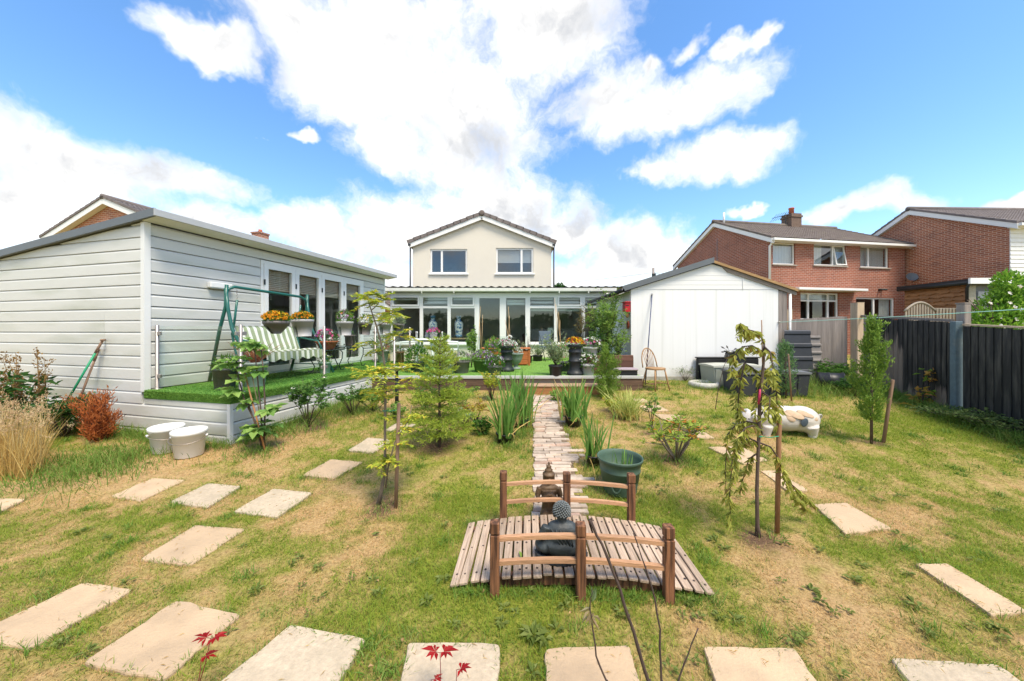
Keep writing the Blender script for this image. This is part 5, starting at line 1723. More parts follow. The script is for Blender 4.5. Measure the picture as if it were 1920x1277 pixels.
r6 = thing('garage', 'small brick gable glimpsed between garden room and conservatory', 'garage')
gabled_front(r6, 4.0, 6, .3, 2.35, 3.7, BRICK, TILE)
r6.location = (-7.9, 18.5, 0); r6.rotation_euler = (0, 0, R(0))
tp = thing('telegraph_pole', 'wooden telegraph pole rising behind the white shed', 'pole', (at(1225, 540, 30).x, 30, .4))
x = at(1225, 540, 30).x
MB().tube([(x, 30, .4), (x, 30, 7.0)], [.14, .11], 8).build('shaft', GREYWOOD, tp)
MB().box(x - .16, x + .16, 29.85, 29.95, 6.1, 6.5).build('junction_box', IRON, tp)
for dx, dy, dz in ((9, -13, -1.3), (14, 6, -.6), (-20, 12, .2)):
    pts = [(x + dx * t, 30 + dy * t, 6.6 + dz * t - 1.6 * t * (1 - t)) for t in [i / 10 for i in range(11)]]
    MB().tube(pts, .012, 4).build('wire', IRON, tp)

# ================================================================== wooden garden bridge
BRW = M('bridge_plank', (.45, .335, .245), .8, .36, 7, bump=.6, bscale=22, stretch=(14, .7, 10), rnd=.2, dirt=(.17, .10, .065), dirts=4, dthr=(.52, .78))
BRP = M('bridge_post', (.215, .095, .045), .75, .6, 7, bump=.6, bscale=22, stretch=(11, 11, .6), rnd=.12, dirt=(.03, .013, .008), dirts=4, dthr=(.45, .6))
BRL = M('bridge_rail', (.46, .255, .14), .7, .3, 8, bump=.4, stretch=(.8, 9, 9), rnd=.1)
NAIL = M('nail_head', (.05, .035, .03), .6)
br = thing('garden_bridge', 'small arched wooden garden bridge standing on the lawn', 'bridge')
BL, BW = 1.56, .66
def bz(x): return .025 + .085 * (1 - (2 * x / BL) ** 2)
N_ = 25
pw = BL / N_
for i in range(N_):
    x = -BL / 2 + pw * (i + .5)
    sl_ = -.085 * 8 * x / BL ** 2
    m = MB().bev(-pw / 2 + .0055, pw / 2 - .0055, -BW / 2 + random.gauss(0, .003), BW / 2 + random.gauss(0, .003), -.018, .0, .0035)
    m.xf(Matrix.Translation((x, 0, bz(x) + random.gauss(0, .0015))) @ Matrix.Rotation(-math.atan(sl_), 4, 'Y') @ Matrix.Rotation(random.gauss(0, .006), 4, 'Z'))
    p = m.build('plank', BRW, br)
    for yy in (-BW / 2 + .07, -.0, BW / 2 - .07):
        MB().lathe([(.008, 0), (.0075, .0012), (.0, .0016)], 6, (x + random.gauss(0, .006), yy + random.gauss(0, .008), bz(x) + .0005)).build('nail', NAIL, p)
for s in (-1, 1):
    n = 14
    vs, fs = [], []
    for j in range(n + 1):
        x = -BL / 2 + .03 + (BL - .06) * j / n
        vs += [(x, s * (BW / 2 - .075), bz(x) - .02), (x, s * (BW / 2 - .035), bz(x) - .02), (x, s * (BW / 2 - .035), max(-.01, bz(x) - .085)), (x, s * (BW / 2 - .075), max(-.01, bz(x) - .085))]
    for j in range(n):
        for k in range(4):
            fs.append((4 * j + k, 4 * j + 4 + k, 4 * j + 4 + (k + 1) % 4, 4 * j + (k + 1) % 4))
    MB().add(vs, fs + [(0, 1, 2, 3), (4 * n + 3, 4 * n + 2, 4 * n + 1, 4 * n)]).build('arched_beam', BRP, br)
    yo = s * (BW / 2 + .024)
    for x in (-.50, .0, .50):
        h = .43
        m = MB()
        m.bev(x - .027, x + .027, yo - .027, yo + .027, -.015, h - .075, .004)
        m.bev(x - .021, x + .021, yo - .021, yo + .021, h - .076, h - .067, .002)
        m.bev(x - .028, x + .028, yo - .028, yo + .028, h - .068, h, .006)
        m.build('post', BRP, br)
    for xa, xb in ((-.474, -.026), (.026, .474)):
        for zz, hh in ((.312, .024), (.172, .024)):
            n = 8
            vs, fs = [], []
            for j in range(n + 1):
                x = xa + (xb - xa) * j / n
                z = zz + .030 * (1 - (x / .5) ** 2)
                vs += [(x, yo - .014, z), (x, yo + .014, z), (x, yo + .014, z + hh), (x, yo - .014, z + hh)]
            for j in range(n):
                for k in range(4):
                    fs.append((4 * j + k, 4 * j + (k + 1) % 4, 4 * j + 4 + (k + 1) % 4, 4 * j + 4 + k))
            MB().add(vs, fs + [(0, 3, 2, 1), (4 * n, 4 * n + 1, 4 * n + 2, 4 * n + 3)]).build('rail', BRL, br)
br.location = (BRC.x, BRC.y, .0); br.rotation_euler = (0, 0, BRR)

# ================================================================== statues
def fuse(mb, name, mat, parent, vox=.006, smooth=4):
    """melt overlapping lumps into one continuous skin"""
    o = mb.build(name, mat, parent)
    r = o.modifiers.new('skin', 'REMESH'); r.mode = 'VOXEL'; r.voxel_size = vox; r.use_smooth_shade = True
    s = o.modifiers.new('soften', 'SMOOTH'); s.iterations = smooth; s.factor = .5
    return o
STONE = M('blue_grey_cast_stone', (.036, .044, .048), .55, .4, 14, bump=.4, dirt=(.13, .15, .155), dirts=14)
STONEH = M('pale_curl_stone', (.14, .155, .155), .7, .3, 40)
bx, by = .315, 2.155
bz0 = bz(bx - BRC.x) + .002
bu = thing('seated_statue', 'blue-grey seated meditating figure statue with beaded hair, on the bridge', 'statue', (bx, by, bz0))
m = MB()
m.ball((0, 0, .065), (.085, .07, .06))                         # hips
m.ball((-.075, .045, .045), (.055, .075, .042)); m.ball((.075, .045, .045), (.055, .075, .042))   # crossed legs
m.ball((0, .09, .04), (.085, .045, .034))
m.ball((0, -.005, .12), (.066, .048, .06)); m.ball((0, -.005, .16), (.078, .046, .042)); m.ball((0, 0, .185), (.07, .036, .022))
for s in (-1, 1):
    m.tube([(s * .072, -.002, .175), (s * .098, -.004, .12), (s * .10, .03, .085), (s * .05, .085, .075), (s * .01, .095, .072)], [.026, .023, .021, .018, .016], 8)
m.tube([(0, 0, .18), (0, .002, .222)], [.028, .024], 8)
m.ball((0, .006, .258), (.038, .043, .050)); m.ball((0, -.004, .292), (.022, .022, .02))
m.ball((0, .05, .25), (.010, .012, .012))
for s in (-1, 1): m.ball((s * .039, .0, .245), (.006, .011, .022))
m.v = [(v[0] + bx, v[1] + by, v[2] + bz0 + .012) for v in m.v]
fuse(m, 'figure', STONE, bu, .005, 3)
m = MB()
for i in range(150):
    t = (i + .5) / 150
    zz = 1 - 1.35 * t
    rr = math.sqrt(max(0, 1 - zz * zz)); a = i * 2.39996
    p = (rr * math.cos(a), rr * math.sin(a), zz)
    if p[1] > .5 and p[2] < .45: continue
    m.ball((bx + p[0] * .041, by + .004 + p[1] * .045, bz0 + .272 + p[2] * .052), .0052, 6, 4)
m.build('hair_curls', STONEH, bu)
m = MB()
n = 26
ring = []
for k in range(n * 2):
    a = PI * k / n
    r = .122 + (.008 if k % 2 else 0)
    ring.append((bx + r * math.cos(a), by + .03 + r * .80 * math.sin(a), bz0))
m.prism(ring, (0, 0, .022)).build('scalloped_base', M('dark_base_stone', (.03, .035, .04), .6), bu)
m = MB()                                                        # drapery folds over the back
for k in range(5):
    m.tube([(bx - .055 + .02 * k, by - .046 + .006 * abs(k - 2), bz0 + .19), (bx - .035 + .018 * k, by - .053, bz0 + .15), (bx - .01 + .014 * k, by - .052, bz0 + .10)], .0035, 5)
m.build('robe_fold', STONE, bu)
bu.scale = (1.3, 1.12, 1.09)

BRONZE = M('brown_cast_figure', (.10, .058, .028), .55, .4, 14, bump=.4, dirt=(.19, .125, .07), dirts=9)
p0 = G(1029, 972)
ks = thing('kneeling_statue', 'brown praying figure statue with tall pointed crown, at the path end', 'statue', p0)
m = MB()
m.ball((0, .0, .035), (.075, .085, .04)); m.ball((-.035, -.03, .05), (.04, .07, .045)); m.ball((.035, -.03, .05), (.04, .07, .045))
m.tube([(0, 0, .05), (0, 0, .12), (0, 0, .19), (0, 0, .245)], [.066, .056, .062, .07], 12)
m.ball((0, 0, .255), (.082, .045, .03))
for s in (-1, 1):
    m.tube([(s * .074, 0, .255), (s * .092, -.008, .20), (s * .088, -.035, .165), (s * .03, -.07, .21), (0, -.075, .235)], [.026, .024, .022, .018, .015], 8)
m.tube([(0, 0, .26), (0, 0, .31)], [.028, .026], 8)
m.ball((0, -.004, .335), (.040, .042, .046))
for s in (-1, 1): m.ball((s * .042, .0, .335), (.008, .014, .026))
m.ball((0, -.044, .332), (.009, .01, .012))
m.v = [(v[0] + p0.x, v[1] + p0.y, v[2] + p0.z) for v in m.v]
fuse(m, 'figure', BRONZE, ks, .005, 3)
MB().lathe([(.044, .345), (.052, .362), (.050, .374), (.034, .378), (.030, .396), (.033, .402), (.022, .408), (.020, .425), (.022, .43), (.012, .436), (.009, .455), (.0, .470)], 16, p0).build('crown', BRONZE, ks)

PIGM = M('pig_paint', (.58, .54, .49), .75, .08, 6, bump=.4, dirt=(.40, .37, .32), dirts=7)
pg = G(1468, 812)
pig = thing('pig_statue', 'white pig statue with tan and blue-grey patches, standing on the lawn', 'statue')
m = MB()
m.ball((.02, 0, .31), (.37, .165, .175), 18, 12); m.ball((.22, 0, .31), (.22, .17, .18), 16, 10); m.ball((-.20, 0, .31), (.2, .155, .165), 16, 10)
m.ball((-.40, 0, .275), (.15, .11, .125), 14, 10)
m.tube([(-.44, 0, .26), (-.535, 0, .215), (-.565, 0, .205)], [.085, .062, .066], 12)
for s in (-1, 1):
    m.ball((-.40, s * .10, .375), (.035, .06, .035)); m.ball((-.43, s * .13, .345), (.04, .03, .05))
    m.tube([(-.25, s * .09, .22), (-.26, s * .095, .10), (-.265, s * .095, .0)], [.075, .045, .048], 10)
    m.tube([(.27, s * .10, .24), (.30, s * .10, .12), (.285, s * .10, .0)], [.10, .05, .048], 10)
m2 = fuse(m, 'body', PIGM, pig, .012, 5)
DPAT = M('blue_grey_paint', (.055, .075, .095), .55, .25, 12)
def patch(c, n, rx, rz):
    q = Vector(n).to_track_quat('Y', 'Z').to_matrix().to_4x4()
    return MB().ball((0, 0, 0), (rx, .009, rz), 18, 8).xf(Matrix.Translation(c) @ q @ Matrix.Rotation(R(-25), 4, 'Y'))
patch((.155, -.171, .305), (.1, -1, .05), .045, .062).build('dark_patch', DPAT, pig)
patch((-.165, -.155, .325), (-.1, -1, .1), .042, .05).build('dark_patch', DPAT, pig)
TPAT = M('tan_paint', (.50, .36, .24), .8, .2, 12)
for cx_, cz_, rx_, rz2 in ((-.06, .415, .10, .035), (.06, .40, .11, .05), (.19, .41, .10, .04), (.27, .365, .07, .035), (-.0, .35, .06, .04)):
    nn_ = Vector(((cx_ - .1) * .5, -1, (cz_ - .31) * 7))
    yy_ = -.168 * math.sqrt(max(.02, 1 - ((cz_ - .31) / .18) ** 2)) * math.sqrt(max(.1, 1 - ((cx_ - .1) / .40) ** 2))
    patch((cx_, yy_ + .004, cz_), nn_, rx_, rz2).build('tan_patch', TPAT, pig)
for s in (-1, 1):
    MB().ball((-.475, s * .082, .305), .011, 8, 6).build('eye', BLACKP, pig)
    MB().ball((-.625, s * .022, .212), (.006, .011, .014), 8, 6).build('nostril', DPAT, pig)
tp_ = []
for i in range(16):
    a = i * .62
    tp_.append((.40 + .004 * i + .036 * math.cos(a), .02 * math.sin(a * .5), .345 + .036 * math.sin(a)))
MB().tube(tp_, .011, 8).build('curly_tail', PIGM, pig)
MB().bev(-.33, .16, -.16, .14, .0, .07, .012).build('stone_foot', CONCRETE, pig)
pig.location = (pg.x, pg.y, pg.z - .10); pig.rotation_euler = (0, 0, R(-8)); pig.scale = (1, 1.05, .98)

# ================================================================== pots and containers
GPOT = M('green_glazed_plastic', (.07, .12, .085), .55, .15, 7, dirt=(.15, .19, .14), dirts=5)
gp = Vector((1.027, 3.25, zg(0, 3.25)))
pot = thing('flower_pot', 'large empty-looking green pot with a few iris shoots, behind the bridge', 'pot', gp)
pf = [(.0, .02), (.145, .0), (.150, .012), (.172, .15), (.180, .205), (.186, .208), (.187, .222), (.183, .226), (.196, .295), (.207, .30), (.212, .325), (.208, .333), (.198, .325), (.19, .29), (.17, .12), (.0, .10)]
MB().lathe(pf, 40, gp).build('body', GPOT, pot)
MB().lathe([(.0, .17), (.172, .165)], 20, gp).build('soil', SOIL, pot)
m = MB()                                       # oval medallion with a sprig on the side
for rr in (.052, .046):
    m.tube([(rr * .8 * math.cos(a), 0, rr * 1.25 * math.sin(a)) for a in [2 * PI * i / 24 for i in range(25)]], .0028, 5, False)
m.tube([(-.02, 0, -.03), (0, 0, 0), (.012, 0, .035)], .004, 5); m.tube([(0, 0, 0), (-.02, 0, .022)], .004, 5); m.tube([(0, 0, -.005), (.022, 0, .008)], .004, 5)
an_ = R(-118)
m.xf(Matrix.Translation((gp.x + .170 * math.cos(an_), gp.y + .170 * math.sin(an_), gp.z + .115)) @ Matrix.Rotation(an_ + PI / 2, 4, 'Z') @ Matrix.Rotation(R(-8), 4, 'X')).build('medallion', GPOT, pot)
blades('iris_leaf', [gp + Vector((random.gauss(0, .06), random.gauss(0, .06), .16)) for _ in range(16)], .24, .014, L_IRIS, pot, lean=.18, curl=.12, seg=4)

def bucket(lab, c, rz):
    t = thing('bucket', lab, 'bucket', c, 'white buckets beside the deck')
    MB().lathe([(.0, .004), (.125, .0), (.13, .006), (.152, .25), (.158, .252), (.160, .292), (.153, .298), (.149, .29), (.13, .03), (.0, .03)], 36, c).build('body', WHITEP, t)
    MB().lathe([(.163, .262), (.167, .266), (.167, .300), (.158, .306), (.150, .300), (.146, .292), (.0, .290)], 36, c).build('lid', WHITEP, t)
    for s in (-1, 1):
        a = rz + (0 if s > 0 else PI)
        MB().tube([(c.x + .155 * math.cos(a), c.y + .155 * math.sin(a), c.z + .225), (c.x + .176 * math.cos(a), c.y + .176 * math.sin(a), c.z + .225)], .014, 10).build('handle_lug', WHITEP, t)
    pts = []
    for i in range(17):
        a = rz + PI + PI * i / 16
        pts.append((c.x + .178 * math.cos(a), c.y + .178 * math.sin(a), c.z + .225 - .05 * math.sin(PI * i / 16)))
    MB().tube(pts, .0035, 6).build('wire_handle', STEEL, t)
bucket('white lidded bucket, the nearer one with its handle hanging in front', Vector((-3.80, 4.02, zg(0, 4.02) - .003)), R(20))
bucket('white lidded bucket, the farther one beside the deck wall', Vector((-4.19, 4.14, zg(0, 4.14) - .003)), R(60))

def ell(n, rx, ry, rz_, c):
    u = rng.normal(size=(n, 3)); u = unit(u)
    r = rng.uniform(.35, 1, n) ** .5
    P = u * r[:, None] * np.array([rx, ry, rz_])
    return P + np.array(c), u
def florets(P, U, size, mat, parent, name='flowers', k=5):
    """each flower a ring of k petals"""
    P, U = np.asarray(P), unit(np.asarray(U))
    n = len(P)
    s1 = unit(np.cross(U, rng.normal(size=(n, 3)))); s2 = np.cross(U, s1)
    PP, DD = [], []
    for i in range(k):
        a = 2 * PI * i / k
        d = s1 * math.cos(a) + s2 * math.sin(a) + U * .35
        PP.append(P); DD.append(d)
    return leaves(name, np.concatenate(PP), np.concatenate(DD), size * .55, size * .5, mat, parent, fold=.1, wide=.6)
def mound(t, c, rad, ht, fol=(), flo=()):
    """foliage dome growing from c, flowers over its surface"""
    for mat, n, L_, W_ in fol:
        P, U = ell(n, rad, rad, ht, (c[0], c[1], c[2] + ht * .45))
        P[:, 2] = np.maximum(P[:, 2], c[2] - .02)
        leaves('foliage', P, U + np.array([0, 0, .5]) + rng.normal(0, .4, U.shape), L_, W_, mat, t)
    for mat, n, s in flo:
        u = unit(rng.normal(size=(n, 3)) + np.array([0, -.2, .75])); u[:, 2] = np.abs(u[:, 2])
        P = u * np.array([rad, rad, ht]) * rng.uniform(.85, 1.12, (n, 1)) + np.array([c[0], c[1], c[2] + ht * .45])
        florets(P, u, s, mat, t)
def stems(t, c, tops, r=.003, mat=None, name='stem'):
    m = MB()
    for p in tops:
        p = Vector(p)
        b = Vector(c)
        mid = b.lerp(p, .5) + Vector((random.gauss(0, .01), random.gauss(0, .01), .02))
        m.tube([b, mid, p], [r, r * .8, r * .5], 5)
    m.build(name, mat or MATS['leaf_green_stem'], t)
M('leaf_green_stem', (.09, .14, .04), .7)
def potted(lab, c, rt, rb, h, mat, fol=(), flo=(), rad=None, ht=None, name='potted_plant', rim=.02, n=24):
    c = Vector(c)
    t = thing(name, lab, 'potted plant', c)
    MB().lathe([(.0, .01), (rb, 0), (rb + .004, .008), (rt - .012, h - rim * 2), (rt, h - rim * 1.8), (rt + .004, h - .004), (rt - .004, h), (rt - .016, h - .01), (rb * .9, .03), (0, .03)], n, c).build('pot', mat, t)
    MB().lathe([(.0, h - .025), (rt - .016, h - .03)], 16, c).build('soil', SOIL, t)
    if rad: mound(t, c + Vector((0, 0, h - .02)), rad, ht, fol, flo)
    return t

# planters that straddle the glass of the deck balustrade
def straddle(lab, y, size, h, mat, fol, flo, rad, ht, bowl=False, tilt=0.0):
    t = thing('railing_planter', lab, 'planter', (0, 0, 0), 'planters hung on the glass balustrade')
    m = MB()
    r1, r0 = size / 2, size / 2 * .72
    n = 14
    for s in (-1, 1):                     # lower half either side of the glass
        rows = [(.0, r0 * (.45 if bowl else 1)), (h * .25, r0 * (.8 if bowl else 1.06)), (h * .62, r0 + (r1 - r0) * .6)]
        vs, fs = [], []
        for z, r in rows:
            for k in range(n + 1):
                a = -PI / 2 + PI * k / n
                vs.append((s * (.022 + max(0, r * math.cos(a) - .022)), r * math.sin(a), z))
        q = n + 1
        for i in range(2):
            for k in range(n):
                fs.append((i * q + k, i * q + k + 1, (i + 1) * q + k + 1, (i + 1) * q + k))
            fs.append((i * q + n, i * q, (i + 1) * q, (i + 1) * q + n))
        fs += [tuple(range(q)), tuple(range(3 * q - 1, 2 * q - 1, -1))]
        m.add(vs, fs, True)
    m.lathe([(r0 + (r1 - r0) * .6, h * .6), (r1 - .008, h - .045), (r1, h - .043), (r1 + .003, h - .004), (r1 - .006, h), (r1 - .014, h - .02), (.0, h - .03)], 26)
    m.build('pot', mat, t)
    MB().lathe([(0, h - .022), (r1 - .014, h - .024)], 16).build('soil', SOIL, t)
    mound(t, (0, 0, h - .02), rad, ht, fol, flo)
    t.location = cab(BX, y, DZ + .885 - h * .60 + .004)
    t.rotation_euler = (0, tilt, CROT)
    return t
DG = (L_DARK, 500, .035, .016)
LG = (L_LIGHT, 260, .05, .014)
straddle('dark bowl planter full of orange marigolds, above the striped swing seat', .73, .34, .19, DGREYPL, [(L_GREEN, 750, .04, .016)], [(P_ORANGE, 130, .04), (P_YELLOW, 30, .035)], .17, .11, True)
straddle('light grey planter of orange marigolds beside the dark bowl', 1.21, .33, .27, GREYPL, [(L_GREEN, 650, .04, .016)], [(P_ORANGE, 90, .038), (P_YELLOW, 20, .035)], .15, .10, tilt=R(-3))
straddle('light grey planter with pink flowers and one tall orange marigold', 2.15, .30, .26, GREYPL, [LG, (L_GREEN, 260, .05, .015)], [(P_MAUVE, 40, .04), (P_ORANGE, 5, .045)], .14, .16)
straddle('taupe planter with white and yellow pansies, left of the yellow-leaved sapling', 2.71, .28, .25, DGREYPL, [(L_YELLOW, 120, .05, .015), (L_GREEN, 200, .05, .016)], [(P_WHITE, 14, .05), (P_YELLOW, 6, .04)], .14, .12, tilt=R(4))
straddle('grey planter with golden-green foliage near the deck end', 3.40, .28, .25, GREYPL, [(L_YELLOW, 240, .05, .014), (L_LIGHT, 120, .06, .012)], [], .15, .14, tilt=R(3))
straddle('taupe planter with pale leggy plant, last on the balustrade', 3.92, .28, .24, DGREYPL, [(L_GREYG, 180, .06, .014)], [(P_WHITE, 4, .09)], .14, .15, tilt=R(4))

# black nursery pots of iris on the lawn
def iris(lab, c, n, h, w=.02, rp=.10, hp=.13, spread=.06, lean=.22, curl=.16, bare=False):
    c = Vector(c)
    t = thing('iris_clump', lab, 'iris')
    t.location = c
    if not bare:
        MB().lathe([(.0, .006), (rp * .8, 0), (rp, hp - .02), (rp + .008, hp - .018), (rp + .008, hp), (rp - .006, hp), (rp * .75, .02), (0, .02)], 20, c).build('pot', BLACKP, t)
        MB().lathe([(0, hp - .03), (rp - .008, hp - .03)], 14, c).build('soil', SOIL, t)
    z0 = c.z + (hp - .04 if not bare else -.01)
    blades('leaf', [(c.x + random.gauss(0, spread), c.y + random.gauss(0, spread), z0) for _ in range(n)], h, w, L_IRIS, t, lean=lean, curl=curl, seg=5)
    blades('dead_leaf', [(c.x + random.gauss(0, spread), c.y + random.gauss(0, spread), z0) for _ in range(max(5, n // 6))], h * .5, w * .6, L_STRAW, t, lean=.6, curl=1.3, seg=5)
    return t
iris('tall iris clump in black pot left of the brick path, nearest the bridge', G(948, 828), 80, .58, .028, .12, .12, .065)
iris('tallest iris clump left of the brick path, behind the nearer clump', G(975, 800), 100, .74, .028, .12, .12, .09)
iris('wide spreading iris clump in black pot right of the path', G(1075, 797), 95, .56, .028, .13, .14, .085, .3)
iris('iris clump with yellowing leaf beside the large green pot', G(1113, 872), 46, .52, .024, .085, .12, .045, .16)

# windsor chair
OAK = M('worn_oak', (.36, .21, .10), .65, .25, 12, bump=.3, stretch=(1, 1, .3))
ch = thing('wooden_chair', 'hoop-backed wooden spindle chair by the corner of the white shed', 'chair')
m = MB()
pts = [(.20 * math.cos(a) * (1 if abs(math.cos(a)) > .1 else 1), .17 * math.sin(a) + .0, 0) for a in [2 * PI * i / 20 for i in range(20)]]
ring = [(x * 1.02, y * 1.12, .42) for x, y, _ in pts]
m.prism(ring, (0, 0, .032)).build('seat', OAK, ch)
for sx in (-1, 1):
    for sy in (-1, 1):
        a, b = Vector((sx * .13, sy * .12, .42)), Vector((sx * .19, sy * .19, 0))
        MB().tube([a, a.lerp(b, .35), a.lerp(b, .6), b], [.013, .019, .016, .012], 10).build('leg', OAK, ch)
    MB().tube([(sx * .172, -.168, .13), (sx * .172, .168, .13)], [.009, .009], 8).build('stretcher', OAK, ch)
MB().tube([(-.17, 0, .13), (.17, 0, .13)], .011, 8).build('stretcher', OAK, ch)
hp_ = []
for i in range(21):
    a = PI * i / 20
    hp_.append((-.195 * math.cos(a), .15 + .10 * math.sin(a) ** .8, .45 + .40 * math.sin(a) ** .75))
MB().tube(hp_, .012, 8).build('hoop', OAK, ch)
for i in range(7):
    x = -.13 + i * .0433
    zt_ = .45 + .40 * (max(0, 1 - (x / .195) ** 2)) ** .375
    MB().tube([(x * .75, .135, .45), (x, .15 + .10 * (zt_ - .45) / .40, zt_)], .0065, 6).build('spindle', OAK, ch)
c = G(1229, 730)
ch.location = (c.x, c.y, c.z - .004); ch.rotation_euler = (0, 0, R(22))

pr = thing('prop_pole', 'dark blue clothes prop pole leaning against the white shed', 'pole', (2.95, 7.55, .35))
a, b = Vector((2.95, 7.55, .345)), Vector((3.27, 7.975, 2.36))
MB().tube([a, b], [.013, .011], 8).build('shaft', M('blue_pole', (.03, .045, .13), .45), pr)
MB().tube([b, b + Vector((.008, .0, .05))], .017, 8).build('tip', GREYPL, pr)

bh = thing('letter_box', 'red toy letter box fixed to the white shed side', 'letter box', (2.70, 8.12, 2.05))
RED = M('red_paint', (.45, .018, .025), .4, .12)
m = MB()
m.prism([(2.788, 8.02, 1.98), (2.66, 8.02, 1.98), (2.66, 8.02, 2.16), (2.68, 8.02, 2.20), (2.77, 8.02, 2.215), (2.788, 8.02, 2.20)], (0, .20, 0)).build('body', RED, bh)
MB().bev(2.65, 2.788, 8.0, 8.24, 2.195, 2.225, .006).build('lid', RED, bh)
MB().box(2.67, 2.75, 8.014, 8.0195, 2.12, 2.14).build('slot', BLACKP, bh)
mo = thing('wall_ornament', 'tan owl-like ornament hanging below the red letter box', 'ornament', (2.73, 8.1, 1.9))
m = MB().ball((2.735, 8.1, 1.90), (.045, .04, .06)).ball((2.735, 8.08, 1.955), (.035, .035, .03)); m.build('body', M('tan_ornament', (.36, .20, .08), .6), mo)
MB().tube([(2.735, 8.1, 1.96), (2.77, 8.1, 1.985)], .006, 6).build('hook', IRON, mo)
mo2 = thing('wall_ornament', 'round rust-red openwork disc on the white shed side', 'ornament', (2.75, 8.1, 1.68))
m = MB()
for rr in (.09, .05):
    m.tube([(2.755, 8.12 + rr * .8 * math.cos(a), 1.68 + rr * math.sin(a)) for a in [2 * PI * i / 18 for i in range(19)]], .012, 6, False)
for i in range(6):
    a = PI * i / 3
    m.tube([(2.755, 8.12, 1.68), (2.755, 8.12 + .072 * math.cos(a), 1.68 + .09 * math.sin(a))], .009, 5)
m.build('disc', M('rust_red', (.36, .07, .035), .6), mo2)

# storage boxes
def storage(name, lab, x0, x1, y0, y1, z0, h, mat, lid, ribs=5):
    t = thing(name, lab, 'storage box', ((x0 + x1) / 2, (y0 + y1) / 2, z0))
    m = MB().hexa([(x0 + .03, y0 + .03, z0), (x1 - .03, y0 + .03, z0), (x1 - .03, y1 - .03, z0), (x0 + .03, y1 - .03, z0), (x0, y0, z0 + h * .84), (x1, y0, z0 + h * .84), (x1, y1, z0 + h * .84), (x0, y1, z0 + h * .84)])
    m.build('body', mat, t)
    for i in range(ribs):
        x = x0 + (x1 - x0) * (i + .5) / ribs
        w = (x1 - x0) / ribs * .36
        MB().hexa([(x - w, y0 + .012, z0 + .03), (x + w, y0 + .012, z0 + .03), (x + w, y0 + .04, z0 + .03), (x - w, y0 + .04, z0 + .03), (x - w, y0 - .014, z0 + h * .76), (x + w, y0 - .014, z0 + h * .76), (x + w, y0 + .02, z0 + h * .76), (x - w, y0 + .02, z0 + h * .76)]).build('front_panel', mat, t)
    q = 10
    vs, fs = [], []
    for i in range(q + 1):                  # slightly domed lid
        x = x0 - .02 + (x1 - x0 + .04) * i / q
        dz = h * .13 * math.sin(PI * (.12 + .76 * i / q)) ** .6
        vs += [(x, y0 - .025, z0 + h * .842), (x, y0 - .02, z0 + h * .86 + dz * .7), (x, (y0 + y1) / 2, z0 + h * .87 + dz), (x, y1 + .02, z0 + h * .86 + dz * .7), (x, y1 + .02, z0 + h * .842)]
    for i in range(q):
        for k in range(4):
            fs.append((5 * i + k, 5 * i + k + 1, 5 * i + 6 + k, 5 * i + 5 + k))
        fs.append((5 * i + 4, 5 * i, 5 * i + 5, 5 * i + 9))
    fs += [(0, 1, 2, 3, 4), tuple(5 * q + k for k in (4, 3, 2, 1, 0))]
    MB().add(vs, fs).build('lid', lid, t)
    return t
storage('storage_box', 'long charcoal garden storage box with grey lid, behind the pig statue', 4.40, 5.72, 6.55, 7.15, .265, .52, CHARC, M('grey_box_lid', (.15, .16, .17), .5, .08), 5)
storage('storage_box', 'sage-grey storage chest against the white shed', 4.32, 5.35, 7.3, 7.85, .33, .50, M('sage_plastic', (.30, .33, .29), .6, .08), M('sage_lid', (.42, .43, .38), .6, .08), 4)
bt = thing('black_crate', 'tall black plastic crate behind the storage chest, by the shed', 'crate', (5.0, 7.9, .37))
m = MB().bev(4.28, 5.7, 7.87, 7.96, .36, .90, .02).build('body', BLACKP, bt)
MB().bev(4.26, 5.72, 7.862, 7.968, .9005, .93, .01).build('rim', BLACKP, bt)
bt2 = thing('black_tub', 'small black tub standing on the storage chest lid', 'tub', (4.95, 7.55, .86))
MB().bev(4.78, 5.10, 7.45, 7.68, .845, 1.06, .02).build('body', BLACKP, bt2)
MB().bev(4.765, 5.115, 7.435, 7.695, 1.0605, 1.09, .008).build('lid', BLACKP, bt2)

# black ridged sheets and grey slabs leaning on the fence
def ridged(lab, x0, x1, y, z0, z1, mat, n, lean, name='ridged_sheet', amp=.035):
    t = thing(name, lab, 'sheet', ((x0 + x1) / 2, y, z0))
    vs, fs = [], []
    prof = []
    for i in range(n):
        b = i / n
        prof += [(b, 0), (b + .62 / n, .0), (b + .72 / n, amp), (b + .92 / n, amp)]
    prof.append((1, 0))
    for s_, d in prof:
        z = z0 + (z1 - z0) * s_
        yy = y + lean * s_ - d
        vs += [(x0, yy, z), (x1, yy, z), (x1, yy + .012, z), (x0, yy + .012, z)]
    for i in range(len(prof) - 1):
        for k in range(4):
            fs.append((4 * i + k, 4 * i + (k + 1) % 4, 4 * i + 4 + (k + 1) % 4, 4 * i + 4 + k))
    MB().add(vs, fs + [(0, 3, 2, 1), tuple(4 * (len(prof) - 1) + k for k in range(4))]).build('sheet', mat, t)
    return t
ridged('black ridged plastic sheets stacked against the grey fence', 6.26, 6.86, 7.74, .36, 1.55, CHARC, 4, .12, amp=.02)
ridged('grey ridged panel leaning behind the black sheets', 6.70, 7.12, 7.80, .36, 1.42, M('grey_panel', (.24, .22, .21), .8, .2), 6, .1, amp=.03)
dr_ = thing('black_drum', 'black plastic drum lying on its side in the long grass', 'drum', (6.55, 7.1, .46))
m = MB()
prof = [(.0, .02), (.155, 0), (.165, .02), (.165, .16), (.172, .17), (.172, .19), (.165, .2), (.17, .38), (.185, .39), (.185, .41), (.165, .41), (.15, .05), (.0, .05)]
m.lathe(prof, 28)
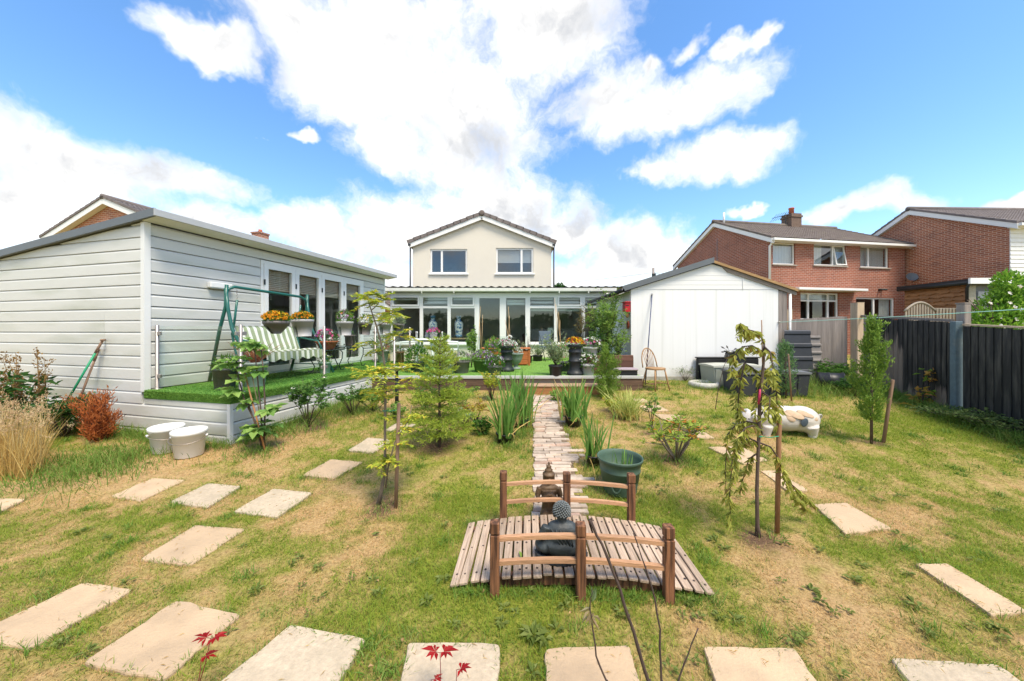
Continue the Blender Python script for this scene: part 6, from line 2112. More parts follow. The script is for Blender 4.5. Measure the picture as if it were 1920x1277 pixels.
m.xf(Matrix.Translation((6.42, 7.18, .50)) @ Matrix.Rotation(R(-30), 4, 'Z') @ Matrix.Rotation(R(90), 4, 'Y')).build('body', BLACKP, dr_)
m = MB()
m.tube([(.0, .172, .1), (.0, .25, .2), (.0, .172, .3)], .008, 6)
m.xf(Matrix.Translation((6.42, 7.18, .50)) @ Matrix.Rotation(R(-30), 4, 'Z') @ Matrix.Rotation(R(90), 4, 'Y')).build('handle', STEEL, dr_)
c = G(1320, 724)
tr_ = thing('ring_planter', 'low pale stone ring planter in the grass before the shed', 'planter', c)
MB().lathe([(.30, -.02), (.315, .03), (.30, .085), (.26, .10), (.225, .08), (.215, .03), (.0, .03)], 30, c).build('ring', M('pale_stone_ring', (.46, .45, .41), .9, .2, 14, bump=.5), tr_)
MB().lathe([(0, .045), (.215, .04)], 20, c).build('soil', SOIL, tr_)
mound(tr_, c + Vector((0, 0, .06)), .15, .05, [(L_GREYG, 60, .04, .014)])

# metal bird ornament on a stem
c = G(1341, 768)
om = thing('garden_ornament', 'grey metal bird ornament with leaf-like wings on a thin stem', 'ornament', c)
top = at(1369, 660, c.y)
MB().tube([c, at(1346, 735, c.y), at(1356, 690, c.y), top], [.006, .006, .005, .004], 6).build('stem', TWIG, om)
MB().ball(top, (.045, .03, .024)).ball(top + Vector((-.045, 0, .018)), (.02, .018, .018)).build('body', M('old_metal', (.30, .29, .28), .45, .25, 12, metal=.5), om)
wg = []
for dx, dz in ((-.11, .075), (-.06, .085), (-.12, .0), (.10, .05), (-.09, -.06), (-.03, -.055), (.11, -.03)):
    wg.append((top.x + dx, top.y + random.gauss(0, .02), top.z + dz))
m = MB()
for w in wg:
    w = Vector(w); d = (w - top)
    a = w - d * .35; b = w + d.normalized() * .035
    s = Vector((-d.z, 0, d.x)).normalized() * .014
    m.hexa([a, w + s, b, w - s, a + Vector((0, .004, 0)), w + s + Vector((0, .004, 0)), b + Vector((0, .004, 0)), w - s + Vector((0, .004, 0))])
    m.tube([top, a], .003, 4)
m.build('wing', M('dark_metal_leaf', (.10, .09, .085), .5, .2, 12, metal=.4), om)

# clothes line
cl = thing('clothes_line', 'pale green clothes line running from shed past the fence', 'clothes line', (6.24, 7.99, 1.737))
a, b = Vector((6.24, 7.985, 1.737)), Vector((5.70, 3.3, 1.80))
pts = [a.lerp(b, t) - Vector((0, 0, .05 * 4 * t * (1 - t) * .35)) for t in [i / 20 for i in range(21)]]
MB().tube(pts, .0055, 6).build('line', M('mint_line', (.38, .66, .55), .6), cl)
m = MB().tube([a + Vector((0, -.03, .0)), a + Vector((0, .02, 0))], .015, 8).build('hook', STEEL, cl)

# fork and spade leaning on the cladding
GRN = M('green_handle', (.015, .26, .12), .45, .15)
def tool(lab, top, foot, mat, mat2, fork):
    t = thing('garden_tool', lab, 'garden tool', foot)
    top, foot = Vector(top), Vector(foot)
    d = (top - foot)
    MB().tube([foot + d * .3, foot + d * .86], .013, 8).build('shaft', mat, t)
    MB().tube([foot + d * .861, top], .015, 8).build('grip', mat2, t)
    s = Vector((d.y, -d.x, 0)).normalized()
    MB().tube([top - s * .05, top + s * .05], .014, 8).build('handle', mat2, t)
    m = MB()
    if fork:
        for k in (-1.5, -.5, .5, 1.5):
            m.tube([foot + d * .30, foot + d * .24 + s * k * .05, foot + s * k * .055], [.008, .007, .004], 6)
    else:
        m.hexa([foot - s * .09, foot + s * .09, foot + s * .09 + Vector((0, .004, 0)), foot - s * .09 + Vector((0, .004, 0)), foot + d * .27 - s * .085, foot + d * .27 + s * .085, foot + d * .27 + s * .085 + Vector((0, .004, 0)), foot + d * .27 - s * .085 + Vector((0, .004, 0))])
    m.build('tines' if fork else 'blade', STEEL, t)
f0 = cab(-1.12, -.42); f0.z = zg(0, f0.y) - .01
tool('green-shafted garden fork leaning on the grey cladding', cab(-.745, -.055, 1.41), f0, GRN, OLDSTAKE, True)
f1 = cab(-.98, -.30); f1.z = zg(0, f1.y) - .01
tool('wooden-shafted spade leaning on the grey cladding behind the green fork', cab(-.86, -.045, 1.27), f1, OLDSTAKE, OLDSTAKE, False)
sl = thing('solar_light', 'small dark solar light on a post at the far left', 'light', cab(-3.15, -.35, .1))
c = cab(-3.15, -.35, 0)
MB().tube([(c.x, c.y, zg(0, c.y) - .01), (c.x, c.y, 1.22)], .014, 8).build('post', BLACKP, sl)
MB().bev(c.x - .045, c.x + .045, c.y - .045, c.y + .045, 1.221, 1.33, .01).build('lamp_head', M('slate_lamp', (.10, .11, .14), .4), sl)

# ================================================================== swing seat on the deck (deck frame)
sw_ = thing('swing_seat', 'green steel garden swing seat with white and green striped cushions', 'swing seat')
y0, y1 = .75, 2.28
zt0 = DZ + 1.50
for yy, s in ((y0, -1), (y1, 1)):
    top = Vector((.42, yy, zt0))
    MB().tube([top + Vector((.02, 0, .04)), top + Vector((0, 0, -.3)), Vector((.30, yy - s * .0, DZ + .85)), Vector((.05, yy - s * .02, DZ + .006))], .025, 10).build('leg', GREENP, sw_)
    MB().tube([top + Vector((.0, 0, -.02)), top + Vector((.05, 0, -.35)), Vector((.55, yy, DZ + .85)), Vector((1.08, yy - s * .02, DZ + .006))], .025, 10).build('leg', GREENP, sw_)
    MB().tube([Vector((.18, yy, DZ + .42)), Vector((.82, yy, DZ + .42))], .010, 8).build('brace', GREENP, sw_)
    MB().tube([Vector((.10, yy, DZ + .16)), Vector((.98, yy, DZ + .16))], .010, 8).build('brace', GREENP, sw_)
pts = [(.42, y0 + .0, zt0 - .12), (.43, y0 + .03, zt0 - .02), (.44, y0 + .12, zt0 + .02), (.44, (y0 + y1) / 2, zt0 + .0), (.44, y1 - .16, zt0 - .02), (.43, y1 - .04, zt0 - .07), (.42, y1, zt0 - .18)]
MB().tube(pts, .024, 10).build('top_bar', GREENP, sw_)
for yy in (y0 + .16, y1 - .16):
    m = MB()
    for k in range(7):
        z = zt0 - .02 - k * .024
        m.tube([(.44 + (.006 if k % 2 else -.006), yy, z), (.44 - (.006 if k % 2 else -.006), yy, z - .03)], .005, 5)
    m.build('chain', STEEL, sw_)
    MB().tube([(.44, yy, zt0 - .18), (.38, yy, DZ + .95), (.34, yy, DZ + .78), (.46, yy, DZ + .68), (.85, yy, DZ + .62), (.92, yy, DZ + .52), (.90, yy, DZ + .40), (.44, yy, DZ + .36), (.33, yy, DZ + .78)], .017, 8).build('arm_frame', GREENP, sw_)
def stripes():
    m = bpy.data.materials.new('striped_cushion')
    m.use_nodes = True
    nt = m.node_tree; N, L = nt.nodes, nt.links
    p = N['Principled BSDF']; p.inputs['Roughness'].default_value = .9
    tc = N.new('ShaderNodeTexCoord'); sp = N.new('ShaderNodeSeparateXYZ'); L.new(tc.outputs['Object'], sp.inputs[0])
    mu = N.new('ShaderNodeMath'); mu.operation = 'MULTIPLY'; mu.inputs[1].default_value = 1 / .115; L.new(sp.outputs['Y'], mu.inputs[0])
    fr_ = N.new('ShaderNodeMath'); fr_.operation = 'FRACT'; L.new(mu.outputs[0], fr_.inputs[0])
    cr = N.new('ShaderNodeValToRGB'); cr.color_ramp.interpolation = 'CONSTANT'
    cr.color_ramp.elements[0].color = (.72, .71, .66, 1); cr.color_ramp.elements[1].position = .5; cr.color_ramp.elements[1].color = (.29, .33, .20, 1)
    for ps, c_ in ((.42, (.10, .14, .10, 1)), (.46, (.29, .33, .20, 1)), (.93, (.42, .44, .34, 1))):
        e = cr.color_ramp.elements.new(ps); e.color = c_
    L.new(fr_.outputs[0], cr.inputs[0]); L.new(cr.outputs[0], p.inputs['Base Color'])
    return m
STR = stripes()
def cushion(a, b, th, name, nv=10, nu=24, sag=.03):
    """soft slab between the lines a (front/low edge) and b (back/high edge) given in the x-z plane"""
    vs, fs = [], []
    ya, yb = y0 + .20, y1 - .20
    d = Vector((b[0] - a[0], 0, b[1] - a[1])); nrm = Vector((-d.z, 0, d.x)).normalized()
    for top in (1, 0):
        for i in range(nu + 1):
            for j in range(nv + 1):
                u, v = i / nu, j / nv
                e = min(u, 1 - u, .08) / .08 * 1.0; e2 = min(v, 1 - v, .12) / .12
                t = th * .5 * math.sqrt(max(.05, e * (2 - e))) * math.sqrt(max(.05, e2 * (2 - e2))) * (1 + .12 * math.sin(u * 19) * math.sin(v * 9))
                p = Vector((a[0], ya + (yb - ya) * u, a[1])) + d * v + nrm * (t if top else -t)
                p.z -= sag * math.sin(PI * u) * math.sin(PI * v)
                vs.append(p)
    q = (nu + 1) * (nv + 1)
    for k in (0, 1):
        for i in range(nu):
            for j in range(nv):
                f_ = (k * q + i * (nv + 1) + j, k * q + i * (nv + 1) + j + 1, k * q + (i + 1) * (nv + 1) + j + 1, k * q + (i + 1) * (nv + 1) + j)
                fs.append(f_ if k else f_[::-1])
    edge = [i * (nv + 1) for i in range(nu + 1)] + [nu * (nv + 1) + j for j in range(1, nv + 1)] + [i * (nv + 1) + nv for i in range(nu - 1, -1, -1)] + [j for j in range(nv - 1, 0, -1)]
    for i in range(len(edge)):
        a_, b_ = edge[i], edge[(i + 1) % len(edge)]
        fs.append((a_, b_, q + b_, q + a_))
    return MB().add(vs, fs, True).build(name, STR, sw_)
cushion((.95, DZ + .46), (.42, DZ + .40), .10, 'seat_cushion')
cushion((.46, DZ + .44), (.28, DZ + .90), .09, 'back_cushion')
vs, fs = [], []
n = 80
for i in range(n + 1):                         # scalloped valance in front of the seat
    y = y0 + .2 + (y1 - y0 - .4) * i / n
    z = DZ + .36 - .045 * abs(math.sin(i * PI / 16))
    vs += [(.985 + .006 * math.sin(i * .9), y, DZ + .47), (1.0 + .008 * math.sin(i * .9), y, z), (.992, y, z), (.977, y, DZ + .47)]
for i in range(n):
    for k in range(4):
        fs.append((4 * i + k, 4 * i + 4 + k, 4 * i + 4 + (k + 1) % 4, 4 * i + (k + 1) % 4))
MB().add(vs, fs).build('valance', STR, sw_)
MB().box(.40, .95, y0 + .17, y1 - .17, DZ + .33, DZ + .352).build('seat_frame', GREENP, sw_)
sw_.location = (CA.x, CA.y, 0); sw_.rotation_euler = (0, 0, CROT)

# ------------------------------------------------------------------ pots and tables on the deck
potted('grey zinc-look pot with spiky reddish cordyline on the deck corner', cab(1.16, .62, DZ + .001), .17, .12, .36, M('zinc_pot', (.36, .39, .37), .6, .12, 9))
c = cab(1.16, .62, DZ + .33)
t = [o for o in bpy.data.objects if o.get('label', '').startswith('grey zinc-look')][0]
blades('foliage', [(c.x + random.gauss(0, .02), c.y + random.gauss(0, .02), c.z) for _ in range(90)], .34, .014, L_CORDY, t, lean=.75, curl=.25, seg=4)
potted('black pot beside the zinc-look pot, half behind the fig', cab(1.0, .32, DZ + .001), .15, .11, .30, CHARC, [(L_GREEN, 120, .07, .03)], [], .14, .12)
def iron_table(lab, c, w, d, h, name='console_table'):
    t = thing(name, lab, 'table', c)
    q = Matrix.Translation(c) @ Matrix.Rotation(CROT, 4, 'Z')
    MB().bev(-d / 2, d / 2, -w / 2, w / 2, h - .02, h, .005).xf(q).build('top', M('smoked_table_top', (.03, .045, .045), .15), t)
    for sx in (-1, 1):
        for sy in (-1, 1):
            x, y = sx * (d / 2 - .04), sy * (w / 2 - .05)
            pts = [(x, y - sy * .03, h - .021), (x, y + sy * .03, h - .07), (x, y + sy * .02, h * .55), (x, y - sy * .07, h * .25), (x, y - sy * .02, .02), (x, y + sy * .05, .008), (x, y + sy * .09, .05)]
            MB().tube([q @ Vector(p) for p in pts], .010, 7).build('leg', IRON, t)
    MB().tube([q @ Vector((-d / 2 + .04, 0, h - .05)), q @ Vector((d / 2 - .04, 0, h - .05))], .008, 6).build('rail', IRON, t)
    return t
c1 = cab(.62, 3.05, DZ + .001)
iron_table('dark iron table with curled feet outside the folding doors, holding stone pots', c1, .95, .42, .48)
c2 = cab(.78, 2.42, DZ + .001)
iron_table('low dark iron stand holding the terracotta bowl of petunias', c2, .55, .38, .44, 'plant_stand')
potted('terracotta bowl of pink and purple petunias on the iron stand', c2 + Vector((0, 0, .441)), .21, .12, .17, TERRA, [(L_GREEN, 420, .045, .02)], [(P_PINK, 28, .065), (P_PURPLE, 16, .055), (P_WHITE, 4, .05)], .2, .17, rim=.015)
c = c1 + Vector((-.09, -.26, .481))
t = thing('pebble_pot', 'squat pot covered in pale pebbles on the iron table', 'pot', c)
MB().lathe([(.0, .005), (.08, 0), (.115, .05), (.115, .15), (.09, .19), (.08, .19), (.1, .05), (0, .04)], 20, c).build('body', M('dark_grout', (.08, .08, .075), .9), t)
m = MB()
for zz, rr in ((.035, .108), (.075, .118), (.115, .118), (.155, .108)):
    for k in range(13):
        a = 2 * PI * (k + (.5 if zz in (.075, .155) else 0)) / 13
        m.ball((c.x + rr * math.cos(a), c.y + rr * math.sin(a), c.z + zz), (.026, .026, .02), 7, 5)
m.build('pebbles', M('pale_pebble', (.45, .43, .40), .7, .25, 20), t)
potted('brown glazed urn on the iron table by the door frame', c1 + Vector((.05, .22, .481)), .12, .09, .24, M('brown_glaze', (.13, .095, .085), .35, .25, 8), [(L_GREEN, 60, .05, .02)], [], .08, .08)
potted('small pale green pot with white flowers under the iron stand', cab(.98, 2.15, DZ + .001), .11, .085, .22, M('mint_pot', (.28, .38, .30), .5), [(L_LIGHT, 120, .05, .02)], [(P_WHITE, 12, .035)], .11, .12)
potted('white wire-look planter with grey foliage at the deck end', cab(.72, 4.35, DZ + .001), .16, .10, .32, M('white_planter', (.55, .54, .50), .6), [(L_GREYG, 260, .16, .016)], [(P_WHITE, 6, .04)], .22, .24)
potted('brown jug-like pot on the deck end before the conservatory', cab(1.15, 4.45, DZ + .001), .11, .10, .28, M('brown_jug', (.24, .10, .04), .4, .2, 8), [(L_GREEN, 80, .05, .02)], [(P_MAUVE, 6, .05)], .1, .1)

# ------------------------------------------------------------------ things on the terrace
def ty(py): return (CAMZ - PATZ) * F / (py - HY)
def tpos(px, py): return Vector(((px - 960) / F * ty(py), ty(py), PATZ + .001))
wt = tpos(800, 688)
t = thing('garden_table', 'white plastic garden table with parasol hub on the terrace', 'table', wt)
MB().lathe([(.0, .69), (.40, .69), (.42, .70), (.42, .72), (.40, .73), (0, .735)], 28, wt).build('table_top', WHITEP, t)
for k in range(4):
    a = PI / 4 + k * PI / 2
    MB().tube([wt + Vector((.22 * math.cos(a), .22 * math.sin(a), .69)), wt + Vector((.33 * math.cos(a), .33 * math.sin(a), 0))], [.035, .025], 8).build('leg', WHITEP, t)
t = thing('jug', 'small grey jug standing on the white garden table', 'jug', wt + Vector((.02, 0, .736)))
MB().lathe([(.05, 0), (.07, .06), (.05, .13), (.055, .16), (.04, .16)], 16, wt + Vector((.02, 0, .736))).build('body', M('grey_jug', (.16, .18, .22), .4), t)
potted('magenta petunias in a pot on the white garden table', wt + Vector((.20, -.1, .736)), .10, .07, .14, GREYPL, [(L_GREEN, 120, .05, .02)], [(P_PINK, 36, .05), (P_PURPLE, 10, .045)], .16, .10)
for px, lab, rz in ((845, 'white plastic garden chair right of the white table', R(100)), (765, 'white plastic garden chair left of the white table', R(-70))):
    c = tpos(px, 684)
    t = thing('garden_chair', lab, 'chair')
    MB().bev(-.23, .23, -.23, .23, .41, .435, .008).build('seat', WHITEP, t)
    for s in (-1, 1):
        MB().tube([(s * .20, -.20, .41), (s * .24, -.25, 0)], .02, 8).build('leg', WHITEP, t)
        MB().tube([(s * .20, .20, .41), (s * .24, .27, 0)], .02, 8).build('leg', WHITEP, t)
        MB().tube([(s * .24, -.2, .41), (s * .26, -.2, .62), (s * .26, .2, .64)], .018, 8).build('armrest', WHITEP, t)
    for k in range(5):
        MB().bev(-.20 + k * .085, -.145 + k * .085, .215, .235, .43, .86, .005).build('back_slat', WHITEP, t)
    MB().bev(-.23, .23, .21, .24, .8605, .91, .008).build('top_rail', WHITEP, t)
    t.location = c; t.rotation_euler = (0, 0, rz)
potted('round grey pot with mauve trailing flowers at the front of the terrace', tpos(865, 699), .20, .15, .27, DGREYPL, [(L_GREYG, 260, .07, .02)], [(P_MAUVE, 26, .04)], .22, .14)
potted('wide green pot of purple violas at the front of the terrace', tpos(905, 697), .235, .17, .28, M('olive_green_pot', (.075, .14, .035), .5, .1), [(L_LIGHT, 480, .06, .03)], [(P_PURPLE, 44, .05), (P_WHITE, 16, .04), (P_MAUVE, 20, .045)], .24, .15)
def chimneypot(lab, c, h, r, fol, flo, rad, ht):
    t = thing('chimney_pot_planter', lab, 'planter', c, 'tall black chimney-pot planters on the terrace')
    MB().lathe([(0, .01), (r * 1.15, 0), (r * 1.15, .05), (r * 1.0, .07), (r * .86, .12), (r * .84, h * .42), (r * .95, h * .44), (r * .95, h * .48), (r * .84, h * .50), (r * .84, h * .72), (r * .95, h * .74), (r * .95, h * .79), (r * .86, h * .81), (r * .95, h - .05), (r * 1.08, h - .04), (r * 1.08, h), (r * .95, h), (r * .85, h - .06), (0, h - .06)], 26, c).build('body', M('black_chimney_pot', (.024, .028, .032), .5, .2), t)
    mound(t, c + Vector((0, 0, h - .03)), rad, ht, fol, flo)
chimneypot('black chimney-pot planter topped with white and magenta flowers', tpos(950, 696), .58, .155, [(L_GREEN, 300, .05, .022)], [(P_WHITE, 130, .035), (P_PINK, 20, .045)], .22, .13)
chimneypot('black chimney-pot planter topped with yellow and red chrysanthemums', tpos(1078, 703), .64, .15, [(L_GREEN, 300, .04, .02)], [(P_YELLOW, 90, .035), (P_RED, 70, .035), (P_ORANGE, 30, .035)], .19, .13)
c = tpos(948, 684)
t = thing('wooden_trough', 'orange-stained wooden trough behind the flower pots', 'trough', c)
ORW = M('orange_stained_wood', (.42, .13, .04), .6, .25, 8, stretch=(.4, 4, 4), rnd=.1)
for i in range(3):
    MB().bev(c.x - .60, c.x + .60, c.y - .22, c.y - .19, PATZ + .03 + i * .125, PATZ + .15 + i * .125, .006).build('board', ORW, t)
    MB().bev(c.x - .60, c.x + .60, c.y + .19, c.y + .22, PATZ + .03 + i * .125, PATZ + .15 + i * .125, .006).build('board', ORW, t)
for s in (-1, 1):
    MB().bev(c.x + s * .585 - .015, c.x + s * .585 + .015, c.y - .188, c.y + .188, PATZ + .03, PATZ + .40, .006).build('end_board', ORW, t)
    for q in (-1, 1):
        MB().bev(c.x + s * .635 - .03, c.x + s * .635 + .03, c.y + q * .2 - .03, c.y + q * .2 + .03, PATZ + .001, PATZ + .44, .006).build('post', ORW, t)
MB().bev(c.x - .68, c.x + .68, c.y - .25, c.y + .25, PATZ + .441, PATZ + .47, .006).build('rim', ORW, t)
MB().bev(c.x - .52, c.x - .05, c.y - .2, c.y + .1, PATZ + .471, PATZ + .60, .02).build('liner', M('slate_blue_tray', (.10, .12, .17), .6), t)
mound(t, c + Vector((-.28, -.05, .58)), .26, .10, [(L_YELLOW, 120, .05, .02), (L_GREEN, 160, .05, .02)], [(P_PINK, 14, .05)])
mound(t, c + Vector((.30, .0, .45)), .26, .14, [(L_GREYG, 140, .06, .018)], [])
sw = thing('swan_planter', 'white swan-shaped planter on the orange trough', 'planter', c + Vector((.18, -.12, .472)))
b = c + Vector((.18, -.12, .472))
m = MB()
m.ball(b + Vector((0, 0, .09)), (.16, .11, .09), 14, 8).tube([b + Vector((-.12, 0, .10)), b + Vector((-.17, 0, .20)), b + Vector((-.13, 0, .29)), b + Vector((-.07, 0, .33)), b + Vector((-.02, 0, .30)), b + Vector((-.03, 0, .25))], [.045, .032, .026, .026, .03, .015], 10)
fuse(m, 'body', M('white_glaze', (.74, .73, .70), .35), sw, .01, 3)
ur = tpos(967, 692)
t = thing('urn', 'pale footed urn in front of the orange trough', 'urn', ur)
MB().lathe([(.0, .005), (.12, 0), (.12, .03), (.05, .06), (.045, .10), (.11, .15), (.16, .26), (.18, .36), (.195, .37), (.19, .385), (.165, .37), (0, .33)], 24, ur).build('body', M('verdigris_urn', (.26, .30, .28), .6, .15, 8), t)
mound(t, ur + Vector((0, 0, .36)), .17, .12, [(L_GREYG, 180, .05, .016)], [(P_WHITE, 60, .035)])
potted('bushy green plant in a dark pot at the far left of the terrace front', tpos(782, 698), .17, .13, .24, CHARC, [(L_GREEN, 420, .07, .03), (L_LIGHT, 160, .08, .025)], [], .24, .26)
potted('golden feathery plant in a grey pot beside the fir on the terrace', tpos(838, 701), .16, .12, .22, GREYPL, [(L_YELLOW, 380, .08, .016)], [], .22, .26)
potted('mixed violas and white daisies in a low pot before the trough', tpos(928, 702), .16, .12, .18, DGREYPL, [(L_GREEN, 300, .06, .022)], [(P_WHITE, 26, .04), (P_PURPLE, 22, .045)], .22, .16)
potted('tall leafy lily-like plant in a dark pot left of the black chimney pot', tpos(925, 690), .15, .12, .24, CHARC, [(L_LIGHT, 300, .13, .028)], [(P_MAUVE, 12, .06)], .20, .34)
potted('bushy plant with pink flowers in a dark pot left of the yellow chrysanthemums', tpos(1060, 696), .15, .12, .22, CHARC, [(L_LIGHT, 380, .07, .022)], [(P_PINK, 12, .05)], .22, .30)
potted('white daisies in a grey pot right of the yellow chrysanthemums', tpos(1102, 703), .15, .12, .22, GREYPL, [(L_GREEN, 300, .06, .022)], [(P_WHITE, 50, .045)], .22, .18)
def twiggy(lab, c, pot, h, n, name='potted_shrub', leafm=None, nl=0, spread=.2, rt=.13):
    t = potted(lab, c, rt, rt * .8, pot, BLACKP, name=name)
    tops = [c + Vector((random.gauss(0, spread), random.gauss(0, spread), h * random.uniform(.6, 1.05))) for _ in range(n)]
    stems(t, c + Vector((0, 0, pot - .03)), tops, .005, TWIG)
    if leafm:
        P, D = [], []
        for _ in range(nl):
            q = random.choice(tops); s = random.uniform(.25, 1)
            p = (c + Vector((0, 0, pot))).lerp(q, s) + Vector((random.gauss(0, .03), random.gauss(0, .03), random.gauss(0, .03)))
            P.append(p); D.append((random.gauss(0, 1), random.gauss(0, 1), random.uniform(0, 1)))
        leaves('foliage', P, D, .07, .022, leafm, t)
    return t
twiggy('bare twiggy shrub in a pot by the sliding doors', tpos(990, 680), .2, .75, 26, spread=.17)
twiggy('tall airy grey-green shrub in a black pot, centre of the terrace', tpos(1042, 704), .22, .80, 16, leafm=L_GREYG, nl=700, spread=.13, rt=.15)
twiggy('small round white-flowered shrub below the conservatory window', tpos(1008, 677), .18, .45, 14, leafm=L_GREYG, nl=300, spread=.16, rt=.16)
def canes(lab, c, tops, r=.007):
    t = thing('bamboo_canes', lab, 'canes', c)
    for q in tops:
        MB().tube([c + Vector((random.gauss(0, .07), random.gauss(0, .07), 0)), q], [r, r * .7], 6).build('cane', CANE, t)
c = tpos(902, 686)
canes('leaning bunch of bamboo canes at the left edge of the sliding doors', c, [at(901, 575, c.y), at(905, 590, c.y), at(899, 600, c.y)])
c = tpos(958, 686)
canes('crossed bamboo canes in front of the sliding door glass', c, [at(953, 575, c.y), at(955, 592, c.y), at(947, 600, c.y)])
c = tpos(1046, 686)
canes('tall bunch of bamboo canes before the right-hand windows', c, [at(1040, 560, c.y), at(1042, 570, c.y), at(1047, 585, c.y), at(1050, 600, c.y)])
c = tpos(1028, 676)
t = thing('folding_chair', 'slate-blue folding chair below the conservatory window', 'chair')
BLU = M('slate_blue_cloth', (.13, .17, .22), .8)
MB().bev(-.22, .22, -.2, .2, .42, .44, .006).build('seat', BLU, t)
MB().bev(-.22, .22, .2, .22, .5, .92, .006).build('backrest', BLU, t)
for s in (-1, 1):
    MB().tube([(s * .235, .21, .95), (s * .235, -.22, 0)], .012, 6).build('leg', IRON, t)
    MB().tube([(s * .235, -.2, .43), (s * .235, .26, 0)], .012, 6).build('leg', IRON, t)
t.location = c; t.rotation_euler = (0, 0, R(25))
# raised sleeper bed with climber
rb = thing('raised_bed', 'raised bed of dark brown timber at the right end of the terrace', 'raised bed', (2.15, 7.9, PATZ))
SLEEP = M('brown_sleeper', (.12, .058, .04), .8, .3, 7, bump=.5, stretch=(.4, 4, 4), rnd=.15)
for i in range(3):
    z = PATZ + .004 + i * .135
    MB().bev(1.62, 2.64, 7.42, 7.47, z, z + .13, .008).build('sleeper', SLEEP, rb)
    MB().bev(1.62, 1.67, 7.475, 8.8, z, z + .13, .008).build('sleeper', SLEEP, rb)
MB().box(1.675, 2.66, 7.475, 8.8, PATZ + .002, PATZ + .35).build('soil', SOIL, rb)
c = tpos(1115, 700)
potted('swan-white pot of white and pink petunias beside the raised bed', Vector((1.75, 7.62, PATZ + .37)), .16, .12, .2, M('white_pot', (.6, .6, .57), .5), [(L_LIGHT, 260, .05, .02)], [(P_WHITE, 40, .06), (P_PINK, 12, .06)], .24, .16)
cr = thing('black_crate', 'low black crate with a mauve cushion on top, before the raised bed', 'crate', (2.35, 7.2, PATZ))
MB().bev(2.12, 2.62, 7.12, 7.36, PATZ + .002, PATZ + .10, .01).build('body', BLACKP, cr)
MB().bev(2.08, 2.64, 7.10, 7.37, PATZ + .101, PATZ + .15, .022).build('cushion', M('mauve_cushion', (.34, .28, .31), .9), cr)
# a stone dish on a black stem by the left lawn
c = G(744, 778)
t = thing('bird_bath', 'shallow pale bird bath dish on a black stem, behind the brown stake', 'bird bath', c)
zt_ = at(744, 692, c.y).z
MB().tube([c, (c.x, c.y, zt_ - .02)], [.035, .022], 10).build('stem', BLACKP, t)
MB().lathe([(.03, -.03), (.14, .0), (.165, .025), (.155, .03), (.12, .01), (0, .005)], 24, (c.x, c.y, zt_)).build('dish', M('pale_dish', (.48, .46, .40), .8, .15, 10), t)

# ================================================================== young trees and shrubs
def stake(lab, a, b, r=.016, mat=STAKE, tie=None):
    a, b = Vector(a), Vector(b)
    t = thing('wooden_stake', lab, 'stake', a)
    MB().tube([a - Vector((0, 0, .02)), a.lerp(b, .5), b - (b - a).normalized() * .008, b], [r, r, r * .97, r * .8], 10).build('shaft', mat, t)
    if tie:
        p, q = Vector(tie[0]), Vector(tie[1])
        MB().tube([p, p.lerp(q, .5) + Vector((0, -.012, -.006)), q], .0035, 5).tube([p + Vector((0, -.02, 0)), p + Vector((.02, 0, .0)), p + Vector((0, .02, 0)), p + Vector((-.02, 0, 0)), p + Vector((0, -.02, 0))], .0035, 5).build('tie', M('green_tie', (.03, .30, .16), .6), t)
    return t
def pinnate(P, D, Ls, mat, parent, name='foliage', leaflet=.03, pairs=9, sub=False):
    """feathery leaves: leaflets in two rows along an arching stalk"""
    PP, DD = [], []
    mb = MB()
    for p, d, L_ in zip(P, D, Ls):
        p, d = Vector(p), Vector(d).normalized()
        s = d.cross(Vector((0, 0, 1)))
        s = s.normalized() if s.length > .05 else Vector((1, 0, 0))
        pts = []
        for i in range(pairs + 1):
            t = i / pairs
            q = p + d * (L_ * t) + Vector((0, 0, -.35 * L_ * t * t))
            pts.append(q)
            if i:
                for sg in (-1, 1):
                    PP.append(q); DD.append(s * sg + d * .45 + Vector((0, 0, random.uniform(-.35, .15))))
        PP.append(pts[-1]); DD.append(d)
        mb.tube([pts[0], pts[pairs // 2], pts[-1]], [.0022, .0016, .001], 4)
    mb.build('leaf_stalk', MATS['leaf_green_stem'], parent)
    return leaves(name, PP, DD, leaflet, leaflet * .42, mat, parent, fold=.1, flat=.6)
# --- feathery yellow sapling on the left
c = G(717, 945)
Y = c.y
s1 = thing('young_tree', 'slender young tree with feathery yellow-green leaves, left of the fir', 'tree', c)
trunk = [at(710, 948, Y), at(716, 915, Y), at(722, 880, Y), at(722, 800, Y), at(723, 730, Y), at(722, 690, Y), at(716, 650, Y), at(706, 612, Y), at(696, 582, Y), at(688, 556, Y)]
MB().tube(trunk, [.020, .016, .013, .0115, .0105, .0095, .0085, .007, .005, .003], 9).build('trunk', BARKL, s1)
mb = MB().tube([at(723, 915, Y), at(727, 880, Y), at(740, 830, Y - .03), at(768, 785, Y + .1), at(772, 760, Y + .1)], [.009, .008, .006, .005, .003], 7)
mb.tube([at(706, 950, Y), at(714, 925, Y + .02), at(719, 900, Y)], [.013, .011, .008], 7)
br_ = [((716, 650), (752, 628), .05), ((722, 725), (695, 702), -.1), ((722, 700), (757, 690), .12), ((722, 735), (752, 722), .0), ((720, 670), (692, 645), .1), ((706, 612), (735, 590), -.05), ((696, 582), (715, 560), .04), ((722, 745), (702, 736), .0)]
for (a, b, dy) in br_:
    mb.tube([at(*a, Y), at((a[0] + b[0]) / 2, (a[1] + b[1]) / 2 + 3, Y + dy / 2), at(*b, Y + dy)], [.005, .004, .002], 6)
mb.build('branch', BARKL, s1)
P, D, Ls = [], [], []
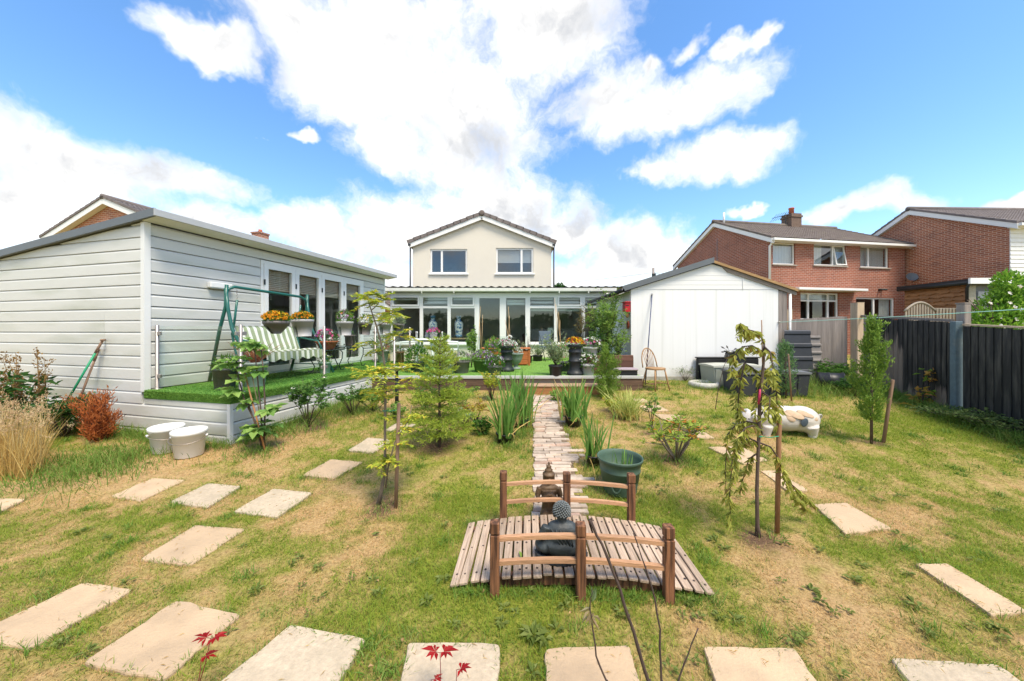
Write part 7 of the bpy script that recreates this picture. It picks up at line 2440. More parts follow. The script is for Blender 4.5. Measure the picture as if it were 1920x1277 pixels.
for px, py, n, L_, dy in ((688, 556, 8, .14, 0), (700, 570, 5, .14, 0), (715, 562, 5, .13, .04), (735, 590, 6, .15, -.05), (710, 600, 5, .16, .05), (752, 628, 6, .14, .05), (692, 645, 5, .15, .1), (700, 660, 3, .12, .0), (697, 702, 10, .20, -.1), (757, 690, 9, .20, .12), (722, 695, 6, .18, -.1), (752, 722, 7, .2, 0), (704, 737, 6, .15, 0), (722, 745, 5, .17, .1),
                          (770, 782, 6, .14, .1), (758, 800, 5, .14, .08), (728, 862, 7, .13, -.02), (716, 868, 5, .12, 0), (740, 835, 4, .13, -.03), (722, 780, 3, .1, 0)):
    n = int(n * 1.25)
    for k in range(n):
        a = 2 * PI * (k + random.random()) / n
        P.append(at(px + random.gauss(0, 3), py + random.gauss(0, 3), Y + dy)); D.append((math.cos(a), math.sin(a), random.uniform(-.2, .9))); Ls.append(L_ * random.uniform(.7, 1.15))
pinnate(P, D, Ls, L_YELLOW, s1, leaflet=.046, pairs=9)
stake('round brown stake tied to the feathery yellow-leaved sapling', G(742, 950), at(748, 756, Y - .02), .016, OLDSTAKE, (at(722, 770, Y), at(746, 768, Y - .02)))

# --- fir
def fir(lab, c, h, r, mat, n=15, name='fir_tree', up=.1, lift=.12, needle=.03, gap=1.0, seed=1):
    rs = random.Random(seed)
    t = thing(name, lab, 'tree', c)
    MB().tube([c - Vector((0, 0, .02)), c + Vector((.0, 0, h * .5)), c + Vector((.01, 0, h))], [.022, .014, .004], 8).build('trunk', BARK, t)
    P, D = [], []
    mb = MB()
    for i in range(n):
        f = lift + (1 - lift) * (i + rs.random() * .5) / n
        z = h * f
        R_ = r * (1 - f) ** .8 * (1.0 if f > .16 else .8) + .04
        m = max(4, int(11 * (1 - f * .6)))
        for k in range(m):
            a = 2 * PI * (k + rs.random()) / m
            L_ = R_ * rs.uniform(.65, 1.15)
            d = Vector((math.cos(a), math.sin(a), up + rs.uniform(-.12, .25) + .55 * f))
            b0 = c + Vector((.01 * f, 0, z))
            pts = [b0 + d * (L_ * s) + Vector((0, 0, -.22 * L_ * s * s * (1 - f))) for s in (0, .33, .66, 1)]
            mb.tube(pts, [.005, .004, .003, .0015], 4)
            side = d.cross(Vector((0, 0, 1))).normalized()
            st = [(pts, 1.0)]
            for s in (.35, .55, .75):
                for sg in (-1, 1):
                    q = b0 + d * (L_ * s) + Vector((0, 0, -.22 * L_ * s * s * (1 - f)))
                    l2 = L_ * (1 - s) * .75
                    dd = (d * .75 + side * sg * .8)
                    st.append(([q, q + dd * l2 * .5, q + dd * l2 + Vector((0, 0, -.05 * l2))], .8))
            for pl, w in st:
                ln = (pl[-1] - pl[0]).length
                cnt = int(ln / .0085 * gap)
                ax = (pl[-1] - pl[0]).normalized()
                for _ in range(cnt):
                    s = rs.random() * (len(pl) - 1)
                    j = min(int(s), len(pl) - 2)
                    q = pl[j].lerp(pl[j + 1], s - j)
                    v = Vector((rs.gauss(0, 1), rs.gauss(0, 1), rs.gauss(.3, .7)))
                    P.append(q); D.append(v.normalized() * .8 + ax * .8)
    mb.build('branch', BARK, t)
    leaves('foliage', P, D, needle, needle * .2, mat, t, fold=.1)
    return t
fir('small bright green fir tree in the middle of the lawn', G(824, 838), 1.40, .54, L_FIR, 13, needle=.046, gap=1.05)

# --- weeping cherry
c = G(1420, 1003)
Y = c.y
s2 = thing('young_tree', 'weeping young cherry tree with drooping leaves, right of the bridge', 'tree', c)
tr = [at(1421, 1008, Y), at(1420, 985, Y), at(1419, 920, Y), at(1421, 860, Y), at(1423, 812, Y), at(1424, 765, Y), at(1428, 715, Y), at(1432, 675, Y), at(1433, 640, Y), at(1424, 628, Y), at(1408, 632, Y)]
MB().tube(tr, [.022, .014, .0125, .012, .012, .0125, .011, .009, .006, .004, .003], 9).build('trunk', BARK, s2)
arcs = [[(1424, 805), (1412, 798), (1398, 802), (1388, 815), (1378, 850), (1376, 900)], [(1423, 830), (1405, 822), (1385, 832), (1373, 860), (1368, 930), (1370, 985)], [(1424, 795), (1400, 790), (1378, 798), (1364, 815), (1360, 880), (1362, 950)],
        [(1428, 720), (1412, 690), (1396, 680), (1384, 700), (1378, 750), (1392, 800)], [(1433, 640), (1418, 622), (1402, 618), (1390, 622)], [(1431, 660), (1410, 648), (1392, 650), (1376, 668), (1370, 700)], [(1408, 632), (1398, 612), (1388, 606)], [(1408, 632), (1396, 628), (1378, 634)],
        [(1432, 690), (1445, 700), (1456, 730), (1458, 790)], [(1425, 780), (1440, 760), (1452, 752), (1460, 800)], [(1424, 830), (1445, 838), (1460, 860), (1470, 895), (1490, 930), (1515, 955)], [(1430, 700), (1422, 730), (1415, 790)], [(1433, 650), (1444, 660), (1450, 690), (1448, 720)],
        [(1420, 850), (1405, 860), (1396, 885), (1388, 925)], [(1396, 680), (1388, 720), (1382, 770), (1395, 790), (1400, 830)], [(1428, 735), (1444, 745), (1440, 790)], [(1460, 860), (1480, 905), (1510, 930), (1522, 945)]]
mb = MB()
P, D = [], []
for i, a in enumerate(arcs):
    oy = random.uniform(-.22, .22)
    pts = [at(px, py, Y + oy * min(1, k / 2)) for k, (px, py) in enumerate(a)]
    mb.tube(pts, [.0065 - .0045 * k / (len(pts) - 1) for k in range(len(pts))], 6)
    L_ = sum((q - p).length for p, q in zip(pts, pts[1:]))
    n = int(L_ / .008)
    for _ in range(n):
        s = (random.random() ** .75) * (len(pts) - 1)
        j = min(int(s), len(pts) - 2)
        p = pts[j].lerp(pts[j + 1], s - j)
        P.append(p); an = random.uniform(0, 2 * PI)
        D.append((.65 * math.cos(an), .65 * math.sin(an), random.uniform(-1.4, -.3)))
mb.build('branch', TWIG, s2)
leaves('foliage', P, D, .068, .021, L_CHERRY, s2, fold=.35)
MB().tube([at(1422, 758, Y - .02), at(1424, 742, Y - .02), at(1425, 730, Y - .02)], [.006, .009, .006], 6).build('plant_label', M('pink_label', (.55, .04, .12), .5), s2)
MB().tube([at(1430, 690, Y), at(1428, 600, Y)], [.005, .004], 6).build('support_cane', OLDSTAKE, s2)
stake('smooth brown stake beside the weeping cherry', G(1457, 1000), at(1461, 788, Y + .02), .017, STAKE, (at(1424, 818, Y), at(1460, 818, Y)))

# --- columnar conifer by the fence
def column(lab, c, h, r, mat, n, lift=.0, name='columnar_conifer', needle=.04, stem=.016):
    t = thing(name, lab, 'conifer', c)
    MB().tube([c - Vector((0, 0, .02)), c + Vector((0, 0, h * .5)), c + Vector((0, 0, h * .96))], [stem, stem * .7, .003], 8).build('trunk', BARK, t)
    f = rng.uniform(0, 1, n)
    prof = np.interp(f, [0, .08, .25, .5, .75, .92, 1], [.45, .8, 1, .9, .7, .38, .06])
    a = rng.uniform(0, 2 * PI, n)
    lump = .45 + 1.0 * vnoise(a * 1.1 + 30, f * 6, .55, 12 + len(lab))
    rr = r * prof * np.sqrt(rng.uniform(.12, 1, n)) * lump
    P = np.stack([c.x + rr * np.cos(a), c.y + rr * np.sin(a), c.z + h * (lift + (1 - lift) * f)], 1)
    K = P[rng.integers(0, n, 70)] + (P[rng.integers(0, n, 70)] - P[rng.integers(0, n, 70)]) * .06      # sprays that stand out
    w_ = rng.integers(0, 70, n // 2)
    t_ = rng.uniform(0, 1, n // 2)[:, None]
    ax = np.stack([K[:, 0] - c.x, K[:, 1] - c.y, np.full(70, .22)], 1) * np.array([.75, .75, .55])
    P[:n // 2] = K[w_] + ax[w_] * t_ + rng.normal(0, .016, (n // 2, 3))
    D = np.stack([np.cos(a), np.sin(a), rng.uniform(.5, 2.2, n)], 1) + rng.normal(0, .3, (n, 3))
    leaves('foliage', P, D, needle, needle * .32, mat, t, fold=.15)
    m = MB()
    for i in range(16):
        f_ = lift + .06 + (1 - lift) * .8 * i / 16; a_ = i * 2.4
        b0 = c + Vector((0, 0, h * f_ * .95))
        m.tube([b0, b0 + Vector((math.cos(a_) * r * .6, math.sin(a_) * r * .6, .10))], [.005, .002], 4)
    m.build('branch', BARK, t)
    return t
c = G(1634, 832)
column('columnar light green conifer on a bare stem, before the black fence', c, 1.50, .135, L_THUJA, 6000, .20)
stake('leaning stake beside the columnar conifer', G(1656, 830), at(1674, 712, c.y - .02), .019, OLDSTAKE)
column('dense dark green conifer cone at the terrace edge, right of the steps', G(1137, 745), .87, .215, L_THUJA, 9000, .0, 'small_conifer', .034)
column('slim feathery conifer in front of the charcoal storage box', G(1462, 742) + Vector((0, -.15, 0)), .98, .16, leafmat('slim_needles', (.06, .14, .05), (.17, .27, .10)), 1500, .08, 'slim_conifer', .05)
stake('thin grey stake next to the slim feathery conifer', G(1472, 748) + Vector((0, -.15, 0)), at(1478, 664, 6.2), .014, OLDSTAKE)

# --- general shrub
def shrub(lab, c, h, r, mat, n, L_=.05, W_=.02, name='shrub', nst=9, stem=.006, smat=TWIG, lift=.15, sx=1.0, extra=None, flo=None, up=.6, top=False, full=False):
    c = Vector(c)
    t = thing(name, lab, 'shrub', c)
    tops = []
    for k in range(nst):
        a = 2 * PI * (k + random.random()) / nst
        q = math.sqrt(random.uniform(.05, 1))
        tops.append(c + Vector((math.cos(a) * r * q * sx, math.sin(a) * r * q, h * random.uniform(.65, 1.0) * (1 - .25 * q))))
    m = MB()
    twigs = []
    for p in tops:
        mid = c.lerp(p, .45) + Vector((random.gauss(0, r * .1), random.gauss(0, r * .1), h * .06))
        m.tube([c - Vector((0, 0, .015)), mid, p], [stem, stem * .75, stem * .35], 6)
        twigs.append((mid, p))
        if full: twigs.append((c.lerp(mid, .15) + Vector((random.gauss(0, r * .4), random.gauss(0, r * .3), 0)), mid))
        for _ in range(3):
            e = mid.lerp(p, random.uniform(.1, .8)); f_ = e + Vector((random.gauss(0, r * .3 * sx), random.gauss(0, r * .3), abs(random.gauss(0, h * .14))))
            m.tube([e, f_], [stem * .5, stem * .25], 5); twigs.append((e, f_))
    m.build('stem', smat, t)
    P, D = [], []
    for _ in range(n):
        a, b = random.choice(twigs)
        s = random.uniform(.75, 1.05) if top else random.random()
        p = a.lerp(b, s) + Vector((random.gauss(0, r * .05), random.gauss(0, r * .05), random.gauss(0, r * .04)))
        P.append(p); D.append((random.gauss(0, 1), random.gauss(0, 1), random.uniform(-.2, 1) * up + .1))
    leaves('foliage', P, D, L_, W_, mat, t)
    if flo:
        mat2, nf, s_ = flo
        Q = [random.choice(twigs)[1] + Vector((random.gauss(0, .03), random.gauss(0, .03), .02)) for _ in range(nf)]
        florets(Q, rng.normal(size=(nf, 3)) + np.array([0, -.4, .8]), s_, mat2, t)
    return t
shrub('sparse rhododendron-like shrub with orange-tipped leaves, between path and slabs', G(1268, 864), .60, .34, leafmat('leaf_sparse', (.14, .22, .035), (.30, .36, .06), (.45, .20, .04), cpart=.14), 420, .065, .024, nst=11, stem=.011, smat=BARKL, top=True)
shrub('leafy dark green rose bush against the deck wall', G(578, 800), .78, .34, leafmat('leaf_rose', (.045, .12, .025), (.14, .25, .06)), 900, .055, .03, nst=10, up=.4, flo=(P_WHITE, 3, .05))
shrub('small round green bush at the deck wall behind the rose bush', G(662, 778), .62, .28, L_GREEN, 520, .045, .022, nst=9, flo=(P_WHITE, 2, .05))
shrub('low leafy plant at the foot of the deck wall by the sapling', G(700, 770), .42, .3, L_LIGHT, 420, .055, .026, nst=8)
shrub('golden-leaved low shrub right of the fir', G(893, 790), .38, .22, leafmat('leaf_golden', (.24, .26, .03), (.44, .34, .06), (.30, .13, .04), cpart=.2), 520, .04, .018, nst=9)
shrub('bright yellow-green bush in front of the terrace pots', G(922, 750), .62, .24, L_YELLOW, 700, .05, .02, nst=10)
shrub('spindly sapling with small crown between slabs and grass clump', G(1222, 806), .62, .10, L_LIGHT, 220, .045, .018, nst=4, stem=.007, top=True)
shrub('low greyish plant under the fir among dry stems', G(870, 800), .30, .22, L_GREYG, 300, .05, .016, nst=8)
c = Vector((2.15, 7.95, PATZ + .35))
shrub('tall leafy climber and shrubs in the raised bed against the white shed', c, 1.45, .52, leafmat('leaf_climber', (.08, .17, .03), (.24, .33, .07)), 3200, .075, .024, name='climber', nst=26, stem=.006, sx=.85, full=True)
shrub('arching light green climber over the corner of the shed roof', Vector((2.35, 8.3, PATZ + .35)), 1.75, .40, L_LIGHT, 1100, .07, .022, name='climber', nst=9, stem=.006)
shrub('low leafy bush at the right end of the raised bed', Vector((2.42, 7.72, PATZ + .35)), .72, .30, L_LIGHT, 700, .06, .022, nst=14, full=True)
shrub('small-leaved bush at the left end of the raised bed', Vector((1.95, 7.70, PATZ + .35)), .66, .26, L_GREEN, 560, .05, .02, nst=12, full=True)
shrub('reddish-stemmed tall plant left of the climber', Vector((1.82, 8.6, PATZ + .35)), 1.5, .25, leafmat('leaf_reddish', (.14, .13, .04), (.26, .20, .09)), 620, .06, .014, name='tall_plant', nst=12, stem=.006)
shrub('tall sweet pea vine on canes before the left windows', Vector(tpos(884, 690)), 1.25, .14, L_LIGHT, 520, .065, .035, name='climbing_vine', nst=7, stem=.005)
shrub('thin vine up a cane before the vases', Vector(tpos(832, 686)), 1.15, .09, L_LIGHT, 200, .06, .03, name='climbing_vine', nst=4, stem=.005)
for px, py, h_, r_, mt, lab in ((868, 768, .50, .26, L_LIGHT, 'loose light green perennials behind the fir'), (905, 815, .26, .16, L_GREEN, 'small green clump at the foot of the iris pots'), (1045, 752, .22, .16, L_LIGHT, 'low green clump beside the step at the path end'),
                                (1150, 770, .24, .18, L_YELLOW, 'low yellow-green plant in front of the dark conifer cone'), (800, 765, .46, .28, L_GREEN, 'green perennials along the terrace front left of the fir'), (745, 785, .28, .2, L_LIGHT, 'pale leafy weeds by the bird bath stem')):
    shrub(lab, G(px, py), h_, r_, mt, 300, .06, .022, name='low_plant', nst=9, stem=.004, full=True)
# bamboo-like clump
c = G(1176, 784)
t = thing('grass_clump', 'pale yellow-green bamboo-like grass clump right of the path', 'plant', c)
blades('leaf', [(c.x + random.gauss(0, .07), c.y + random.gauss(0, .07), c.z - .01) for _ in range(170)], .50, .014, leafmat('pale_blade', (.22, .28, .05), (.46, .46, .16)), t, lean=.42, curl=.4, seg=5)
blades('dead_leaf', [(c.x + random.gauss(0, .06), c.y + random.gauss(0, .06), c.z - .01) for _ in range(70)], .28, .01, L_STRAW, t, lean=.5, curl=.6, seg=4)
# fig in front of the deck
c = G(494, 842)
fg = thing('fig_plant', 'young fig plant with large lobed leaves tied to canes, before the deck corner', 'fig', c)
Y = c.y
stm = [[(490, 835), (478, 790), (458, 750), (445, 700), (443, 672)], [(492, 838), (490, 780), (484, 720), (478, 660), (470, 645)], [(495, 838), (497, 760), (494, 700), (490, 655)], [(492, 838), (480, 800), (470, 770), (465, 755)]]
mb = MB()
for s in stm:
    mb.tube([at(px, py, Y) for px, py in s], [.011 - .0015 * k for k in range(len(s))], 7)
mb.build('stem', BARK, fg)
def lobed(t, items, mat, size):
    """palmate fig leaves: five lobes fanning from the stalk end"""
    P, D, L_, W_ = [], [], [], []
    for p, d, s in items:
        d = Vector(d).normalized()
        sd_ = d.cross(Vector((0, 0, 1))).normalized()
        for k, ln in ((-2, .55), (-1, .85), (0, 1), (1, .85), (2, .55)):
            v = d * math.cos(k * .62) + sd_ * math.sin(k * .62)
            P.append(p); D.append(v); L_.append(size * s * ln); W_.append(size * s * .55)
    return leaves('foliage', P, D, np.array(L_), np.array(W_), mat, t, flat=.85, wide=.62, fold=.12)
it = []
for px, py, n in ((470, 645, 7), (455, 650, 3), (490, 650, 4), (443, 672, 5), (440, 685, 3), (435, 735, 4), (458, 750, 4), (446, 700, 3), (478, 700, 3), (488, 690, 2), (500, 765, 4), (520, 772, 3), (478, 800, 4), (505, 800, 3), (470, 815, 2), (498, 815, 3)):
    for k in range(n):
        a = random.uniform(0, 2 * PI)
        it.append((at(px + random.gauss(0, 7), py + random.gauss(0, 6), Y + random.gauss(0, .05)), (math.cos(a), math.sin(a) - .3, random.uniform(-.7, .25)), random.uniform(.7, 1.2)))
lobed(fg, it, L_FIG, .17)
for k, (px, py, qx, qy, lab) in enumerate(((499, 848, 458, 696, 'thick orange bamboo cane leaning through the fig plant'), (500, 838, 472, 700, 'thin bamboo cane behind the fig stems'))):
    t = thing('bamboo_cane', lab, 'cane', G(px, py))
    MB().tube([G(px, py) - Vector((0, 0, .03)), at(qx, qy, Y + .04)], [.010 - .004 * k, .008 - .003 * k], 8).build('shaft', CANE if k else M('orange_cane', (.42, .19, .075), .6, .15, 10), t)
# --- left border
c = G(60, 812)
dk = thing('dock_plant', 'tall dock weeds with brown seed spikes at the far left', 'plant', c)
P, D = [], []
mb = MB()
Q, E = [], []
for k in range(22):
    px = random.uniform(-30, 100); py = random.uniform(652, 715) + max(0, 45 - px) * .1
    Yk = 4.72 + random.uniform(-.12, .12)
    b = Vector(((random.uniform(-20, 100) - 960) / F * Yk, Yk, zg(0, Yk) - .01)); tp2 = at(px, py, Yk)
    pts = [b, b.lerp(tp2, .5) + Vector((random.gauss(0, .03), random.gauss(0, .03), 0)), tp2]
    mb.tube(pts, [.007, .005, .002], 5)
    for _ in range(46):
        s = random.random()
        P.append(pts[1].lerp(pts[2], s) + Vector((random.gauss(0, .018), random.gauss(0, .018), 0))); D.append((random.gauss(0, 1), random.gauss(0, 1), 1.2))
    for _ in range(26):
        s = random.random() ** 1.3 * .75
        Q.append(pts[0].lerp(pts[2], s) + Vector((random.gauss(0, .05), random.gauss(0, .05), 0))); E.append((random.gauss(0, 1), random.gauss(0, 1), random.uniform(-.6, .6)))
mb.build('stem', M('dock_stem', (.16, .10, .04), .8), dk)
leaves('seed_spike', P, D, .035, .02, L_DOCK, dk)
leaves('foliage', Q, E, .14, .05, L_DARK, dk)
shrub('dark leafy weeds along the cladding behind the rust-brown shrub', G(120, 820), .62, .40, L_DARK, 700, .09, .03, name='weed_clump', nst=14)
shrub('thin green nettles against the cladding below the tools', G(175, 800) + Vector((0, .1, 0)), .62, .22, L_GREEN, 320, .06, .022, name='nettle_clump', nst=10, stem=.004)
c = G(178, 826)
rs_ = thing('dead_shrub', 'rust-brown dead conifer lying against the cladding', 'shrub', c)
P, D = [], []
mb = MB()
for k in range(30):
    px, py = random.gauss(178, 30), random.uniform(735, 815)
    tp2 = at(px, py, c.y + random.gauss(0, .1)); b = c + Vector((random.gauss(.04, .05), random.gauss(0, .04), .02))
    mid = b.lerp(tp2, .5) + Vector((random.gauss(0, .04), random.gauss(0, .04), .03))
    mb.tube([b, mid, tp2], [.005, .004, .002], 5)
    for _ in range(105):
        s = random.random() ** .7
        p = (b.lerp(mid, s * 2) if s < .5 else mid.lerp(tp2, s * 2 - 1)) + Vector((random.gauss(0, .035), random.gauss(0, .035), random.gauss(0, .03)))
        P.append(p); D.append(Vector((random.gauss(0, .6), random.gauss(0, .6), random.uniform(-.2, .9))) + (tp2 - b).normalized() * .9)
mb.build('branch', L_RUST if False else M('rust_twig', (.16, .06, .03), .9), rs_)
leaves('foliage', P, D, .06, .010, L_RUST, rs_, fold=.1)
c = G(30, 895)
dg = thing('tall_grass', 'clump of tall dry straw-coloured grass at the left edge', 'grass', c)
pts = []
for k in range(1500):
    px = random.uniform(-75, 82); py = 905 - random.random() * 60 - max(0, px - 45) * .3
    pts.append(G(px, py) - Vector((0, 0, .01)))
blades('stalk', pts, .50, .006, L_STRAW, dg, lean=.20, curl=.16, seg=4)
Q = [Vector(pts[random.randrange(len(pts))]) for _ in range(150)]
mb = MB()
P, D = [], []
for q in Q:
    tp2 = q + Vector((random.gauss(.03, .09), random.gauss(0, .06), random.uniform(.45, .72)))
    e = tp2 + Vector((random.gauss(.05, .06), random.gauss(0, .03), -.03))
    mb.tube([q, q.lerp(tp2, .6) + Vector((0, 0, .04)), tp2, e], [.0022, .002, .0015, .001], 4)
    for _ in range(16):
        s = random.random()
        P.append(tp2.lerp(e, s) + Vector((random.gauss(0, .006), random.gauss(0, .006), random.gauss(0, .02)))); D.append((random.gauss(.3, .5), random.gauss(0, .5), .8))
mb.build('seed_stalk', M('straw_stalk', (.50, .38, .17), .8), dg)
leaves('seed_head', P, D, .024, .008, leafmat('seed_head', (.42, .28, .17), (.60, .47, .28)), dg)
# --- right border
q = Vector((at(1725, 760, 5.95).x, 5.95))
hy = thing('hydrangea', 'yellowing broad-leaved plant at the foot of the black fence', 'shrub', (q.x, q.y, zg(0, q.y)))
P, D = [], []
mb = MB()
for px, py, n in ((1712, 762, 9), (1722, 745, 10), (1735, 735, 8), (1748, 712, 8), (1742, 700, 6), (1700, 768, 8), (1755, 728, 6), (1730, 770, 8), (1762, 735, 5), (1745, 755, 8)):
    tp2 = at(px, py, q.y + random.gauss(0, .06))
    mb.tube([Vector((q.x, q.y, zg(0, q.y))), Vector((q.x, q.y, zg(0, q.y))).lerp(tp2, .5) + Vector((0, 0, .04)), tp2], [.007, .005, .003], 5)
    for _ in range(n * 2):
        P.append(tp2 + Vector((random.gauss(0, .04), random.gauss(0, .04), random.gauss(0, .04)))); D.append((random.gauss(-.2, 1), random.gauss(-.3, 1), random.uniform(-.5, .5)))
mb.build('stem', TWIG, hy)
leaves('foliage', P, D, .11, .065, L_AUTUMN, hy, flat=.3)
shrub('low dark ivy mat along the base of the black fence', Vector((q.x - .25, q.y - .85, zg(0, q.y - .85))), .24, .55, leafmat('leaf_ivy', (.06, .11, .03), (.15, .19, .06)), 900, .05, .03, name='ivy_patch', nst=20, stem=.004)
q2 = FC + FD * 3.3 + Vector((-.22, 0))
shrub('trailing bramble low against the black fence at the right edge', Vector((q2.x, q2.y, zg(0, q2.y))), .32, .45, MATS['leaf_ivy'], 520, .045, .026, name='ivy_patch', nst=16, stem=.004)
shrub('lush green weeds in front of the grey fence beside the drum', G(1575, 722) + Vector((0, .15, 0)), .55, .45, L_GREEN, 900, .09, .022, name='weed_clump', nst=18, stem=.004)
shrub('weeds at the foot of the tan corner post', G(1612, 745) + Vector((0, .1, 0)), .40, .35, L_DARK, 600, .07, .025, name='weed_clump', nst=14, stem=.004)
shrub('thin roadside weeds against the concrete base of the shed', Vector((4.0, 7.88, zg(0, 7.88))), .42, .28, L_GREYG, 260, .03, .012, name='weed_clump', nst=16, stem=.003)
# big leafy hedge beyond the fence
hb = thing('hedge_bush', 'large bright green flowering bush beyond the black fence', 'bush', (13.3, 9.3, .4))
P, U = [], []
for cx, cy, cz, r in ((13.3, 9.4, 2.0, .8), (12.9, 9.3, 1.7, .7), (13.7, 9.5, 2.35, .75), (14.3, 9.4, 2.2, .9), (13.45, 9.3, 2.75, .5), (13.0, 9.4, 1.2, .8), (14.0, 9.6, 1.5, .9), (14.9, 9.5, 1.9, .9), (13.2, 9.3, 3.0, .3), (12.55, 9.3, 1.5, .45)):
    n = int(1500 * r * r + 200)
    u = unit(rng.normal(size=(n, 3)))
    rr = r * (rng.uniform(.3, 1, n) ** .45) * (.8 + .4 * vnoise(u[:, 0] * 3 + cx, u[:, 2] * 3 + cz, .8, 20))
    P.append(u * rr[:, None] * np.array([1, .7, 1]) + np.array([cx, cy, cz])); U.append(u + rng.normal(0, .5, (n, 3)) + np.array([0, 0, .35]))
P = [q + np.array([.3, 0, -.18]) for q in P]
leaves('foliage', np.concatenate(P), np.concatenate(U), .12, .055, leafmat('leaf_hedge', (.07, .18, .02), (.24, .38, .05)), hb)
mb = MB()
for k in range(14):
    mb.tube([(13.4, 9.4, .4), (13.4 + random.gauss(0, .3), 9.4, 1.3), (13.5 + random.gauss(0, .8), 9.4 + random.gauss(0, .2), 2.4)], [.04, .025, .008], 6)
mb.build('branch', BARK, hb)
Q = np.array([(13.4 + random.gauss(0, .6), 8.85 + random.uniform(0, .2), 1.85 + random.gauss(0, .4)) for _ in range(26)])
florets(Q, np.tile([0, -1, .4], (26, 1)) + rng.normal(0, .2, (26, 3)), .11, petal('petal_cream', (.6, .5, .42), (.75, .68, .6)), hb)
# unseen hedge added behind the camera, for the windows to reflect dark greenery
hg = thing('unseen_hedge', 'dark green hedge added out of view behind the camera, mirrored in the glass', 'hedge', (0, -7, 0))
n = 9000
P = np.stack([rng.uniform(-12, 12, n), rng.normal(-7, .35, n), rng.uniform(0, 1, n) ** .8], 1)
P[:, 2] *= 2.3 + .9 * vnoise(P[:, 0], P[:, 0] * 0, 1.3, 31)
leaves('foliage', P, rng.normal(size=(n, 3)) + np.array([0, .6, .3]), .34, .2, L_DARK, hg)
m = MB()
for k in range(24): m.tube([(-11.5 + k, -7, 0), (-11.5 + k, -7, 2.0)], [.06, .02], 6)
m.build('stem', BARK, hg)
# far tree top over the conservatory roof
ft = thing('distant_tree', 'small dark tree top showing above the corrugated roof', 'tree', (5.3, 38, .4))
MB().tube([(5.3, 38, .4), (5.3, 38, 4.8)], [.2, .08], 8).build('trunk', BARK, ft)
P, U = ell(1500, .9, .9, 1.2, (5.3, 38, 5.5))
leaves('crown', P, U + rng.normal(0, .5, U.shape), .22, .14, L_DARK, ft)

# ================================================================== foreground stems
b0 = Vector((.52, 1.27, 0))
tw = thing('bare_sapling', 'bare twiggy sapling rising in the foreground before the bridge', 'sapling', b0)
Yt = 1.3
for pts, rr in ((((1243, 1400), (1215, 1277), (1186, 1180), (1162, 1105), (1128, 1020), (1106, 974)), (.009, .0085, .0075, .0068, .0062, .0065)), (((1236, 1400), (1240, 1277), (1237, 1180), (1222, 1100), (1203, 1045), (1188, 1000)), (.006, .0055, .0045, .0038, .003, .0025)),
                (((1215, 1400), (1136, 1277), (1118, 1230), (1110, 1170), (1106, 1130), (1110, 1105)), (.006, .0048, .004, .0034, .0028, .0015)), (((1240, 1400), (1270, 1277), (1290, 1225), (1309, 1178)), (.006, .004, .003, .0022))):
    P = []
    for i in range(len(pts) - 1):
        for t in (0, .34, .67):
            x, y = pts[i][0] + (pts[i + 1][0] - pts[i][0]) * t, pts[i][1] + (pts[i + 1][1] - pts[i][1]) * t
            P.append((at(x + random.gauss(0, 1.0), y, Yt), .78 * (rr[i] + (rr[i + 1] - rr[i]) * t)))
    P.append((at(*pts[-1], Yt), rr[-1]))
    m = MB().tube([p for p, _ in P], [r * (1.12 if i % 3 == 2 else 1) for i, (_, r) in enumerate(P)], 8)
    for p, r in P[3::4]:
        m.ball(p + Vector((r * .9, -.001, .002)), (r * .7, r * .7, r * 1.1), 6, 4)
    m.build('stem', TWIG, tw)
leaves('withered_leaf', [at(1108 + random.gauss(0, 3), 1148 + random.gauss(0, 6), Yt) for _ in range(11)], [(random.gauss(0, .7), random.gauss(0, .4), -1) for _ in range(11)], .05, .012, leafmat('withered', (.24, .17, .10), (.36, .33, .17)), tw, fold=.5)
leaves('bud_leaf', [at(1110, 1120 + random.gauss(0, 10), Yt) for _ in range(4)], [(random.gauss(0, .2), 0, 1) for _ in range(4)], .05, .010, MATS['leaf_grey_green'], tw)
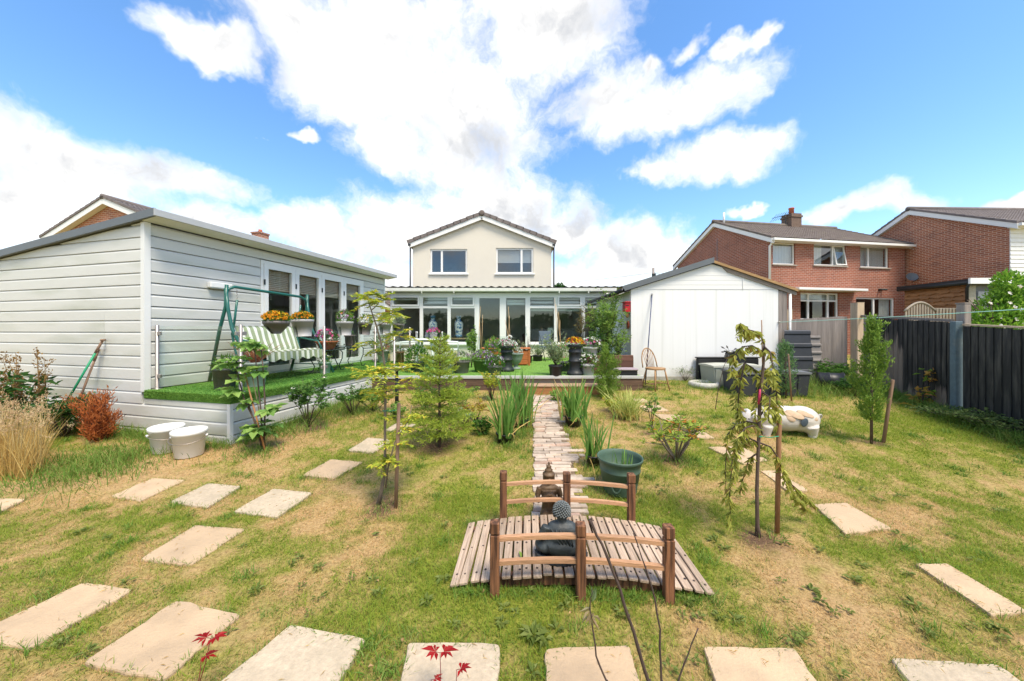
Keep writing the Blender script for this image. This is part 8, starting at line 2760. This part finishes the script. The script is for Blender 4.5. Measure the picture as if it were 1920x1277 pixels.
for lab, base, hs, ang in (('red maple seedling over the large sandy slab at lower left', (362, 1320), [(395, 1197, 1.0), (378, 1232, .9)], .3),
                           ('red maple seedling with two leaves over the speckled grey slab', (822, 1330), [(825, 1224, 1.1), (808, 1275, .8)], -.2),
                           ('shorter red maple seedling at the bottom edge, right of the taller one', (848, 1350), [(856, 1256, .9)], .5)):
    c = G(*base)
    t = thing('maple_seedling', lab, 'seedling', c, 'red maple seedlings in the foreground')
    P, D, L_, W_ = [], [], [], []
    mb = MB()
    for px, py, s in hs:
        tp2 = at(px, py, c.y + .015)
        mb.tube([c, c.lerp(tp2, .6) + Vector((.006, 0, 0)), tp2], [.0022, .0018, .0013], 5)
        for sg in ((-1, 1) if s > .95 else (1,)):
            q = tp2 + Vector((sg * .018, 0, .004))
            mb.tube([tp2, q], .001, 4)
            for k in range(-3, 4):
                a = k * .62 + (0 if sg > 0 else PI)
                P.append(q); D.append((math.cos(a), math.sin(a) * .9, .18 - .25 * abs(k) / 3 + random.gauss(0, .1))); L_.append((.048 - .006 * abs(k)) * s); W_.append(.013 * s)
    mb.build('stem', M('red_stem', (.20, .03, .03), .6), t)
    leaves('leaf', P, D, np.array(L_), np.array(W_), L_REDM, t, flat=.7, wide=.55)
# a few fallen leaves on the bridge
t = leaves('fallen_leaf', [(.175, 2.17, bz(-.24) + .006)], [(.8, .5, .1)], .075, .03, L_RUST, None, flat=.9)
tag(t, 'single rust-brown fallen leaf on the bridge beside the seated statue', 'leaf')
t = leaves('fallen_leaf', [(.06, 2.17, bz(-.36) + .006)], [(-.15, .9, .12)], .075, .018, L_LIGHT, None, flat=.9)
tag(t, 'single narrow green leaf lying on the bridge planks', 'leaf')

for o in bpy.data.objects:                    # foliage and twigs: masses of pieces too small to pick apart
    if o.type == 'MESH' and o.parent is not None and o.name.split('.')[0] in ('foliage', 'flowers', 'leaf', 'dead_leaf', 'iris_leaf', 'branch', 'stem', 'leaf_stalk', 'stalk', 'seed_stalk', 'seed_head', 'seed_spike', 'hair_curls', 'pebbles', 'robe_fold', 'withered_leaf', 'bud_leaf', 'crown', 'wing', 'tie'):
        if len(o.data.polygons) > 40: o['kind'] = 'stuff'
